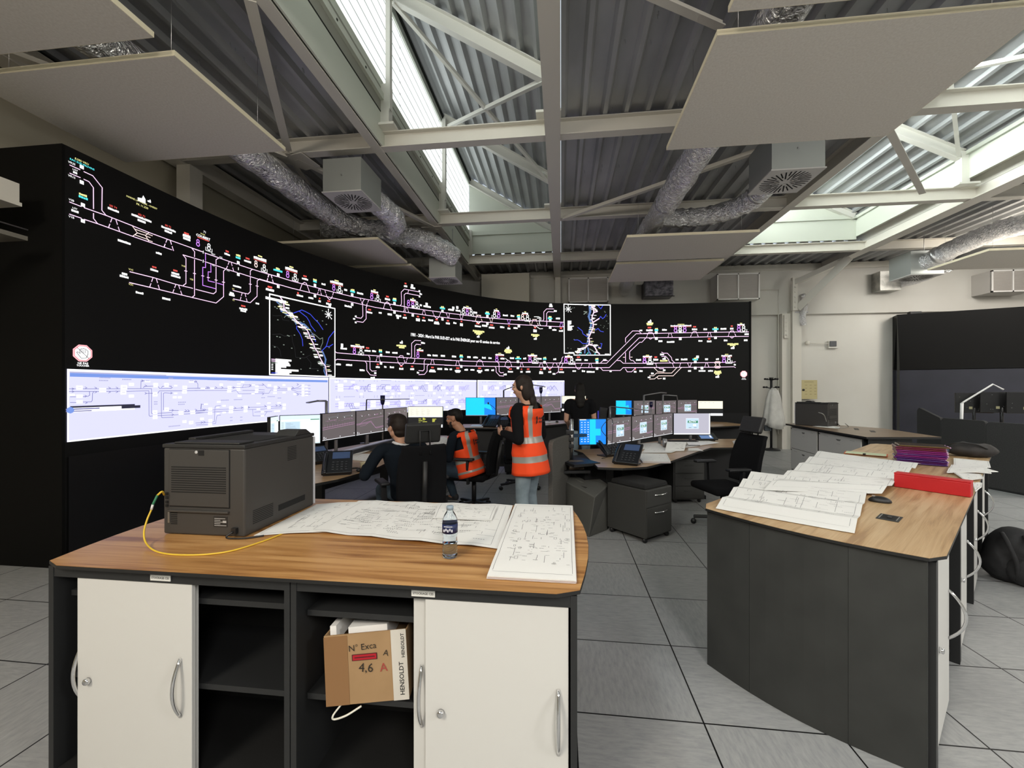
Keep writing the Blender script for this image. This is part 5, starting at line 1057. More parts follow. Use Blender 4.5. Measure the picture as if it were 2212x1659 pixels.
t=thing('end_cabinet','dark end cabinet closing the far counter behind the folder pile','cabinet',(0,0,0)); q=[P[2]+Vector((.1,.12,0)),P[3]+Vector((-.3,.1,0)),P[3]+Vector((-.5,.9,0)),P[2]+Vector((.55,.9,0))]; MB().prism([(a.x,a.y) for a in q],0,.868).build('case',CHARD,t)
sheet('paper_sheet','small white sheet in front of the far printer',zc([(1755,921),(1812,926),(1815,922),(1775,918)],.903),cat='paper',seed=70,ink=0,rows=(3,3))
for px,py,lab in ((1850,927,'dark cable slot in the brown worktop, nearer the printer'),(1885,932,'dark cable slot in the brown worktop, further from the printer')):
    s_=hz(px,py,.9); tag(MB().cbox((s_.x,s_.y,.9015),(.30,.06,.003),(0,0,R(60))).build('cable_slot',BLACK),lab,'cable slot')
m=MB(); m.tube(smooth([hd(1768,891,7.3),hd(1780,897,7.25),hz(1790,920,.905),hz(1812,925,.905),hz(1832,922,.905),hd(1826,915,7.3)],6),.008,6); tag(m.build('grey_cable',mat('cable_grey',rgb(150,150,145),.5)),'grey cable hanging behind the far printer','cable')
# ================= operator desks =================
FRM=mat('monitor_frame',(.006,.006,.007,1),.4); STD=mat('stand_silver',rgb(150,150,152),.35,.6)
S_GR=glow('screen_grey',rgb(96,89,90),1.0); S_PK=glow('screen_pink',(.45,.22,.40,1),1); S_WH=glow('screen_white',(.92,.95,1,1),1.05); S_BL=glow('screen_blue',(.0,.20,.75,1),1.1); S_CY=glow('screen_cyan',(.0,.55,1,1),1.1)
S_CR=glow('screen_cream',(.95,.90,.66,1),1.05); S_BK=glow('screen_black',(.003,.004,.006,1),1); S_DL=glow('screen_dialog',(.50,.66,.80,1),1); S_PL=glow('screen_pale',(.66,.80,.84,1),1.0); S_YE=glow('screen_yellow',(.75,.75,.1,1),.9); S_TX=glow('screen_text',(.28,.36,.42,1),.8); S_GN=glow('screen_green',(.04,.22,.12,1),1); S_LG=glow('screen_lightgrey',rgb(178,176,190),1.0)
SM=[S_GR,S_PK,S_WH,S_BL,S_CY,S_CR,S_BK,S_DL,S_PL,S_YE,S_TX,S_GN,S_LG]
def screen_mesh(w,h,kind,seed):
    """lit picture in the plane y=0, x 0..w, z 0..h, drawn in thin layers"""
    m=MB(); r=random.Random(seed)
    def rc(c,a,b,x,y,l=1): m.m=c; m.quad((a*w,-.0006*l,b*h),(x*w,-.0006*l,b*h),(x*w,-.0006*l,y*h),(a*w,-.0006*l,y*h))
    def seg(c,pts,t=.006,l=2):
        m.m=c
        for (a,b),(x,y) in zip(pts[:-1],pts[1:]):
            p=Vector((a*w,-.0006*l,b*h)); q=Vector((x*w,-.0006*l,y*h)); d=q-p
            if d.length<1e-6: continue
            n=Vector((-d.z,0,d.x)).normalized()*t*h*.5; m.quad(p-n,q-n,q+n,p+n)
    def dlg(x,y,ww,hh,lay=3):
        rc(2,x-.005,y-.01,x+ww+.005,y+hh+.01,lay); rc(7,x,y,x+ww,y+hh,lay+1); rc(11,x+ww*.12,y+hh*.55,x+ww*.95,y+hh*.78,lay+2)
        m.m=2; put_text(m,'ACTIV',(w*(x+ww*.5),-.0006*(lay+3),h*(y+hh*.665)),(1,0,0),(0,0,1),width=ww*w*.6,bold=True)
        rc(2,x+ww*.55,y+hh*.25,x+ww*.8,y+hh*.42,lay+2)
        for k in (.2,.62): rc(10,x+ww*k,y+hh*.06,x+ww*(k+.22),y+hh*.12,lay+2)
    if kind in('tracks','branch','dense','dialog_tracks','dialog_branch','dialog_dense'):
        rc(0,0,0,1,1)
        rc(2,0,0,1,.018,2)
        if 'dense' in kind:
            for k in range(34): a=r.uniform(.05,.9);b=r.uniform(.15,.93); seg(1,[(a,b),(min(.97,a+r.uniform(.03,.16)),b)],.006)
            for k in range(16): a=r.uniform(.05,.95);b=r.uniform(.3,.8); seg(1,[(a,b),(a,b+.09)],.005)
        elif 'branch' in kind:
            seg(1,[(0,.46),(.18,.48),(.35,.50),(.52,.53),(.68,.22),(1,.26)],.012); seg(1,[(0,.42),(.2,.44),(.4,.46),(.5,.5),(.65,.28),(.72,.19),(1,.22)],.010)
            seg(1,[(.1,.44),(.25,.58),(.38,.64),(1,.70)],.010); seg(1,[(.12,.36),(.3,.38),(.42,.47)],.008)
            for k in range(10): a=r.uniform(.05,.9); seg(1,[(a,.75+r.random()*.1),(a+.06,.75+r.random()*.1)],.006)
        else:
            for z in (.42,.49): seg(1,[(0,z-.02),(.98,z+.08)],.012)
            for k in range(12): a=.06+k*.075; seg(1,[(a,.46),(a,.56+r.random()*.05)],.006)
            for a in (.15,.6): seg(10,[(a,.84),(a+.3,.87),(a+.3,.98)],.006); seg(1,[(a+.02,.72),(a+.27,.75)],.006)
            for k in range(16): a=r.uniform(.08,.9); seg(1,[(a,.68+r.random()*.06),(a+.03,.68+r.random()*.06)],.006)
        for a,b in ((.03,.05),(.03,.10),(.08,.06),(.95,.1),(.5,.06)): rc(2,a,b,a+.022,b+.03,3)
        for a,b in ((.18,.77),(.42,.8),(.64,.79),(.88,.82)): rc(2,a,b,a+.018,b+.03,3)
        if kind.startswith('dialog'): dlg(.36,.25,.32,.45)
    elif kind=='desktop':
        for k in range(18):
            a=k/18; m.m=4 if k in(10,11) else 3; rc(4 if 6<k<11 else 3,a,0,a+1/18,1)
        rc(4,.60,.35,.80,.62,2)
        for i in range(3):
            for j in range(9): rc(8,.06+i*.12,.1+j*.095,.11+i*.12,.13+j*.095,3)
        rc(2,.0,.97,.25,1,3)
    elif kind=='desktop_glow':
        for k in range(24): a=k/24; rc(4 if k<15 else 3,a,0,a+1/24,1)
        rc(8,.5,.25,.8,.62,2) if False else None
        m.m=4; m.add([(w*.45,-.0014,h*.55),(w*.9,-.0014,h*.3),(w*.8,-.0014,h*.7)],[(0,1,2)])
        rc(10,0,0,1,.03,3)
    elif kind=='office':
        rc(8,0,0,1,1); rc(2,.02,.8,.98,.86,2); rc(7,.12,.3,.48,.78,2); rc(2,.5,.05,.98,.78,2); rc(11,.75,.83,.98,.86,3)
        for k in range(12): rc(10,.03,.32+k*.04,.09,.33+k*.04,3); rc(10,.14,.33+k*.037,.2+r.random()*.22,.338+k*.037,3)
    elif kind=='terminal':
        rc(5,0,.52,1,1); rc(6,0,.14,1,.5); rc(2,0,0,1,.14); rc(2,0,.5,1,.53,2)
        for i in range(4):
            for k in range(9): rc(12,.06+i*.16,.58+k*.043,.06+i*.16+r.uniform(.04,.11),.594+k*.043,2)
        for a in (.3,.42,.7):
            for k in range(7):
                if r.random()<.8: rc(9,a,.18+k*.043,a+r.uniform(.05,.13),.205+k*.043,2)
        for k in range(8): rc(7,.15+k*.09,.06,.2+k*.09,.085,2)
    elif kind=='terminal_far':
        rc(5,0,.48,1,1); rc(6,0,.16,1,.48); rc(2,0,0,1,.16)
        for k in range(4): rc(12,.08+k*.17,.88,.14+k*.17,.91,2)
    elif kind=='whitedialog':
        rc(12,0,0,1,1); rc(2,0,0,1,.05,2); rc(2,.97,0,1,1,2); dlg(.34,.28,.34,.48)
    return m
def monitor(lab,A,B,ztop,h,kind,desk_z,seed=1,stand=True,grp=None,off=.06):
    """A,B: lower corners of the picture side, seen from the front"""
    A=Vector(A);B=Vector(B); d=B-A; d.z=0; w=d.length; rz=math.atan2(d.y,d.x); z0=ztop-h
    t=thing('monitor',lab,'monitor',(A.x,A.y,z0),rz,grp)
    e=.008
    MB().box((0,.0015,0),(w,.035,h)).build('housing',FRM,t,bevel=.003)
    s=screen_mesh(w-2*e,h-2.6*e,kind,seed).build('screen',SM,t); s.location=(e,-.0002,e*1.8)
    if stand:
        MB().tube([(w/2,.06,h*.45),(w/2,.06,desk_z-z0+.006)],.022,14).build('stand_pole',STD,t)
        MB().lathe([(0,0),(.05,0),(.05,.006),(.025,.01),(0,.01)],20,Matrix.Translation((w/2,.06,desk_z-z0))).build('stand_foot',STD,t)
        MB().box((w/2-.05,.03,h*.38),(w/2+.05,.05,h*.62)).build('mount_plate',BLACK,t)
    return t
DKS=mat('desk_black',(.008,.008,.009,1),.55); OAKD=wood('oak_desk',rgb(150,122,92),rgb(170,140,106),rgb(184,154,120),R(20))
def desk(lab,P,z,legs,panels=()):
    c=sum((Vector(p) for p in P),Vector())/len(P); t=thing('operator_desk',lab,'desk',(c.x,c.y,0))
    Q=[(p[0]-c.x,p[1]-c.y) for p in P]
    MB().prism(Q,z-.025,z-.002).build('edge_board',EDGE,t); MB().prism([(a*.997,b*.997) for a,b in Q],z-.002,z).build('wood_surface',OAKD,t)
    for x,y in legs:
        x,y=x-c.x,y-c.y; MB().box((x-.05,y-.03,.05),(x+.05,y+.03,z-.025)).build('lifting_leg',DKS,t,bevel=.004); MB().box((x-.06,y-.33,0),(x+.06,y+.33,.05)).build('foot_bar',DKS,t)
    for (x0,y0),(x1,y1),za,zb in panels:
        MB().beam((x0-c.x,y0-c.y,(za+zb)/2),(x1-c.x,y1-c.y,(za+zb)/2),.02,zb-za).build('modesty_panel',DKS,t)
    return t
def xy(v): return (v.x,v.y)
# --- desk of the two seated men ---
zA=.74
P=[hz(600,1058,zA),hz(683,1044,zA),hz(730,1035,zA),hz(780,1021,zA),hz(818,1008,zA),hz(860,988,zA),hz(905,975,zA),hz(960,966,zA),hz(990,962,zA),hd(992,900,6.9),hd(965,900,7.5),hd(885,900,7.5),hd(830,900,6.85),hd(765,900,6.2),hd(690,900,5.6),hd(590,900,5.1),hd(540,900,4.7)]
desk('curved oak operator desk of the seated men, carrying a row of monitors',[(p.x,p.y,0) for p in P],zA,[xy(hd(690,900,4.6)),xy(hd(830,900,5.8)),xy(hd(950,900,6.8))],[(xy(hd(600,900,4.9)),xy(hd(700,900,5.5)),.25,.70),(xy(hd(700,900,5.5)),xy(hd(830,900,6.7)),.25,.70),(xy(hd(830,900,6.7)),xy(hd(985,900,7.2)),.2,.70)])
GA='monitors in a row on the seated men\'s desk'
monitor('narrow side monitor turned inward behind the big printer',hd(584,900,4.70),hd(601.5,900,4.93),1.262,.35,'office',zA,3,grp=GA)
monitor('bright pale monitor showing office windows, just above the big printer',hd(603.5,900,4.95),hd(693,900,5.17),1.265,.37,'office',zA,4,grp=GA)
monitor('grey track monitor beside the bright pale office monitor',hd(695.5,900,5.2),hd(768,900,5.8),1.272,.356,'tracks',zA,5,grp=GA)
monitor('grey monitor with a branching line, on the seated men\'s desk',hd(769,900,5.8),hd(829,900,6.4),1.272,.356,'branch',zA,6,grp=GA)
monitor('grey monitor partly hidden behind the dark-haired seated man',hd(830,900,6.4),hd(880,900,7.0),1.274,.356,'dense',zA,7,grp=GA)
monitor('cream and black list monitor between the two seated men',hd(881,900,7.0),hd(957,900,7.0),1.284,.366,'terminal',zA,8,grp=GA)
def desk_item(name,lab,cat,loc,rz=0): return thing(name,lab,cat,loc,rz)
def phone(lab,loc,rz,s=1.0,mic=False):
    t=thing('desk_phone',lab,'phone',loc,rz); B_=mat('phone_black',(.008,.009,.012,1),.35)
    M=Matrix.Rotation(R(38),4,'X')
    MB().box((-.10*s,-.03,0),(.10*s,.14,.012)).build('foot',B_,t,bevel=.004)
    MB().box((-.11*s,-.02,.0),(.11*s,.22*s,.03),Matrix.Translation((0,-.02,.02))@M).build('body',B_,t,bevel=.006)
    m=MB(); m.tube(smooth([M@Vector((-.085*s,-.01,.05)),M@Vector((-.085*s,.1*s,.075)),M@Vector((-.085*s,.2*s,.05))],5),.017,10); m.ell(M@Vector((-.085*s,.0,.045)),(.026,.03,.022),10,8); m.ell(M@Vector((-.085*s,.19*s,.045)),(.026,.03,.022),10,8); m.build('handset',B_,t)
    MB().box((-.04*s,.13*s,.031),(.09*s,.20*s,.034),Matrix.Translation((0,-.02,.02))@M).build('display',mat('phone_display',rgb(70,90,130),.3),t)
    m=MB()
    for i in range(4):
        for j in range(4): m.cbox(M@Vector((-.03*s+i*.032*s,.02+j*.025*s,.034+.0)) + Vector((0,-.02,.02)),(.018,.014,.006),(R(38),0,0))
    m.build('keypad',mat('keypad_grey',rgb(60,62,66),.5),t)
    if mic: m=MB(); m.tube(smooth([(.06,.1,.15),(.09,.12,.26),(.04,.1,.36),(-.06,.06,.44)],6),.004,6); m.ell((-.065,.055,.447),(.016,.016,.024),8,6); m.build('gooseneck_microphone',B_,t)
    return t
phone('black desk phone at the near end of the seated men\'s desk',hz(728,1026,zA),R(25),1.25)
phone('small black phone and dock beside the big printer',hz(695,1000,zA+.01),R(60),1.0)
t=thing('headset','black headset lying beside the phone near the paper cup','headset',hz(762,1019,zA)); m=MB(); m.tube([( .07*math.cos(a),.09*math.sin(a),.02) for a in [k*.35 for k in range(12)]],.008,8); m.build('headband',BLACK,t); m=MB(); m.smooth=True; m.ell((.07,0,.02),(.03,.035,.02),10,8); m.ell((-.05,-.07,.02),(.03,.035,.02),10,8); m.build('ear_cushion',BLACK,t)
mouse('black mouse on the folded map near the phone on the curved desk',hz(752,985,zA+.005),R(80))
t=thing('mouse_mat','blue-grey patterned mouse mat under the papers on the curved desk','mouse mat',hz(730,991,zA),R(25)); MB().box((-.14,-.1,0),(.14,.1,.004)).build('mat_sheet',add_noise(mat('mat_blue',rgb(90,100,130),.8),20,rgb(60,70,100),rgb(150,155,175)),t)
sheet('paper_sheet','white sheet nearest the paper cup',zc([(737,991),(790,996),(816,981),(768,979)],zA+.004),cat='paper',seed=81,ink=14,rows=(4,4),th=.002)
sheet('paper_sheet','white sheet on a dark folder, behind the one by the paper cup',zc([(727,978),(773,982),(800,973),(750,972)],zA+.012),cat='paper',seed=82,ink=10,rows=(4,4),th=.002)
cupm=mat('cup_paper',rgb(215,205,170),.6); cupd=mat('cup_pattern',rgb(90,50,25),.6)
c0=hz(786,1019,zA); t=thing('paper_cup','cream paper cup with brown pattern on the curved desk','cup',c0); MB().lathe([(.028,0),(.038,.095),(.040,.097),(.037,.095),(.0,.09)],20).build('cup_wall',cupm,t)
m=MB(); rr=random.Random(2)
for k in range(26):
    a=rr.uniform(0,6.28); z=rr.uniform(.008,.08); r0=.0287+.0105*z/.1; m.cbox((r0*math.cos(a),r0*math.sin(a),z),(.002,.012,rr.uniform(.01,.025)),(0,0,a))
m.build('cup_print',cupd,t)
def keyboard(lab,loc,rz,L=.44):
    t=thing('keyboard',lab,'keyboard',loc,rz); MB().box((-L/2,-.075,0),(L/2,.075,.014)).build('case',mat('key_case',(.012,.012,.012,1),.5),t,bevel=.004)
    m=MB()
    for j in range(5):
        for i in range(int(L/.021)): m.cbox((-L/2+.02+i*.0205,-.055+j*.025,.0165),(.016,.019,.006))
    m.build('keys',mat('key_caps',rgb(48,48,50),.5),t); return t
keyboard('black keyboard on the curved desk under the monitors',hz(800,973,zA+.002),R(33),.50)
# shelf rail under the monitors
t=thing('monitor_rail','long dark rail with a white cable strip under the desk monitors','rail',(0,0,0))
ra=hz(712,990,.775); rb=hd(850,945,6.45); rb.z=.775; dvv=(rb-ra).normalized(); nn=Vector((-dvv.y,dvv.x,0))
MB().beam(ra,rb,.05,.05).build('rail',mat('rail_dark',rgb(40,42,46),.45),t); MB().beam(ra+nn*.08+Vector((0,0,.015)),rb+nn*.08+Vector((0,0,.015)),.1,.008).build('cable_strip',mat('strip_white',rgb(205,205,215),.5),t)
sheet('paper_plan','open white plan between the seated men',[hd(918,0,6.3)*1 for _ in ()] or [Vector((*xy(hd(930,0,6.2)),zA+.004)),Vector((*xy(hd(978,0,6.2)),zA+.004)),Vector((*xy(hd(985,0,6.9)),zA+.03)),Vector((*xy(hd(948,0,6.9)),zA+.03))],seed=90,ink=50,rows=(10,8),folds=(2,0),amp=.02)
# lamps and signal lights
def lamp(lab,base,top,pts,head=None,r=.008,m_=None):
    t=thing('desk_lamp',lab,'lamp',base); b=Vector(base); m_=m_ or STD
    MB().tube([(0,0,0),Vector(top)-b],r*1.6,10).build('pole',m_,t)
    MB().lathe([(0,0),(.07,0),(.07,.012),(.02,.016),(0,.016)],18).build('base',m_,t)
    MB().tube([Vector(top)-b]+[Vector(p)-b for p in pts],r,8).build('arm',m_,t)
    if head:
        a,q=[Vector(p)-b for p in head]; MB().beam(a,q,.09,.014).build('lamp_head',mat('lamp_head_grey',rgb(95,95,97),.4,.5),t)
    return t
b=hd(705,960,5.6); b.z=zA; lamp('grey desk lamp with a flat head, in front of the lit wall by the printer',b,hd(705,866,5.6),[hd(684,866,5.5)],(hd(686,866,5.5),hd(664,870,5.4)),.012)
b=hd(788,950,6.4); b.z=zA; lamp('thin dark bar lamp over the seated men\'s monitors',b,hd(792,863,6.4),[hd(885,862,6.6)],None,.006,mat('lamp_dark',rgb(90,90,92),.4,.5))
def beacon(lab,px,py0,py1,dep,dz):
    b=hd(px,900,dep); b.z=dz; a=hd(px,py0,dep); c=hd(px,py1,dep); t=thing('signal_beacon',lab,'signal light',b)
    MB().tube([(0,0,0),(0,0,c.z-b.z)],.011,10).build('pole',STD,t); L=a.z-c.z
    MB().lathe([(.02,0),(.03,L*.18),(.036,L*.4),(.036,L),(0,L)],16,Matrix.Translation((0,0,c.z-b.z))).build('lamp_body',mat('beacon_blue',(.006,.006,.05,1),.25),t)
    MB().lathe([(.037,L*.42),(.037,L*.46)],16,Matrix.Translation((0,0,c.z-b.z))).build('joint_ring',BLACK,t)
beacon('dark blue signal light on a pole above the seated men\'s monitors',826.5,854,874,6.55,zA)
# --- desk behind the standing woman ---
zB=.86
P=[hd(1000,900,7.75),hd(1110,900,7.67),hd(1170,900,8.15),hd(1235,900,8.85),hd(1268,900,9.3),hd(1262,900,9.7),hd(1180,900,9.4),hd(1120,900,8.95),hd(1070,900,8.55),hd(1000,900,8.5)]
desk('operator desk in front of the lit wall, behind the standing woman',[(p.x,p.y,0) for p in P],zB,[xy(hd(1020,900,8.15)),xy(hd(1105,900,8.3)),xy(hd(1225,900,9.1))],[(xy(hd(1003,900,7.95)),xy(hd(1110,900,7.95)),.1,.82),(xy(hd(1110,900,7.95)),xy(hd(1180,900,8.6)),.1,.82),(xy(hd(1180,900,8.6)),xy(hd(1258,900,9.3)),.1,.82)])
GB='monitors on the desk behind the standing woman'
monitor('monitor with a bright blue desktop behind the standing woman\'s desk phone',hd(1005.5,900,8.1),hd(1071,900,8.1),1.412,.365,'desktop_glow',zB,11,grp=GB)
monitor('grey track monitor between the blue desktop and the standing woman',hd(1072,900,8.1),hd(1119,900,8.45),1.415,.365,'tracks',zB,12,grp=GB)
monitor('grey monitor showing just past the standing woman\'s hair',hd(1121,900,8.47),hd(1168,900,8.9),1.418,.365,'dense',zB,13,grp=GB)
monitor('grey monitor with a branching line between the two women',hd(1169.5,900,8.92),hd(1211.5,900,9.25),1.42,.365,'branch',zB,14,grp=GB)
monitor('cream list monitor half hidden by the woman in black',hd(1213,900,9.3),hd(1266,900,9.3),1.425,.35,'terminal',zB,15,grp=GB)
phone('black desk phone with a gooseneck microphone before the blue desktop',hz(1058,923,zB),R(-20),1.35,True)
phone('second black phone lying low beside the gooseneck phone',hz(1088,923,zB),R(20),1.1)
sheet('paper_sheet','pile of white paper before the blue desktop monitor',zc([(1015,924),(1043,924),(1044,920),(1020,920)],zB+.002),cat='paper',seed=92,ink=0,rows=(3,3),layers=12)
sheet('paper_sheet','white paper on the desk beside the woman in black',zc([(1172,915),(1205,913),(1209,910),(1178,911)],zB+.004),cat='paper',seed=93,ink=6,rows=(3,3),layers=3)
mouse('black mouse on the paper beside the woman in black',hz(1203,912,zB+.012),0)
b=hd(1088,900,8.6); b.z=zB; lamp('dark jointed lamp arm starting behind the standing woman\'s face',b,hd(1088,843,8.6),[hd(1128,828,8.8),hd(1168,834,9.0),hd(1178,836,9.1)],None,.010,mat('lamp_dark',rgb(90,90,92),.4,.5))
beacon('dark blue signal light rising between the two women',1168.5,836,850,8.75,zB)
# --- desk in front, with the dialog windows ---
zC=.74
P=[hz(1259,978,zC),hz(1291,1009,zC),hz(1345,1011,zC),hz(1397,1008,zC),hz(1452,995,zC),hz(1505,976,zC),hz(1535,967,zC),hz(1600,966,zC),hd(1630,900,6.4),hd(1600,900,7.0),hd(1455,900,7.0),hd(1405,900,6.6),hd(1310,900,5.9),hd(1240,900,5.75)]
desk('curved oak operator desk strewn with papers and phones',[(p.x,p.y,0) for p in P],zC,[xy(hd(1335,900,5.1)),xy(hd(1500,900,6.3))],[(xy(hd(1262,900,5.5)),xy(hd(1420,900,6.3)),.1,.70),(xy(hd(1420,900,6.3)),xy(hd(1610,900,6.6)),.1,.70)])
GC='monitors on the paper-strewn desk'
monitor('blue desktop monitor on an arm, foremost on the paper-strewn desk',hd(1250.5,900,5.2),hd(1310,900,5.25),1.205,.335,'desktop',zC,21,stand=False,grp=GC)
monitor('grey track monitor with a pale dialog, beside the blue desktop one',hd(1311.5,900,5.25),hd(1363.5,900,5.62),1.212,.345,'dialog_tracks',zC,22,grp=GC)
monitor('grey monitor with a pale dialog, middle of the grey trio',hd(1364.8,900,5.62),hd(1410.5,900,6.1),1.212,.345,'dialog_branch',zC,23,grp=GC)
monitor('grey monitor with a pale dialog, next to the white one',hd(1411.8,900,6.1),hd(1453,900,6.55),1.205,.34,'dialog_dense',zC,24,grp=GC)
monitor('white monitor with one pale dialog at the end of the nearer row',hd(1454.5,900,6.55),hd(1535,900,6.55),1.20,.35,'whitedialog',zC,25,grp=GC)
b=hd(1235,985,4.9); t=thing('monitor_support','silver pole with black clamps holding the blue desktop monitor','monitor arm',(b.x,b.y,.75)); MB().tube([(0,0,.0),(0,0,hd(1235,905,4.9).z-.75)],.02,14).build('pole',CHROME,t)
for z in (.16,.24,.32): MB().cbox((-.02,-.01,z),(.09,.07,.045)).build('clamp',BLACK,t,bevel=.006)
MB().beam((0,0,.28),hd(1270,940,5.3)-Vector((b.x,b.y,.75)),.05,.04).build('arm',BLACK,t)
t=thing('phone_shelf','black side shelf at the end of the paper-strewn desk, box beneath','shelf',(0,0,0)); q=hd(1243,986,4.85); MB().cbox((q.x,q.y,.735),(.34,.5,.03),(0,0,R(30))).build('board',DKS,t); q=hd(1262,1000,5.0); MB().cbox((q.x,q.y+.1,.37),(.3,.5,.72),(0,0,R(30))).build('pillar',DKS,t)
q=hd(1243,1003,4.8); t=thing('small_box','small brown carton with a white label under the side shelf','box',(q.x,q.y,q.z),R(10)); MB().box((-.08,-.05,-.05),(.09,.05,.04)).build('carton',mat('dull_carton',rgb(90,78,66),.8),t); MB().box((-.075,-.052,-.03),(-.015,-.05,.03)).build('label',mat('label_cream',rgb(190,180,165),.7),t); MB().cbox((0,0,-.07),(.3,.2,.03)).build('ledge',DKS,t)
phone('large tilted black phone standing by the blue desktop monitor',hz(1325,985,zC),R(40),1.5)
phone('black phone lying behind the document stack on the paper-strewn desk',hz(1352,1004,zC),R(-25),1.3)
m=MB(); m.tube(smooth([hd(1313,947,5.0),hd(1299,925,5.0),hd(1322,905,5.1),hd(1322,960,4.9),hz(1318,985,zC+.01),hz(1300,990,zC+.01)],6),.004,6); tag(m.build('looping_cable',BLACK),'looping black cord beside the large tilted phone','cord')
sheet('paper_sheet','thick white document stack at the front edge of the paper-strewn desk',zc([(1388,1000),(1449,1001),(1440,983),(1374,982)],zC+.002),cat='paper',seed=101,ink=20,rows=(4,4),layers=9)
sheet('paper_sheet','wide white sheet below the grey dialog monitors',zc([(1370,970),(1440,972),(1420,956),(1362,960)],zC+.004),cat='paper',seed=102,ink=30,rows=(6,5),layers=2)
sheet('paper_sheet','white sheet reaching towards the middle of the paper-strewn desk',zc([(1385,978),(1450,978),(1476,968),(1400,966)],zC+.008),cat='paper',seed=103,ink=30,rows=(6,5),layers=2)
a,b_,c,d=zc([(1436,975),(1478,974),(1488,962),(1446,960)],zC+.006); ap=(a+d)/2+Vector((0,0,.085)); bp_=(b_+c)/2+Vector((0,0,.085))
t=thing('folded_sheet','white folded sheet standing like a tent on the paper-strewn desk','paper',(0,0,0)); m=MB(); 
for e,f,g,h_ in ((a,b_,bp_,ap),(d,c,bp_,ap)): m.add([e,f,g,h_]+[v+Vector((.0,.001,-.001)) for v in (e,f,g,h_)],[(0,1,2,3),(7,6,5,4),(0,4,5,1),(1,5,6,2),(2,6,7,3),(3,7,4,0)])
m.build('paper',PAPER,t)
m=MB(); rr=random.Random(9)
for k in range(16): u,v=rr.uniform(.35,.9),rr.uniform(.2,.85); p=a.lerp(b_,u).lerp(ap.lerp(bp_,u),v); q=a.lerp(b_,min(.95,u+.12)).lerp(ap.lerp(bp_,min(.95,u+.12)),v); m.beam(p+Vector((0,-.002,.001)),q+Vector((0,-.002,.001)),.001,.004)
m.build('printed_drawing',INK,t)
sheet('paper_sheet','white papers with a pen under the white dialog monitor',zc([(1478,968),(1553,957),(1530,952),(1482,953)],zC+.004),cat='paper',seed=104,ink=20,rows=(6,4),layers=3)
sheet('paper_sheet','white paper corner in front of the papers with the pen',zc([(1487,974),(1520,974),(1508,968),(1486,968)],zC+.004),cat='paper',seed=105,ink=0,rows=(3,3))
sheet('paper_sheet','small curled white paper by the tablet end of the desk',zc([(1586,960),(1602,962),(1601,954),(1582,953)],zC+.004),cat='paper',seed=106,ink=0,rows=(3,3),folds=(1,0),amp=.03)
m=MB(); p,q=hz(1487,962,zC+.014),hz(1512,962,zC+.014); m.tube([p,q],.005,8); tag(m.build('pen',BLACK),'dark pen on the papers under the white dialog monitor','pen')
q=hz(1528,953,zC); t=thing('tablet_phone','black touchscreen phone console with a lit blue display','phone',q,R(8)); M=Matrix.Rotation(R(28),4,'X')
MB().box((-.16,-.02,.03),(.16,.17,.05),M).build('case',BLACK,t,bevel=.005); m=MB(); m.box((-.11,.0,.0505),(.09,.15,.0515),M); m.m=1; m.box((.05,.03,.0516),(.075,.13,.052),M); m.build('screen',[glow('console_blue',(.10,.18,.36,1),1),S_WH],t); MB().box((-.12,.02,.0),(.14,.16,.02)).build('foot',BLACK,t); MB().beam((0,.12,.01),(0,.13,.08),.06,.02).build('prop',BLACK,t)
m=MB(); q=hz(1436,966,zC); t=thing('pen_pot','grey metal cylinder standing under the middle monitors','pot',q); MB().lathe([(0,0),(.03,0),(.03,.12),(.026,.12),(.026,.01),(0,.01)],16).build('pot_wall',STD,t)
keyboard('black keyboard under the white dialog monitor',hz(1475,954,zC+.002),R(3),.44)
# --- far desk by the end wall ---
zD=.80
P=[hd(1290,900,8.9),hd(1440,900,8.6),hd(1540,900,8.6),hd(1607,900,8.9),hd(1612,900,9.1),hd(1570,900,9.75),hd(1500,900,10.15),hd(1410,900,9.8),hd(1300,900,9.5)]
desk('operator desk furthest back, close to the unlit end of the video wall',[(p.x,p.y,0) for p in P],zD,[xy(hd(1400,900,9.2)),xy(hd(1540,900,9.3))],[(xy(hd(1300,900,9.0)),xy(hd(1600,900,9.1)),.1,.76)])
GD='monitors on the desk furthest back'
monitor('colourful map-picture monitor, half hidden behind lamp arms',hd(1330,900,9.1),hd(1365,900,9.05),1.33,.33,'desktop_glow',zD,30,grp=GD)
monitor('grey dialog monitor behind the blue signal light',hd(1368.5,900,8.9),hd(1415,900,9.25),1.33,.37,'dialog_tracks',zD,31,grp=GD)
monitor('grey dialog monitor in the middle of the furthest row',hd(1416.3,900,9.25),hd(1461.5,900,9.6),1.32,.36,'dialog_dense',zD,32,grp=GD)
monitor('grey dialog monitor beside the cream one in the furthest row',hd(1463,900,9.6),hd(1506,900,9.8),1.325,.36,'dialog_branch',zD,33,grp=GD)
monitor('cream, black and white monitor ending the furthest row',hd(1507.5,900,9.6),hd(1562,900,9.55),1.305,.355,'terminal_far',zD,34,grp=GD)
b=hd(1390,900,9.0); b.z=zD; lamp('silver angled lamp arm, taller one over the furthest row',b,hd(1391,854,9.0),[hd(1428,848,9.1),hd(1440,849,9.1)],None,.012)
b=hd(1432,900,9.3); b.z=zD; lamp('silver angled lamp arm, lower one over the furthest row',b,hd(1432,853,9.3),[hd(1462,855,9.4),hd(1464,866,9.4)],None,.012)
b=hd(1318,900,8.2); b.z=zD
t=lamp('silver bar lamp stretching before the furthest monitors',hd(1318,913,8.7),hd(1318,878,8.7),[hd(1370,883,8.4),hd(1404,887,8.2)],None,.012)
beacon('dark blue signal light before the furthest monitors',1406.5,868,880,8.7,zD)
t=thing('computer_tower','dark slanted equipment cases behind the woman in black','equipment',hd(1305,900,9.2)); 
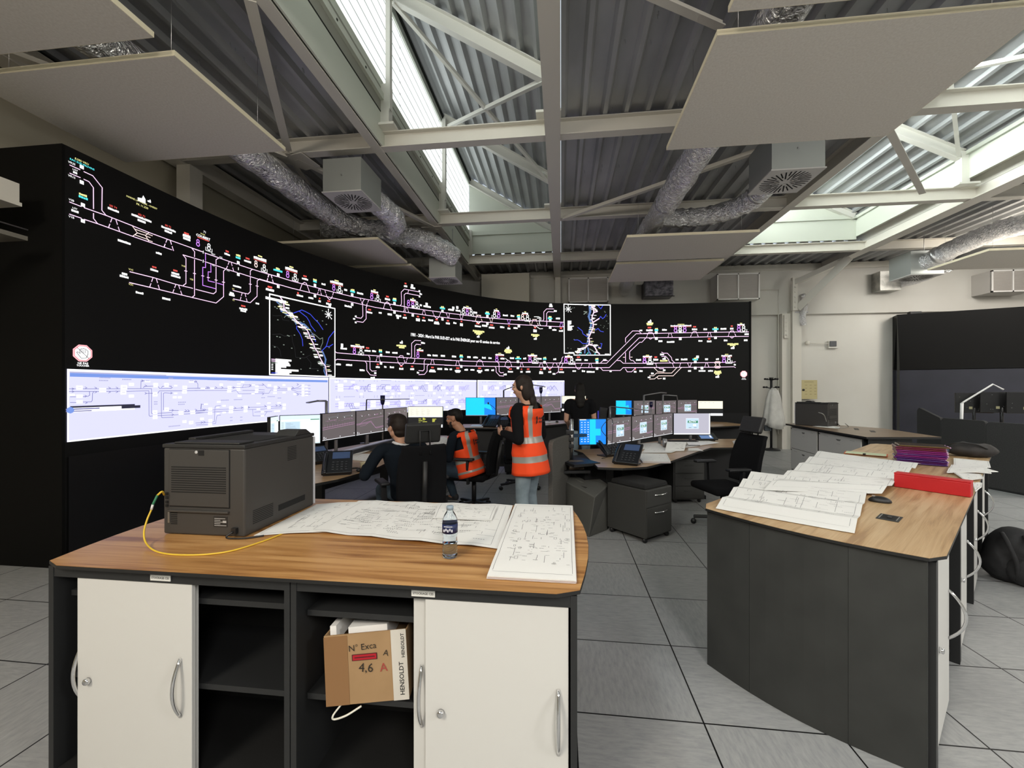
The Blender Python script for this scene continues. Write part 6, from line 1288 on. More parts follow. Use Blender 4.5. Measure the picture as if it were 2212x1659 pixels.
for k,(a,b_) in enumerate(((-.08,.1),(.1,.26))): MB().cbox((a+.05,0,.02),(.16,.2,.36),(0,R(8),0)).build('case',FRM,t,bevel=.01)
MB().cbox((-.14,-.12,.03),(.02,.02,.2)).build('lit_strip',glow('strip_blue',(.03,.03,.35,1),1),t)
t['label']='dark slanted equipment cases behind the woman in black'
# supports for the equipment
o=t.location; t.location=(o.x,o.y,zD+.17)
# --- grey side screen, waste bin, pedestal ---
GF=add_noise(mat('screen_felt',rgb(92,90,86),.95,spec=.1),80,rgb(86,84,80),rgb(98,96,92),detail=2); GFD=add_noise(mat('screen_felt_dark',rgb(66,66,66),.95,spec=.1),80,rgb(61,61,61),rgb(71,71,71),detail=2)
def round_panel(name,lab,A,B,z0,z1,th,m_,r=.06,cat='side screen',zb=None):
    A=Vector(A);B=Vector(B); d=B-A; d.z=0; L=d.length; zb=z1 if zb is None else zb; t=thing(name,lab,cat,(A.x,A.y,0),math.atan2(d.y,d.x))
    P=[(0,z0)]+[(r-r*math.cos(a),z1-r+r*math.sin(a)) for a in (0,.4,.8,1.2,1.57)]+[(L-r+r*math.sin(a),zb-r+r*math.cos(a)) for a in (0,.4,.8,1.2,1.57)]+[(L,z0)]
    MB().prism(P,-th/2,th/2,Matrix(((1,0,0,0),(0,0,1,0),(0,1,0,0),(0,0,0,1)))).build('fabric_panel',m_,t,bevel=.006); MB().box((.02,-th/2-.002,z0),(L-.02,th/2+.002,z0+.03)).build('base_rail',CHARD,t); return t
A_=hd(1189,900,4.35); B_=hd(1232,900,5.0); round_panel('side_screen','grey rounded side screen between the standing woman and the paper-strewn desk',A_,B_,.0,1.04,.05,GF)
q=[hz(1198,1125,0),hz(1272,1161,0),hz(1312,1145,0),hz(1250,1100,0)]; c=sum(q,Vector())/4; t=thing('waste_bin','grey angular recycling bin with a slanted opening and paper inside','bin',c)
h1=.50; b0,b1,b2,b3=[v-c for v in q]
top_=[b0+Vector((-.05,.0,h1+.07)),b1+Vector((.06,-.04,h1-.06)),b2+Vector((.02,.05,h1+.0)),b3+Vector((-.02,.05,h1+.10))]
m=MB(); m.add([b0,b1,b2,b3]+top_,[(0,3,2,1),(0,1,5,4),(1,2,6,5),(2,3,7,6),(3,0,4,7),(4,5,6,7)]); m.build('bin_body',mat('bin_grey',rgb(88,88,84),.6),t,bevel=.01)
def tp(u,v,dz=.003): return (top_[0]*(1-u)+top_[1]*u)*(1-v)+(top_[3]*(1-u)+top_[2]*u)*v+Vector((0,0,dz))
m=MB(); m.add([tp(.1,.15),tp(.75,.15),tp(.82,.7),tp(.1,.75)],[(0,1,2,3)]); m.build('opening',mat('bin_inside',rgb(40,40,38),.9),t)
m=MB(); m.add([tp(.25,.3,.006),tp(.6,.25,.012),tp(.65,.4,.006),tp(.3,.45,.012)],[(0,1,2,3)]); m.add([tp(.3,.35,.01),tp(.4,.6,.02),tp(.45,.55,.01)],[(0,1,2)]); m.build('waste_paper',mat('waste_paper',rgb(120,118,112),.8),t)
A_,B_,C_=hz(1312,1148,0),hz(1395,1177,0),hz(1450,1158,0); D_=A_+(C_-B_); c=(A_+B_+C_+D_)/4; t=thing('drawer_pedestal','grey rolling drawer pedestal with two chrome handles and a seat pad','pedestal',c)
loc=[v-c for v in (A_,B_,C_,D_)]; hP=.545
m=MB(); m.add([v+Vector((0,0,.055)) for v in loc]+[v+Vector((0,0,hP)) for v in loc],[(0,3,2,1),(0,1,5,4),(1,2,6,5),(2,3,7,6),(3,0,4,7),(4,5,6,7)]); m.build('case',mat('pedestal_grey',rgb(58,58,56),.6),t,bevel=.006)
u=(loc[2]-loc[1]); n=Vector((u.y,-u.x,0)).normalized()
for z0,z1 in ((.07,.36),(.37,.54)):
    m=MB(); p,q=loc[1]+u*.02+n*.004,loc[1]+u*.98+n*.004; m.beam(p.lerp(q,0)+Vector((0,0,(z0+z1)/2)),q+Vector((0,0,(z0+z1)/2)),.012,z1-z0); d=m.build('drawer',mat('pedestal_grey',rgb(58,58,56),.6),t,bevel=.003)
    m=MB(); P=[loc[1]+u*(.3+.5*k/8)+n*(.01+.03*(1-((k-4)/4)**2))+Vector((0,0,z1-.055)) for k in range(9)]; m.tube(P,.007,8); m.build('handle',CHROME,d)
for v in loc:
    w_=v*.85; MB().lathe([(0,-.012),(.026,-.012),(.026,.012),(0,.012)],14,Matrix.Translation((w_.x,w_.y,.028))@Matrix.Rotation(R(90),4,'X')).build('caster',BLACK,t)
m=MB(); s_=[v*.92 for v in loc]; m.add([v+Vector((0,0,hP)) for v in s_]+[v*.95+Vector((0,0,hP+.05)) for v in s_],[(0,3,2,1),(0,1,5,4),(1,2,6,5),(2,3,7,6),(3,0,4,7),(4,5,6,7)]); m.build('seat_pad',mat('pad_dark',(.012,.012,.012,1),.95),t,bevel=.018,seg=3)
# dark pedestals under the desks
for (px,dep,lab) in ((1115,7.9,'black drawer pedestal under the desk behind the standing woman'),(1470,6.0,'grey cupboard under the paper-strewn desk, behind the empty chair')):
    q=hd(px,900,dep); t=thing('drawer_pedestal',lab,'pedestal',(q.x,q.y,0),R(10)); c_=DKS if px<1200 else mat('pedestal_grey',rgb(58,58,56),.6)
    MB().box((-.22,-.25,.05),(.22,.25,.6)).build('case',c_,t,bevel=.005)
    for k in range(3): d=MB().box((-.2,-.262,.07+k*.175),(.2,-.25,.235+k*.175)).build('drawer',c_,t); MB().box((-.06,-.27,.17+k*.175),(.06,-.262,.18+k*.175)).build('handle',CHROME if px<1200 else c_,d)
    for a in(-.17,.17):
        for b__ in (-.2,.2): MB().lathe([(0,-.01),(.025,-.01),(.025,.01),(0,.01)],10,Matrix.Translation((a,b__,.026))@Matrix.Rotation(R(90),4,'X')).build('caster',BLACK,t)
# --- grey fabric screens and equipment in the corner ---
a=hd(1984,900,8.0); b=hd(2036,900,7.35); round_panel('side_screen','tall end panel of the grey fabric screens, sloping down to the lower row',a,b,0,1.22,.05,GFD,.08,zb=1.08)
c=hd(2133,900,6.62); round_panel('side_screen','grey fabric screen beyond the bag, next to the sloping end panel',b,c,0,1.07,.05,GFD)
d=hd(2260,900,5.95); round_panel('side_screen','grey fabric screen cut off by the picture edge',c,d,0,1.06,.05,GFD)
for i,(px,dep,w_,z1,lab) in enumerate(((2105,8.3,.55,1.52,'black back of a monitor behind the grey screens, under the white lamp'),(2165,8.0,.6,1.54,'black back of a monitor behind the grey screens, near the picture edge'),(2225,7.7,.6,1.54,'black back of a monitor behind the grey screens, cut by the picture edge'))):
    q=hd(px,900,dep); t=thing('monitor',lab,'monitor',(q.x,q.y,z1-.42),YAW-R(28)); MB().box((-w_/2,0,0),(w_/2,.04,.4)).build('housing',FRM,t,bevel=.006); MB().tube([(0,.02,.1),(0,.02,.75-z1+.42)],.025,10).build('stand_pole',FRM,t)
    m=MB(); rr=random.Random(i+3)
    for k in range(9): m.cbox((rr.uniform(-w_*.4,w_*.4),-.002,rr.uniform(.03,.37)),(.012,.002,.006))
    m.build('port_marks',mat('port_grey',(.25,.25,.24,1),.4),t); MB().cbox((-w_*.1,-.003,.1),(.05,.003,.05)).build('type_label',mat('type_label',rgb(170,165,130),.6),t)
P=[hd(2050,900,8.6),hd(2260,900,7.4),hd(2300,900,8.2),hd(2080,900,9.2)]; desk('black desk hidden behind the grey fabric screens',[(p.x,p.y,0) for p in P],.75,[xy(hd(2100,900,8.6)),xy(hd(2220,900,8.2))])
b=hd(2076,900,8.2); b.z=.75; lamp('white jointed lamp behind the grey fabric screens',b,hd(2078,871,8.2),[hd(2082,868,8.2),hd(2145,830,8.0),hd(2168,842,7.9)],None,.016,mat('lamp_white',rgb(225,225,225),.4))
# ================= office chairs =================
CHB=mat('chair_plastic',(.010,.010,.011,1),.5)
def chair(lab,loc,rz,back_tilt=8,head=True,h=.5,grp='black office chairs at the operator desks'):
    """faces -Y locally turned by rz: back rest on +Y side"""
    t=thing('office_chair',lab,'chair',loc,rz,grp)
    m=MB(); m.smooth=True; m.cbox((0,-.02,h-.04),(.50,.48,.08)); m.build('seat',FABK,t,bevel=.035,seg=4)
    B=Matrix.Translation((0,.22,h+.02))@Matrix.Rotation(R(-back_tilt),4,'X')
    vs=[];n1,n2=8,10
    for s in (0,1):
        for j in range(n2+1):
            v=j/n2; hw=.235*(1-.10*abs(v-.35)*1.2)*(1 if v<.9 else .93); 
            for i in range(n1+1):
                u=i/n1*2-1; y=.03-.045*(1-u*u)*.0+ .035*u*u*-1*.6 -.03*math.sin(v*3.1)+(.05 if s else 0); vs.append(B@Vector((u*hw,y,v*.56)))
    fs=[];W_=n1+1;N_=W_*(n2+1)
    for j in range(n2):
        for i in range(n1): a=j*W_+i; fs+=[(a,a+1,a+W_+1,a+W_),(N_+a,N_+a+W_,N_+a+W_+1,N_+a+1)]
    for i in range(n1): a=i; fs.append((a,N_+a,N_+a+1,a+1)); a=n2*W_+i; fs.append((a,a+1,N_+a+1,N_+a))
    for j in range(n2): a=j*W_; fs.append((a,a+W_,N_+a+W_,N_+a)); a+=n1; fs.append((a,N_+a,N_+a+W_,a+W_))
    m=MB(); m.smooth=True; m.add(vs,fs); o=m.build('backrest',FABK,t,bevel=.012)
    m=MB(); m.tube([(0,.16,h-.08),(0,.30,h-.02),B@Vector((0,.08,.15)),B@Vector((0,.07,.42))],.025,8); m.build('back_bracket',CHB,t)
    if head:
        m=MB(); m.cbox(B@Vector((0,-.01,.665)),(.33,.055,.19),(R(-back_tilt-6),0,0)); hm=m.build('headrest',mat('headrest_leather',(.02,.02,.02,1),.5),t,bevel=.02,seg=3)
        m=MB(); q=[B@Vector(p) for p in ((-.045,.07,.48),(-.045,.03,.69),(.045,.03,.69),(.045,.07,.48))]; m.tube(q,.008,8); m.build('headrest_bracket',CHB,t)
    for s in (-1,1):
        m=MB(); m.beam((s*.27,.02,h-.1),(s*.29,.02,h+.19),.05,.03,up=(0,1,0)); a=m.build('arm_post',CHB,t,bevel=.004); MB().cbox((s*.29,-.03,h+.21),(.085,.26,.03)).build('arm_pad',CHB,t,bevel=.012,seg=3)
    MB().tube([(0,0,h-.08),(0,0,.1)],.03,12).build('gas_column',CHROME if False else CHB,t)
    for k in range(5):
        a=k*2*math.pi/5+.3; c_,s_=math.cos(a),math.sin(a); L_=MB().beam((0,0,.12),(c_*.31,s_*.31,.085),.045,.03).build('leg',CHB,t,bevel=.005)
        MB().lathe([(0,-.022),(.03,-.022),(.03,.022),(0,.022)],12,Matrix.Translation((c_*.31,s_*.31,.032))@Matrix.Rotation(a,4,'Z')@Matrix.Rotation(R(90),4,'X')).build('caster',CHB,L_)
    return t
# ================= chairs =================
def at_floor(px,dep): v=hd(px,900,dep); return (v.x,v.y,0)
def face(deg): return R(deg+90)
chair('black swivel chair with headrest, its back to the camera under the dark-haired man',at_floor(893,4.02),face(128),6)
chair('black swivel chair under the bearded man in the orange vest',at_floor(1024,5.42),face(172),10,head=False)
chair('empty black swivel chair with headrest at the paper-strewn desk',at_floor(1562,4.75),face(196),14)
chair('black swivel chair mostly hidden behind the standing woman',at_floor(1122,6.6),face(100),8,head=False)
# ================= people =================
SKIN=mat('skin',rgb(196,150,124),.55); SKIN2=mat('skin_tan',rgb(176,128,100),.55)
def remesh(name,mb,m_,par,vox,sub=0):
    me=bpy.data.meshes.new('tmp'); me.from_pydata(mb.v,[],mb.f); me.update(); o=bpy.data.objects.new('tmp',me); COL.objects.link(o)
    r=o.modifiers.new('r','REMESH'); r.mode='VOXEL'; r.voxel_size=vox; s=o.modifiers.new('s','SMOOTH'); s.factor=.5; s.iterations=4
    dg=bpy.context.evaluated_depsgraph_get(); nm=bpy.data.meshes.new_from_object(o.evaluated_get(dg)); bpy.data.objects.remove(o); bpy.data.meshes.remove(me)
    nm.name=name; nm.materials.clear()
    for x in (m_ if isinstance(m_,list) else [m_]): nm.materials.append(x)
    for p in nm.polygons: p.use_smooth=True
    q=bpy.data.objects.new(name,nm); COL.objects.link(q); q.parent=par; return q
def loft(m,rings,n=28):
    """rings: (centre, side axis, front axis, rx, ry)"""
    vs=[]
    for c,u,v,rx,ry in rings:
        for k in range(n):
            t=2*math.pi*k/n; ct,st_=math.cos(t),math.sin(t); e=.86
            vs.append(Vector(c)+Vector(u)*rx*abs(ct)**e*(1 if ct>0 else -1)+Vector(v)*ry*abs(st_)**e*(1 if st_>0 else -1))
    fs=[]
    for i in range(len(rings)-1):
        for k in range(n): a=i*n+k; b=i*n+(k+1)%n; fs.append((a,b,b+n,a+n))
    fs.append(tuple(range(n-1,-1,-1))); fs.append(tuple(range((len(rings)-1)*n,len(rings)*n)))
    m.smooth=True; m.add(vs,fs); return m
def limb(m,pts,rs,k=5):
    P=[];Q=[]; S=smooth(pts,k)
    for i,p in enumerate(S): t=i/(len(S)-1)*(len(rs)-1); a=int(min(t,len(rs)-2)); Q.append(rs[a]*(1-(t-a))+rs[a+1]*(t-a))
    m.tube(S,0,14,True,Q); m.ell(S[0],(Q[0],)*3,12,8); m.ell(S[-1],(Q[-1],)*3,12,8)
def hand(m,wrist,d,palm_n,size=1.0,curl=.5):
    """palm, four bent fingers of different lengths and a thumb from the palm's side"""
    d=Vector(d).normalized(); n=Vector(palm_n); n=(n-d*n.dot(d)).normalized(); s=d.cross(n)
    w=Vector(wrist); M=Matrix((s,d,n)).transposed().to_4x4()
    c=w+d*.045*size; m.ell(c,(.040*size,.052*size,.017*size),14,10,M)
    for i,L in enumerate((.066,.076,.071,.056)):
        b=c+s*(-.029+i*.0195)*size+d*.038*size; a=curl
        p1=b+(d*math.cos(a*.5)+n*math.sin(a*.5))*L*.42*size; p2=p1+(d*math.cos(a*1.4)+n*math.sin(a*1.4))*L*.33*size; p3=p2+(d*math.cos(a*2.1)+n*math.sin(a*2.1))*L*.27*size
        m.tube([b-d*.012,b,p1,p2,p3],0,8,True,[.0095*size,.0092*size,.0086*size,.0078*size,.0062*size]); m.ell(p3,(.0065*size,)*3,8,6)
    b=c-s*.032*size-d*.018*size; p1=b+(-s*.75+d*.65+n*.25).normalized()*.034*size; p2=p1+(-s*.25+d*.85+n*.45).normalized()*.028*size
    m.tube([b+s*.01,b,p1,p2],0,8,True,[.012*size,.0115*size,.0098*size,.0075*size]); m.ell(p2,(.0078*size,)*3,8,6)
def head(m,c,fw_,upv=(0,0,1),s=1.0):
    f=Vector(fw_).normalized(); u=Vector(upv); u=(u-f*u.dot(f)).normalized(); r_=f.cross(u)
    M=Matrix((r_,f,u)).transposed().to_4x4(); c=Vector(c)
    def E(x,y,z,a,b,cc): m.ell(c+M@Vector((x*s,y*s,z*s)),(a*s,b*s,cc*s),18,12,M)
    E(0,-.012,.03,.076,.096,.092); E(0,.022,-.035,.058,.068,.075); E(0,.045,-.088,.030,.032,.026); E(0,.075,-.05,.028,.022,.02)
    E(0,.098,-.012,.011,.018,.014); E(0,.090,.012,.009,.014,.026); E(0,.086,.036,.05,.012,.010); E(0,.088,-.048,.022,.012,.006); E(0,.086,-.06,.019,.012,.006)
    for q in (-1,1): E(q*.079,-.008,-.006,.010,.020,.032); E(q*.036,.072,-.022,.022,.02,.022); E(q*.052,.0,-.06,.02,.035,.03)
    return c,M
def face_parts(t,c,M,s=1.0,brow=(.02,.012,.01,1),lip=(.38,.13,.11,1)):
    m=MB(); m.smooth=True
    for q in (-1,1): m.ell(c+M@Vector((q*.032*s,.083*s,.012*s)),(.012*s,.008*s,.006*s),12,8,M)
    m.m=1
    for q in (-1,1): m.ell(c+M@Vector((q*.032*s,.0895*s,.012*s)),(.0052*s,.003*s,.0052*s),10,6,M)
    m.build('eyes',[mat('eye_white',(.7,.7,.68,1),.2),mat('eye_dark',(.02,.012,.008,1),.15)],t)
    m=MB(); m.smooth=True
    for q in (-1,1): m.ell(c+M@Vector((q*.033*s,.094*s,.034*s)),(.019*s,.005*s,.0035*s),12,6,M)
    m.build('eyebrows',mat('brow_hair',brow,.9),t)
    m=MB(); m.smooth=True; m.ell(c+M@Vector((0,.099*s,-.053*s)),(.021*s,.004*s,.006*s),12,6,M); m.build('lips',mat('lips',lip,.5),t)
def hairmesh(name,t,c,M,pieces,m_,vox=.007,s=1.0):
    m=MB()
    for x,y,z,a,b,cc in pieces: m.ell(c+M@Vector((x*s,y*s,z*s)),(a*s,b*s,cc*s),18,12,M)
    return remesh(name,m,m_,t,vox)
HAIRB=add_noise(mat('hair_black',(.012,.009,.008,1),.6,spec=.2),30,(.006,.005,.004,1),(.010,.008,.006,1),stretch=(1,1,.12),bump=.5)
HAIRN=add_noise(mat('hair_brown',(.02,.012,.008,1),.6,spec=.25),30,(.012,.008,.006,1),(.022,.013,.009,1),stretch=(1,1,.12),bump=.5)
ORG=mat('vest_orange',rgb(255,82,24),.75,emit=None); ORG.node_tree.nodes['Principled BSDF'].inputs['Base Color'].default_value=(1.0,.075,.008,1)
REF=mat('vest_reflective',rgb(165,162,155),.35,.2); KNB=mat('knit_black',(.007,.007,.008,1),.95,spec=.15); KNN=mat('knit_navy',(.008,.012,.018,1),.95,spec=.15)
JL=add_noise(mat('jeans_light',rgb(128,142,150),.9),8,rgb(112,126,134),rgb(142,156,164)); JD=add_noise(mat('jeans_dark',rgb(52,66,78),.9),10,rgb(42,54,66),rgb(62,78,92))
SHOE=mat('shoe_grey',rgb(50,50,52),.7); SHOEW=mat('shoe_sole',rgb(150,148,145),.7)
def person(lab,J,f,out):
    """J: joint positions; f: chest facing; out: clothing"""
    o=Vector((J['pelvis'].x,J['pelvis'].y,0)); t=thing('person',lab,'person',o)
    J={k:(v-o) for k,v in J.items()}
    f=Vector(f).normalized(); side=Vector((f.y,-f.x,0)); W=out.get('w',1.0)
    sp=(J['neck']-J['pelvis']); up=sp.normalized(); fr=(f-up*f.dot(up)).normalized()
    def ring(a,rx,ry,ex=0): return (J['pelvis']+sp*a+fr*.012*math.sin(a*3),side,fr,rx*W+ex,ry*W+ex)
    TR=((-.08,.155,.115),(.0,.168,.125),(.15,.155,.115),(.35,.142,.105),(.6,.165,.118),(.82,.18,.112),(.93,.15,.09),(.99,.07,.06))
    body=MB(); loft(body,[ring(*r) for r in TR]); limb(body,[J['neck']-up*.05,J['neck']+up*.03,J['head']-Vector((0,0,.06))],[.062,.055,.055])
    hc,M=head(body,J['head'],out['face'],out.get('hup',(0,0,1)),out.get('hs',1.0))
    for s in 'LR':
        limb(body,[J['neck']-up*.07,J['sh'+s],J['el'+s]],[.06,.052,.040]); limb(body,[J['el'+s],J['wr'+s]],[.040,.027])
        hand(body,J['wr'+s],out.get('hd'+s,J['wr'+s]-J['el'+s]),out.get('pn'+s,(0,0,-1)),1.0,out.get('curl',.5))
        hp=J['pelvis']+side*(.09 if s=='R' else -.09)
        limb(body,[hp,J['kn'+s]],[.088,.056]); limb(body,[J['kn'+s],J['kn'+s].lerp(J['an'+s],.35),J['an'+s]],[.056,.054,.036]); limb(body,[J['an'+s],J['to'+s]],[.038,.03])
    remesh('body',body,out['skin'],t,.008)
    # trousers
    m=MB(); loft(m,[ring(a,rx,ry,.012) for a,rx,ry in TR[:3]])
    for s in 'LR':
        hp=J['pelvis']+side*(.09 if s=='R' else -.09); limb(m,[hp,J['kn'+s]],[.10,.066]); limb(m,[J['kn'+s],J['kn'+s].lerp(J['an'+s],.4),J['an'+s]+Vector((0,0,.03))],[.067,.062,.05])
    remesh('trousers',m,out['legs'],t,.010)
    # shoes
    for s in 'LR':
        m=MB(); d=(J['to'+s]-J['an'+s]); d.z=0; d.normalize(); zz=J['to'+s].z-.012; q=Vector((J['an'+s].x,J['an'+s].y,zz+.01)); sd=d.cross(Vector((0,0,1)))
        M2=Matrix((sd,d,Vector((0,0,1)))).transposed().to_4x4()
        m.ell(q+d*.06+Vector((0,0,.022)),(.046,.13,.036),16,10,M2); m.ell(q-d*.02+Vector((0,0,.045)),(.042,.055,.055),14,10,M2)
        sh=remesh('shoe',m,SHOE,t,.007); m=MB(); m.smooth=True; m.ell(q+d*.06+Vector((0,0,.0)),(.048,.135,.014),18,8,M2); m.build('sole',SHOEW,sh)
    # top with sleeves
    m=MB(); loft(m,[ring(a,rx,ry,.016) for a,rx,ry in TR[:-1]]+[ring(1.0,.075,.07)])
    for s in 'LR':
        if out.get('short'): limb(m,[J['neck']-up*.08,J['sh'+s],J['sh'+s].lerp(J['el'+s],.5)],[.062,.068,.062])
        else: limb(m,[J['neck']-up*.08,J['sh'+s],J['el'+s]],[.062,.064,.054]); limb(m,[J['el'+s],J['wr'+s]],[.054,.038])
    remesh('jumper' if not out.get('short') else 'shirt',m,out['top'],t,.009)
    if out.get('vest'):
        vb_=out['vest']; m=MB(); n=40; rows=22; a0,a1=vb_['lo'],.97; vs=[];idx={}
        def prof(a):
            for (x0,r0,q0),(x1,r1,q1) in zip(TR[:-1],TR[1:]):
                if x0<=a<=x1: k=(a-x0)/(x1-x0); return r0+(r1-r0)*k,q0+(q1-q0)*k
            return (TR[0][1],TR[0][2]) if a<TR[0][0] else (TR[-1][1],TR[-1][2])
        for j in range(rows+1):
            a=a0+(a1-a0)*j/rows; rx,ry=prof(a); flare=vb_.get('flare',.02)*max(0,(.35-a)); e=.032+flare*.6+(.022 if a>.72 else 0)+max(0,a-.88)*.35
            for k in range(n):
                th=2*math.pi*k/n; ct,s2=math.cos(th),math.sin(th); w_=1+.018*math.sin(th*7+j*.2)*max(0,1-a)
                c_=J['pelvis']+sp*a+fr*.012*math.sin(a*3); p=c_+side*((rx*W+e)*w_*abs(ct)**.86*(1 if ct>0 else -1))+fr*((ry*W+e)*w_*abs(s2)**.86*(1 if s2>0 else -1)); vs.append(p)
        fs=[];mi=[]
        for j in range(rows):
            a=a0+(a1-a0)*(j+.5)/rows
            for k in range(n):
                th=2*math.pi*(k+.5)/n; ct,s2=math.cos(th),math.sin(th)
                if .58<a<.885 and abs(ct)>.90: continue   # arm holes
                if a>.9 and abs(ct)<.42: continue                       # neckline
                i=j*n+k; k2=(k+1)%n
                mi_=0
                if vb_['b1'][0]<a<vb_['b1'][1] or vb_['b2'][0]<a<vb_['b2'][1]: mi_=1
                elif a>vb_['b1'][1] and .50<abs(ct)<.66: mi_=1
                fs.append((i,j*n+k2,(j+1)*n+k2,(j+1)*n+i%n)); mi.append(mi_)
        for fidx,f_ in enumerate(fs): m.m=mi[fidx]; m.smooth=True; m.v=m.v; m.add([vs[q] for q in f_],[(0,1,2,3)])
        v=m.build('safety_vest',[ORG,REF],t,merge=True); so=v.modifiers.new('t','SOLIDIFY'); so.thickness=.006; so.offset=1
        # back print
        m=MB(); a=.66; rx,ry=prof(a); pc=J['pelvis']+sp*a-fr*(ry*W+.047); U=side; V=up
        m.cbox((0,0,0),(.001,.001,.001)); m=MB()
        put_text(m,'TRAVAUX',pc+U*.03+V*.012,U,V,width=.11,bold=True); put_text(m,'VOIE EST',pc+U*.03-V*.016,U,V,width=.11,bold=True) if False else None
        m=MB(); 
        for r_ in range(2):
            for k in range(7): c_=pc+U*(-.015+k*.0165)+V*(.014-r_*.032); m.add([c_,c_+U*.012,c_+U*.012+V*(.018-(k%3)*.002),c_+V*(.018-(k%3)*.002)],[(0,1,2,3)])
        q=pc-U*.06; m.add([q-V*.035-U*.014,q+U*.012-V*.02,q+U*.018+V*.015,q-U*.01+V*.0],[(0,1,2,3)]); m.add([q+V*.0+U*.0,q+U*.022+V*.02,q+U*.018+V*.05,q-U*.008+V*.035],[(0,1,2,3)])
        m.build('back_print',mat('print_black',(.01,.008,.008,1),.8),v)
    face_parts(t,hc,M,out.get('hs',1.0)); return t,hc,M,J
def V(*a): return Vector(a)
def dirv(deg,z=0): return Vector((math.cos(R(deg)),math.sin(R(deg)),z))
# --- woman standing in an orange vest ---
P=hd(1143,900,4.25); P.z=0; f=dirv(152); s=V(f.y,-f.x,0)
J=dict(pelvis=P+V(0,0,.93),neck=P+f*.03+V(0,0,1.42),head=P+f*.055+dirv(178)*.03+V(0,0,1.60))
J['shL']=P+f*.02-s*.185+V(0,0,1.37); J['shR']=P+f*.02+s*.185+V(0,0,1.37)
J['elL']=P-f*.04-s*.25+V(0,0,1.09); J['elR']=P-f*.0+s*.25+V(0,0,1.09)
J['wrL']=P+f*.20-s*.17+V(0,0,1.13); J['wrR']=P+f*.22+s*.1+V(0,0,1.13)
J['knL']=P-s*.10+f*.02+V(0,0,.49); J['knR']=P+s*.10+f*.05+V(0,0,.49); J['anL']=P-s*.11-f*.03+V(0,0,.09); J['anR']=P+s*.11+f*.0+V(0,0,.09); J['toL']=J['anL']+f*.12-V(0,0,.06); J['toR']=J['anR']+f*.12-V(0,0,.06)
t,hc,M,JJ=person('woman with long dark hair standing in an orange safety vest over a black jumper, reading',J,f,dict(skin=SKIN,face=dirv(178,-.12),legs=JL,top=KNB,w=.86,hs=.94,curl=.7,pnL=s+V(0,0,.2),pnR=-s,vest=dict(lo=-.42,flare=.09,b1=(.22,.32),b2=(-.17,-.07))))
hairmesh('hair',t,hc,M,[(0,-.025,.045,.086,.100,.088),(0,-.06,.0,.082,.07,.10),(0,-.085,-.08,.078,.05,.10),(.0,-.10,-.17,.07,.045,.10),(.0,-.115,-.26,.055,.04,.09),(-.03,-.125,-.34,.032,.03,.08),(-.062,.0,.02,.024,.055,.07),(.062,.0,.02,.024,.055,.07),(-.066,-.045,-.06,.024,.05,.10)],HAIRN,s=.94)
# --- bearded man seated, orange vest ---
P=hd(1018,900,5.32); P.z=0; f=dirv(168); s=V(f.y,-f.x,0)
J=dict(pelvis=P+V(0,0,.53),neck=P+f*.14+V(0,0,1.03),head=P+f*.24+V(0,0,1.195))
J['shL']=P+f*.15-s*.20+V(0,0,.98); J['shR']=P+f*.15+s*.20+V(0,0,.98)
J['elL']=P+f*.19-s*.25+V(0,0,.72); J['elR']=P+f*.24+s*.25+V(0,0,.72)
J['wrL']=P+f*.42-s*.14+V(0,0,.78); J['wrR']=P+f*.44+s*.12+V(0,0,.79)
J['knL']=P+f*.44-s*.13+V(0,0,.54); J['knR']=P+f*.44+s*.13+V(0,0,.54); J['anL']=P+f*.36-s*.1+V(0,0,.16); J['anR']=P+f*.30+s*.1+V(0,0,.16); J['toL']=J['anL']+f*.13-V(0,0,.05); J['toR']=J['anR']+f*.13-V(0,0,.05)
t,hc,M,JJ=person('bearded man seated in an orange safety vest over a navy jumper',J,f,dict(skin=SKIN2,face=dirv(176,-.18),legs=JD,top=KNN,w=1.0,curl=.5,vest=dict(lo=-.10,flare=.05,b1=(.24,.34),b2=(-.02,.07))))
hairmesh('hair',t,hc,M,[(0,-.02,.06,.080,.098,.072),(0,-.055,.02,.078,.062,.075),(0,.03,.095,.06,.05,.03)],HAIRB)
hairmesh('beard',t,hc,M,[(0,.045,-.085,.046,.045,.036),(-.045,.025,-.055,.018,.04,.035),(.045,.025,-.055,.018,.04,.035),(0,.085,-.04,.024,.018,.008)],mat('beard_dark',(.02,.014,.012,1),.9))
# --- dark-haired man at the near end, seen from behind ---
P=hd(886,900,4.13); P.z=0; f=dirv(133); s=V(f.y,-f.x,0)
J=dict(pelvis=P+V(0,0,.53),neck=P+f*.05-s*.07+V(0,0,1.04),head=P+f*.10-s*.10+V(0,0,1.20))
J['shL']=P+f*.05-s*.27+V(0,0,.985); J['shR']=P+f*.05+s*.14+V(0,0,.98)
J['elL']=P+f*.08-s*.42+V(0,0,.76); J['elR']=P+f*.2+s*.28+V(0,0,.74)
J['wrL']=P+f*.32-s*.34+V(0,0,.79); J['wrR']=P+f*.44+s*.1+V(0,0,.79)
J['knL']=P+f*.44-s*.13+V(0,0,.52); J['knR']=P+f*.44+s*.13+V(0,0,.52); J['anL']=P+f*.42-s*.12+V(0,0,.09); J['anR']=P+f*.42+s*.12+V(0,0,.09); J['toL']=J['anL']+f*.12-V(0,0,.06); J['toR']=J['anR']+f*.12-V(0,0,.06)
t,hc,M,JJ=person('dark-haired man in a navy jumper with white collar, seated and seen from behind',J,f,dict(skin=SKIN,face=dirv(148,-.05),legs=JD,top=KNN,w=1.04,curl=.4))
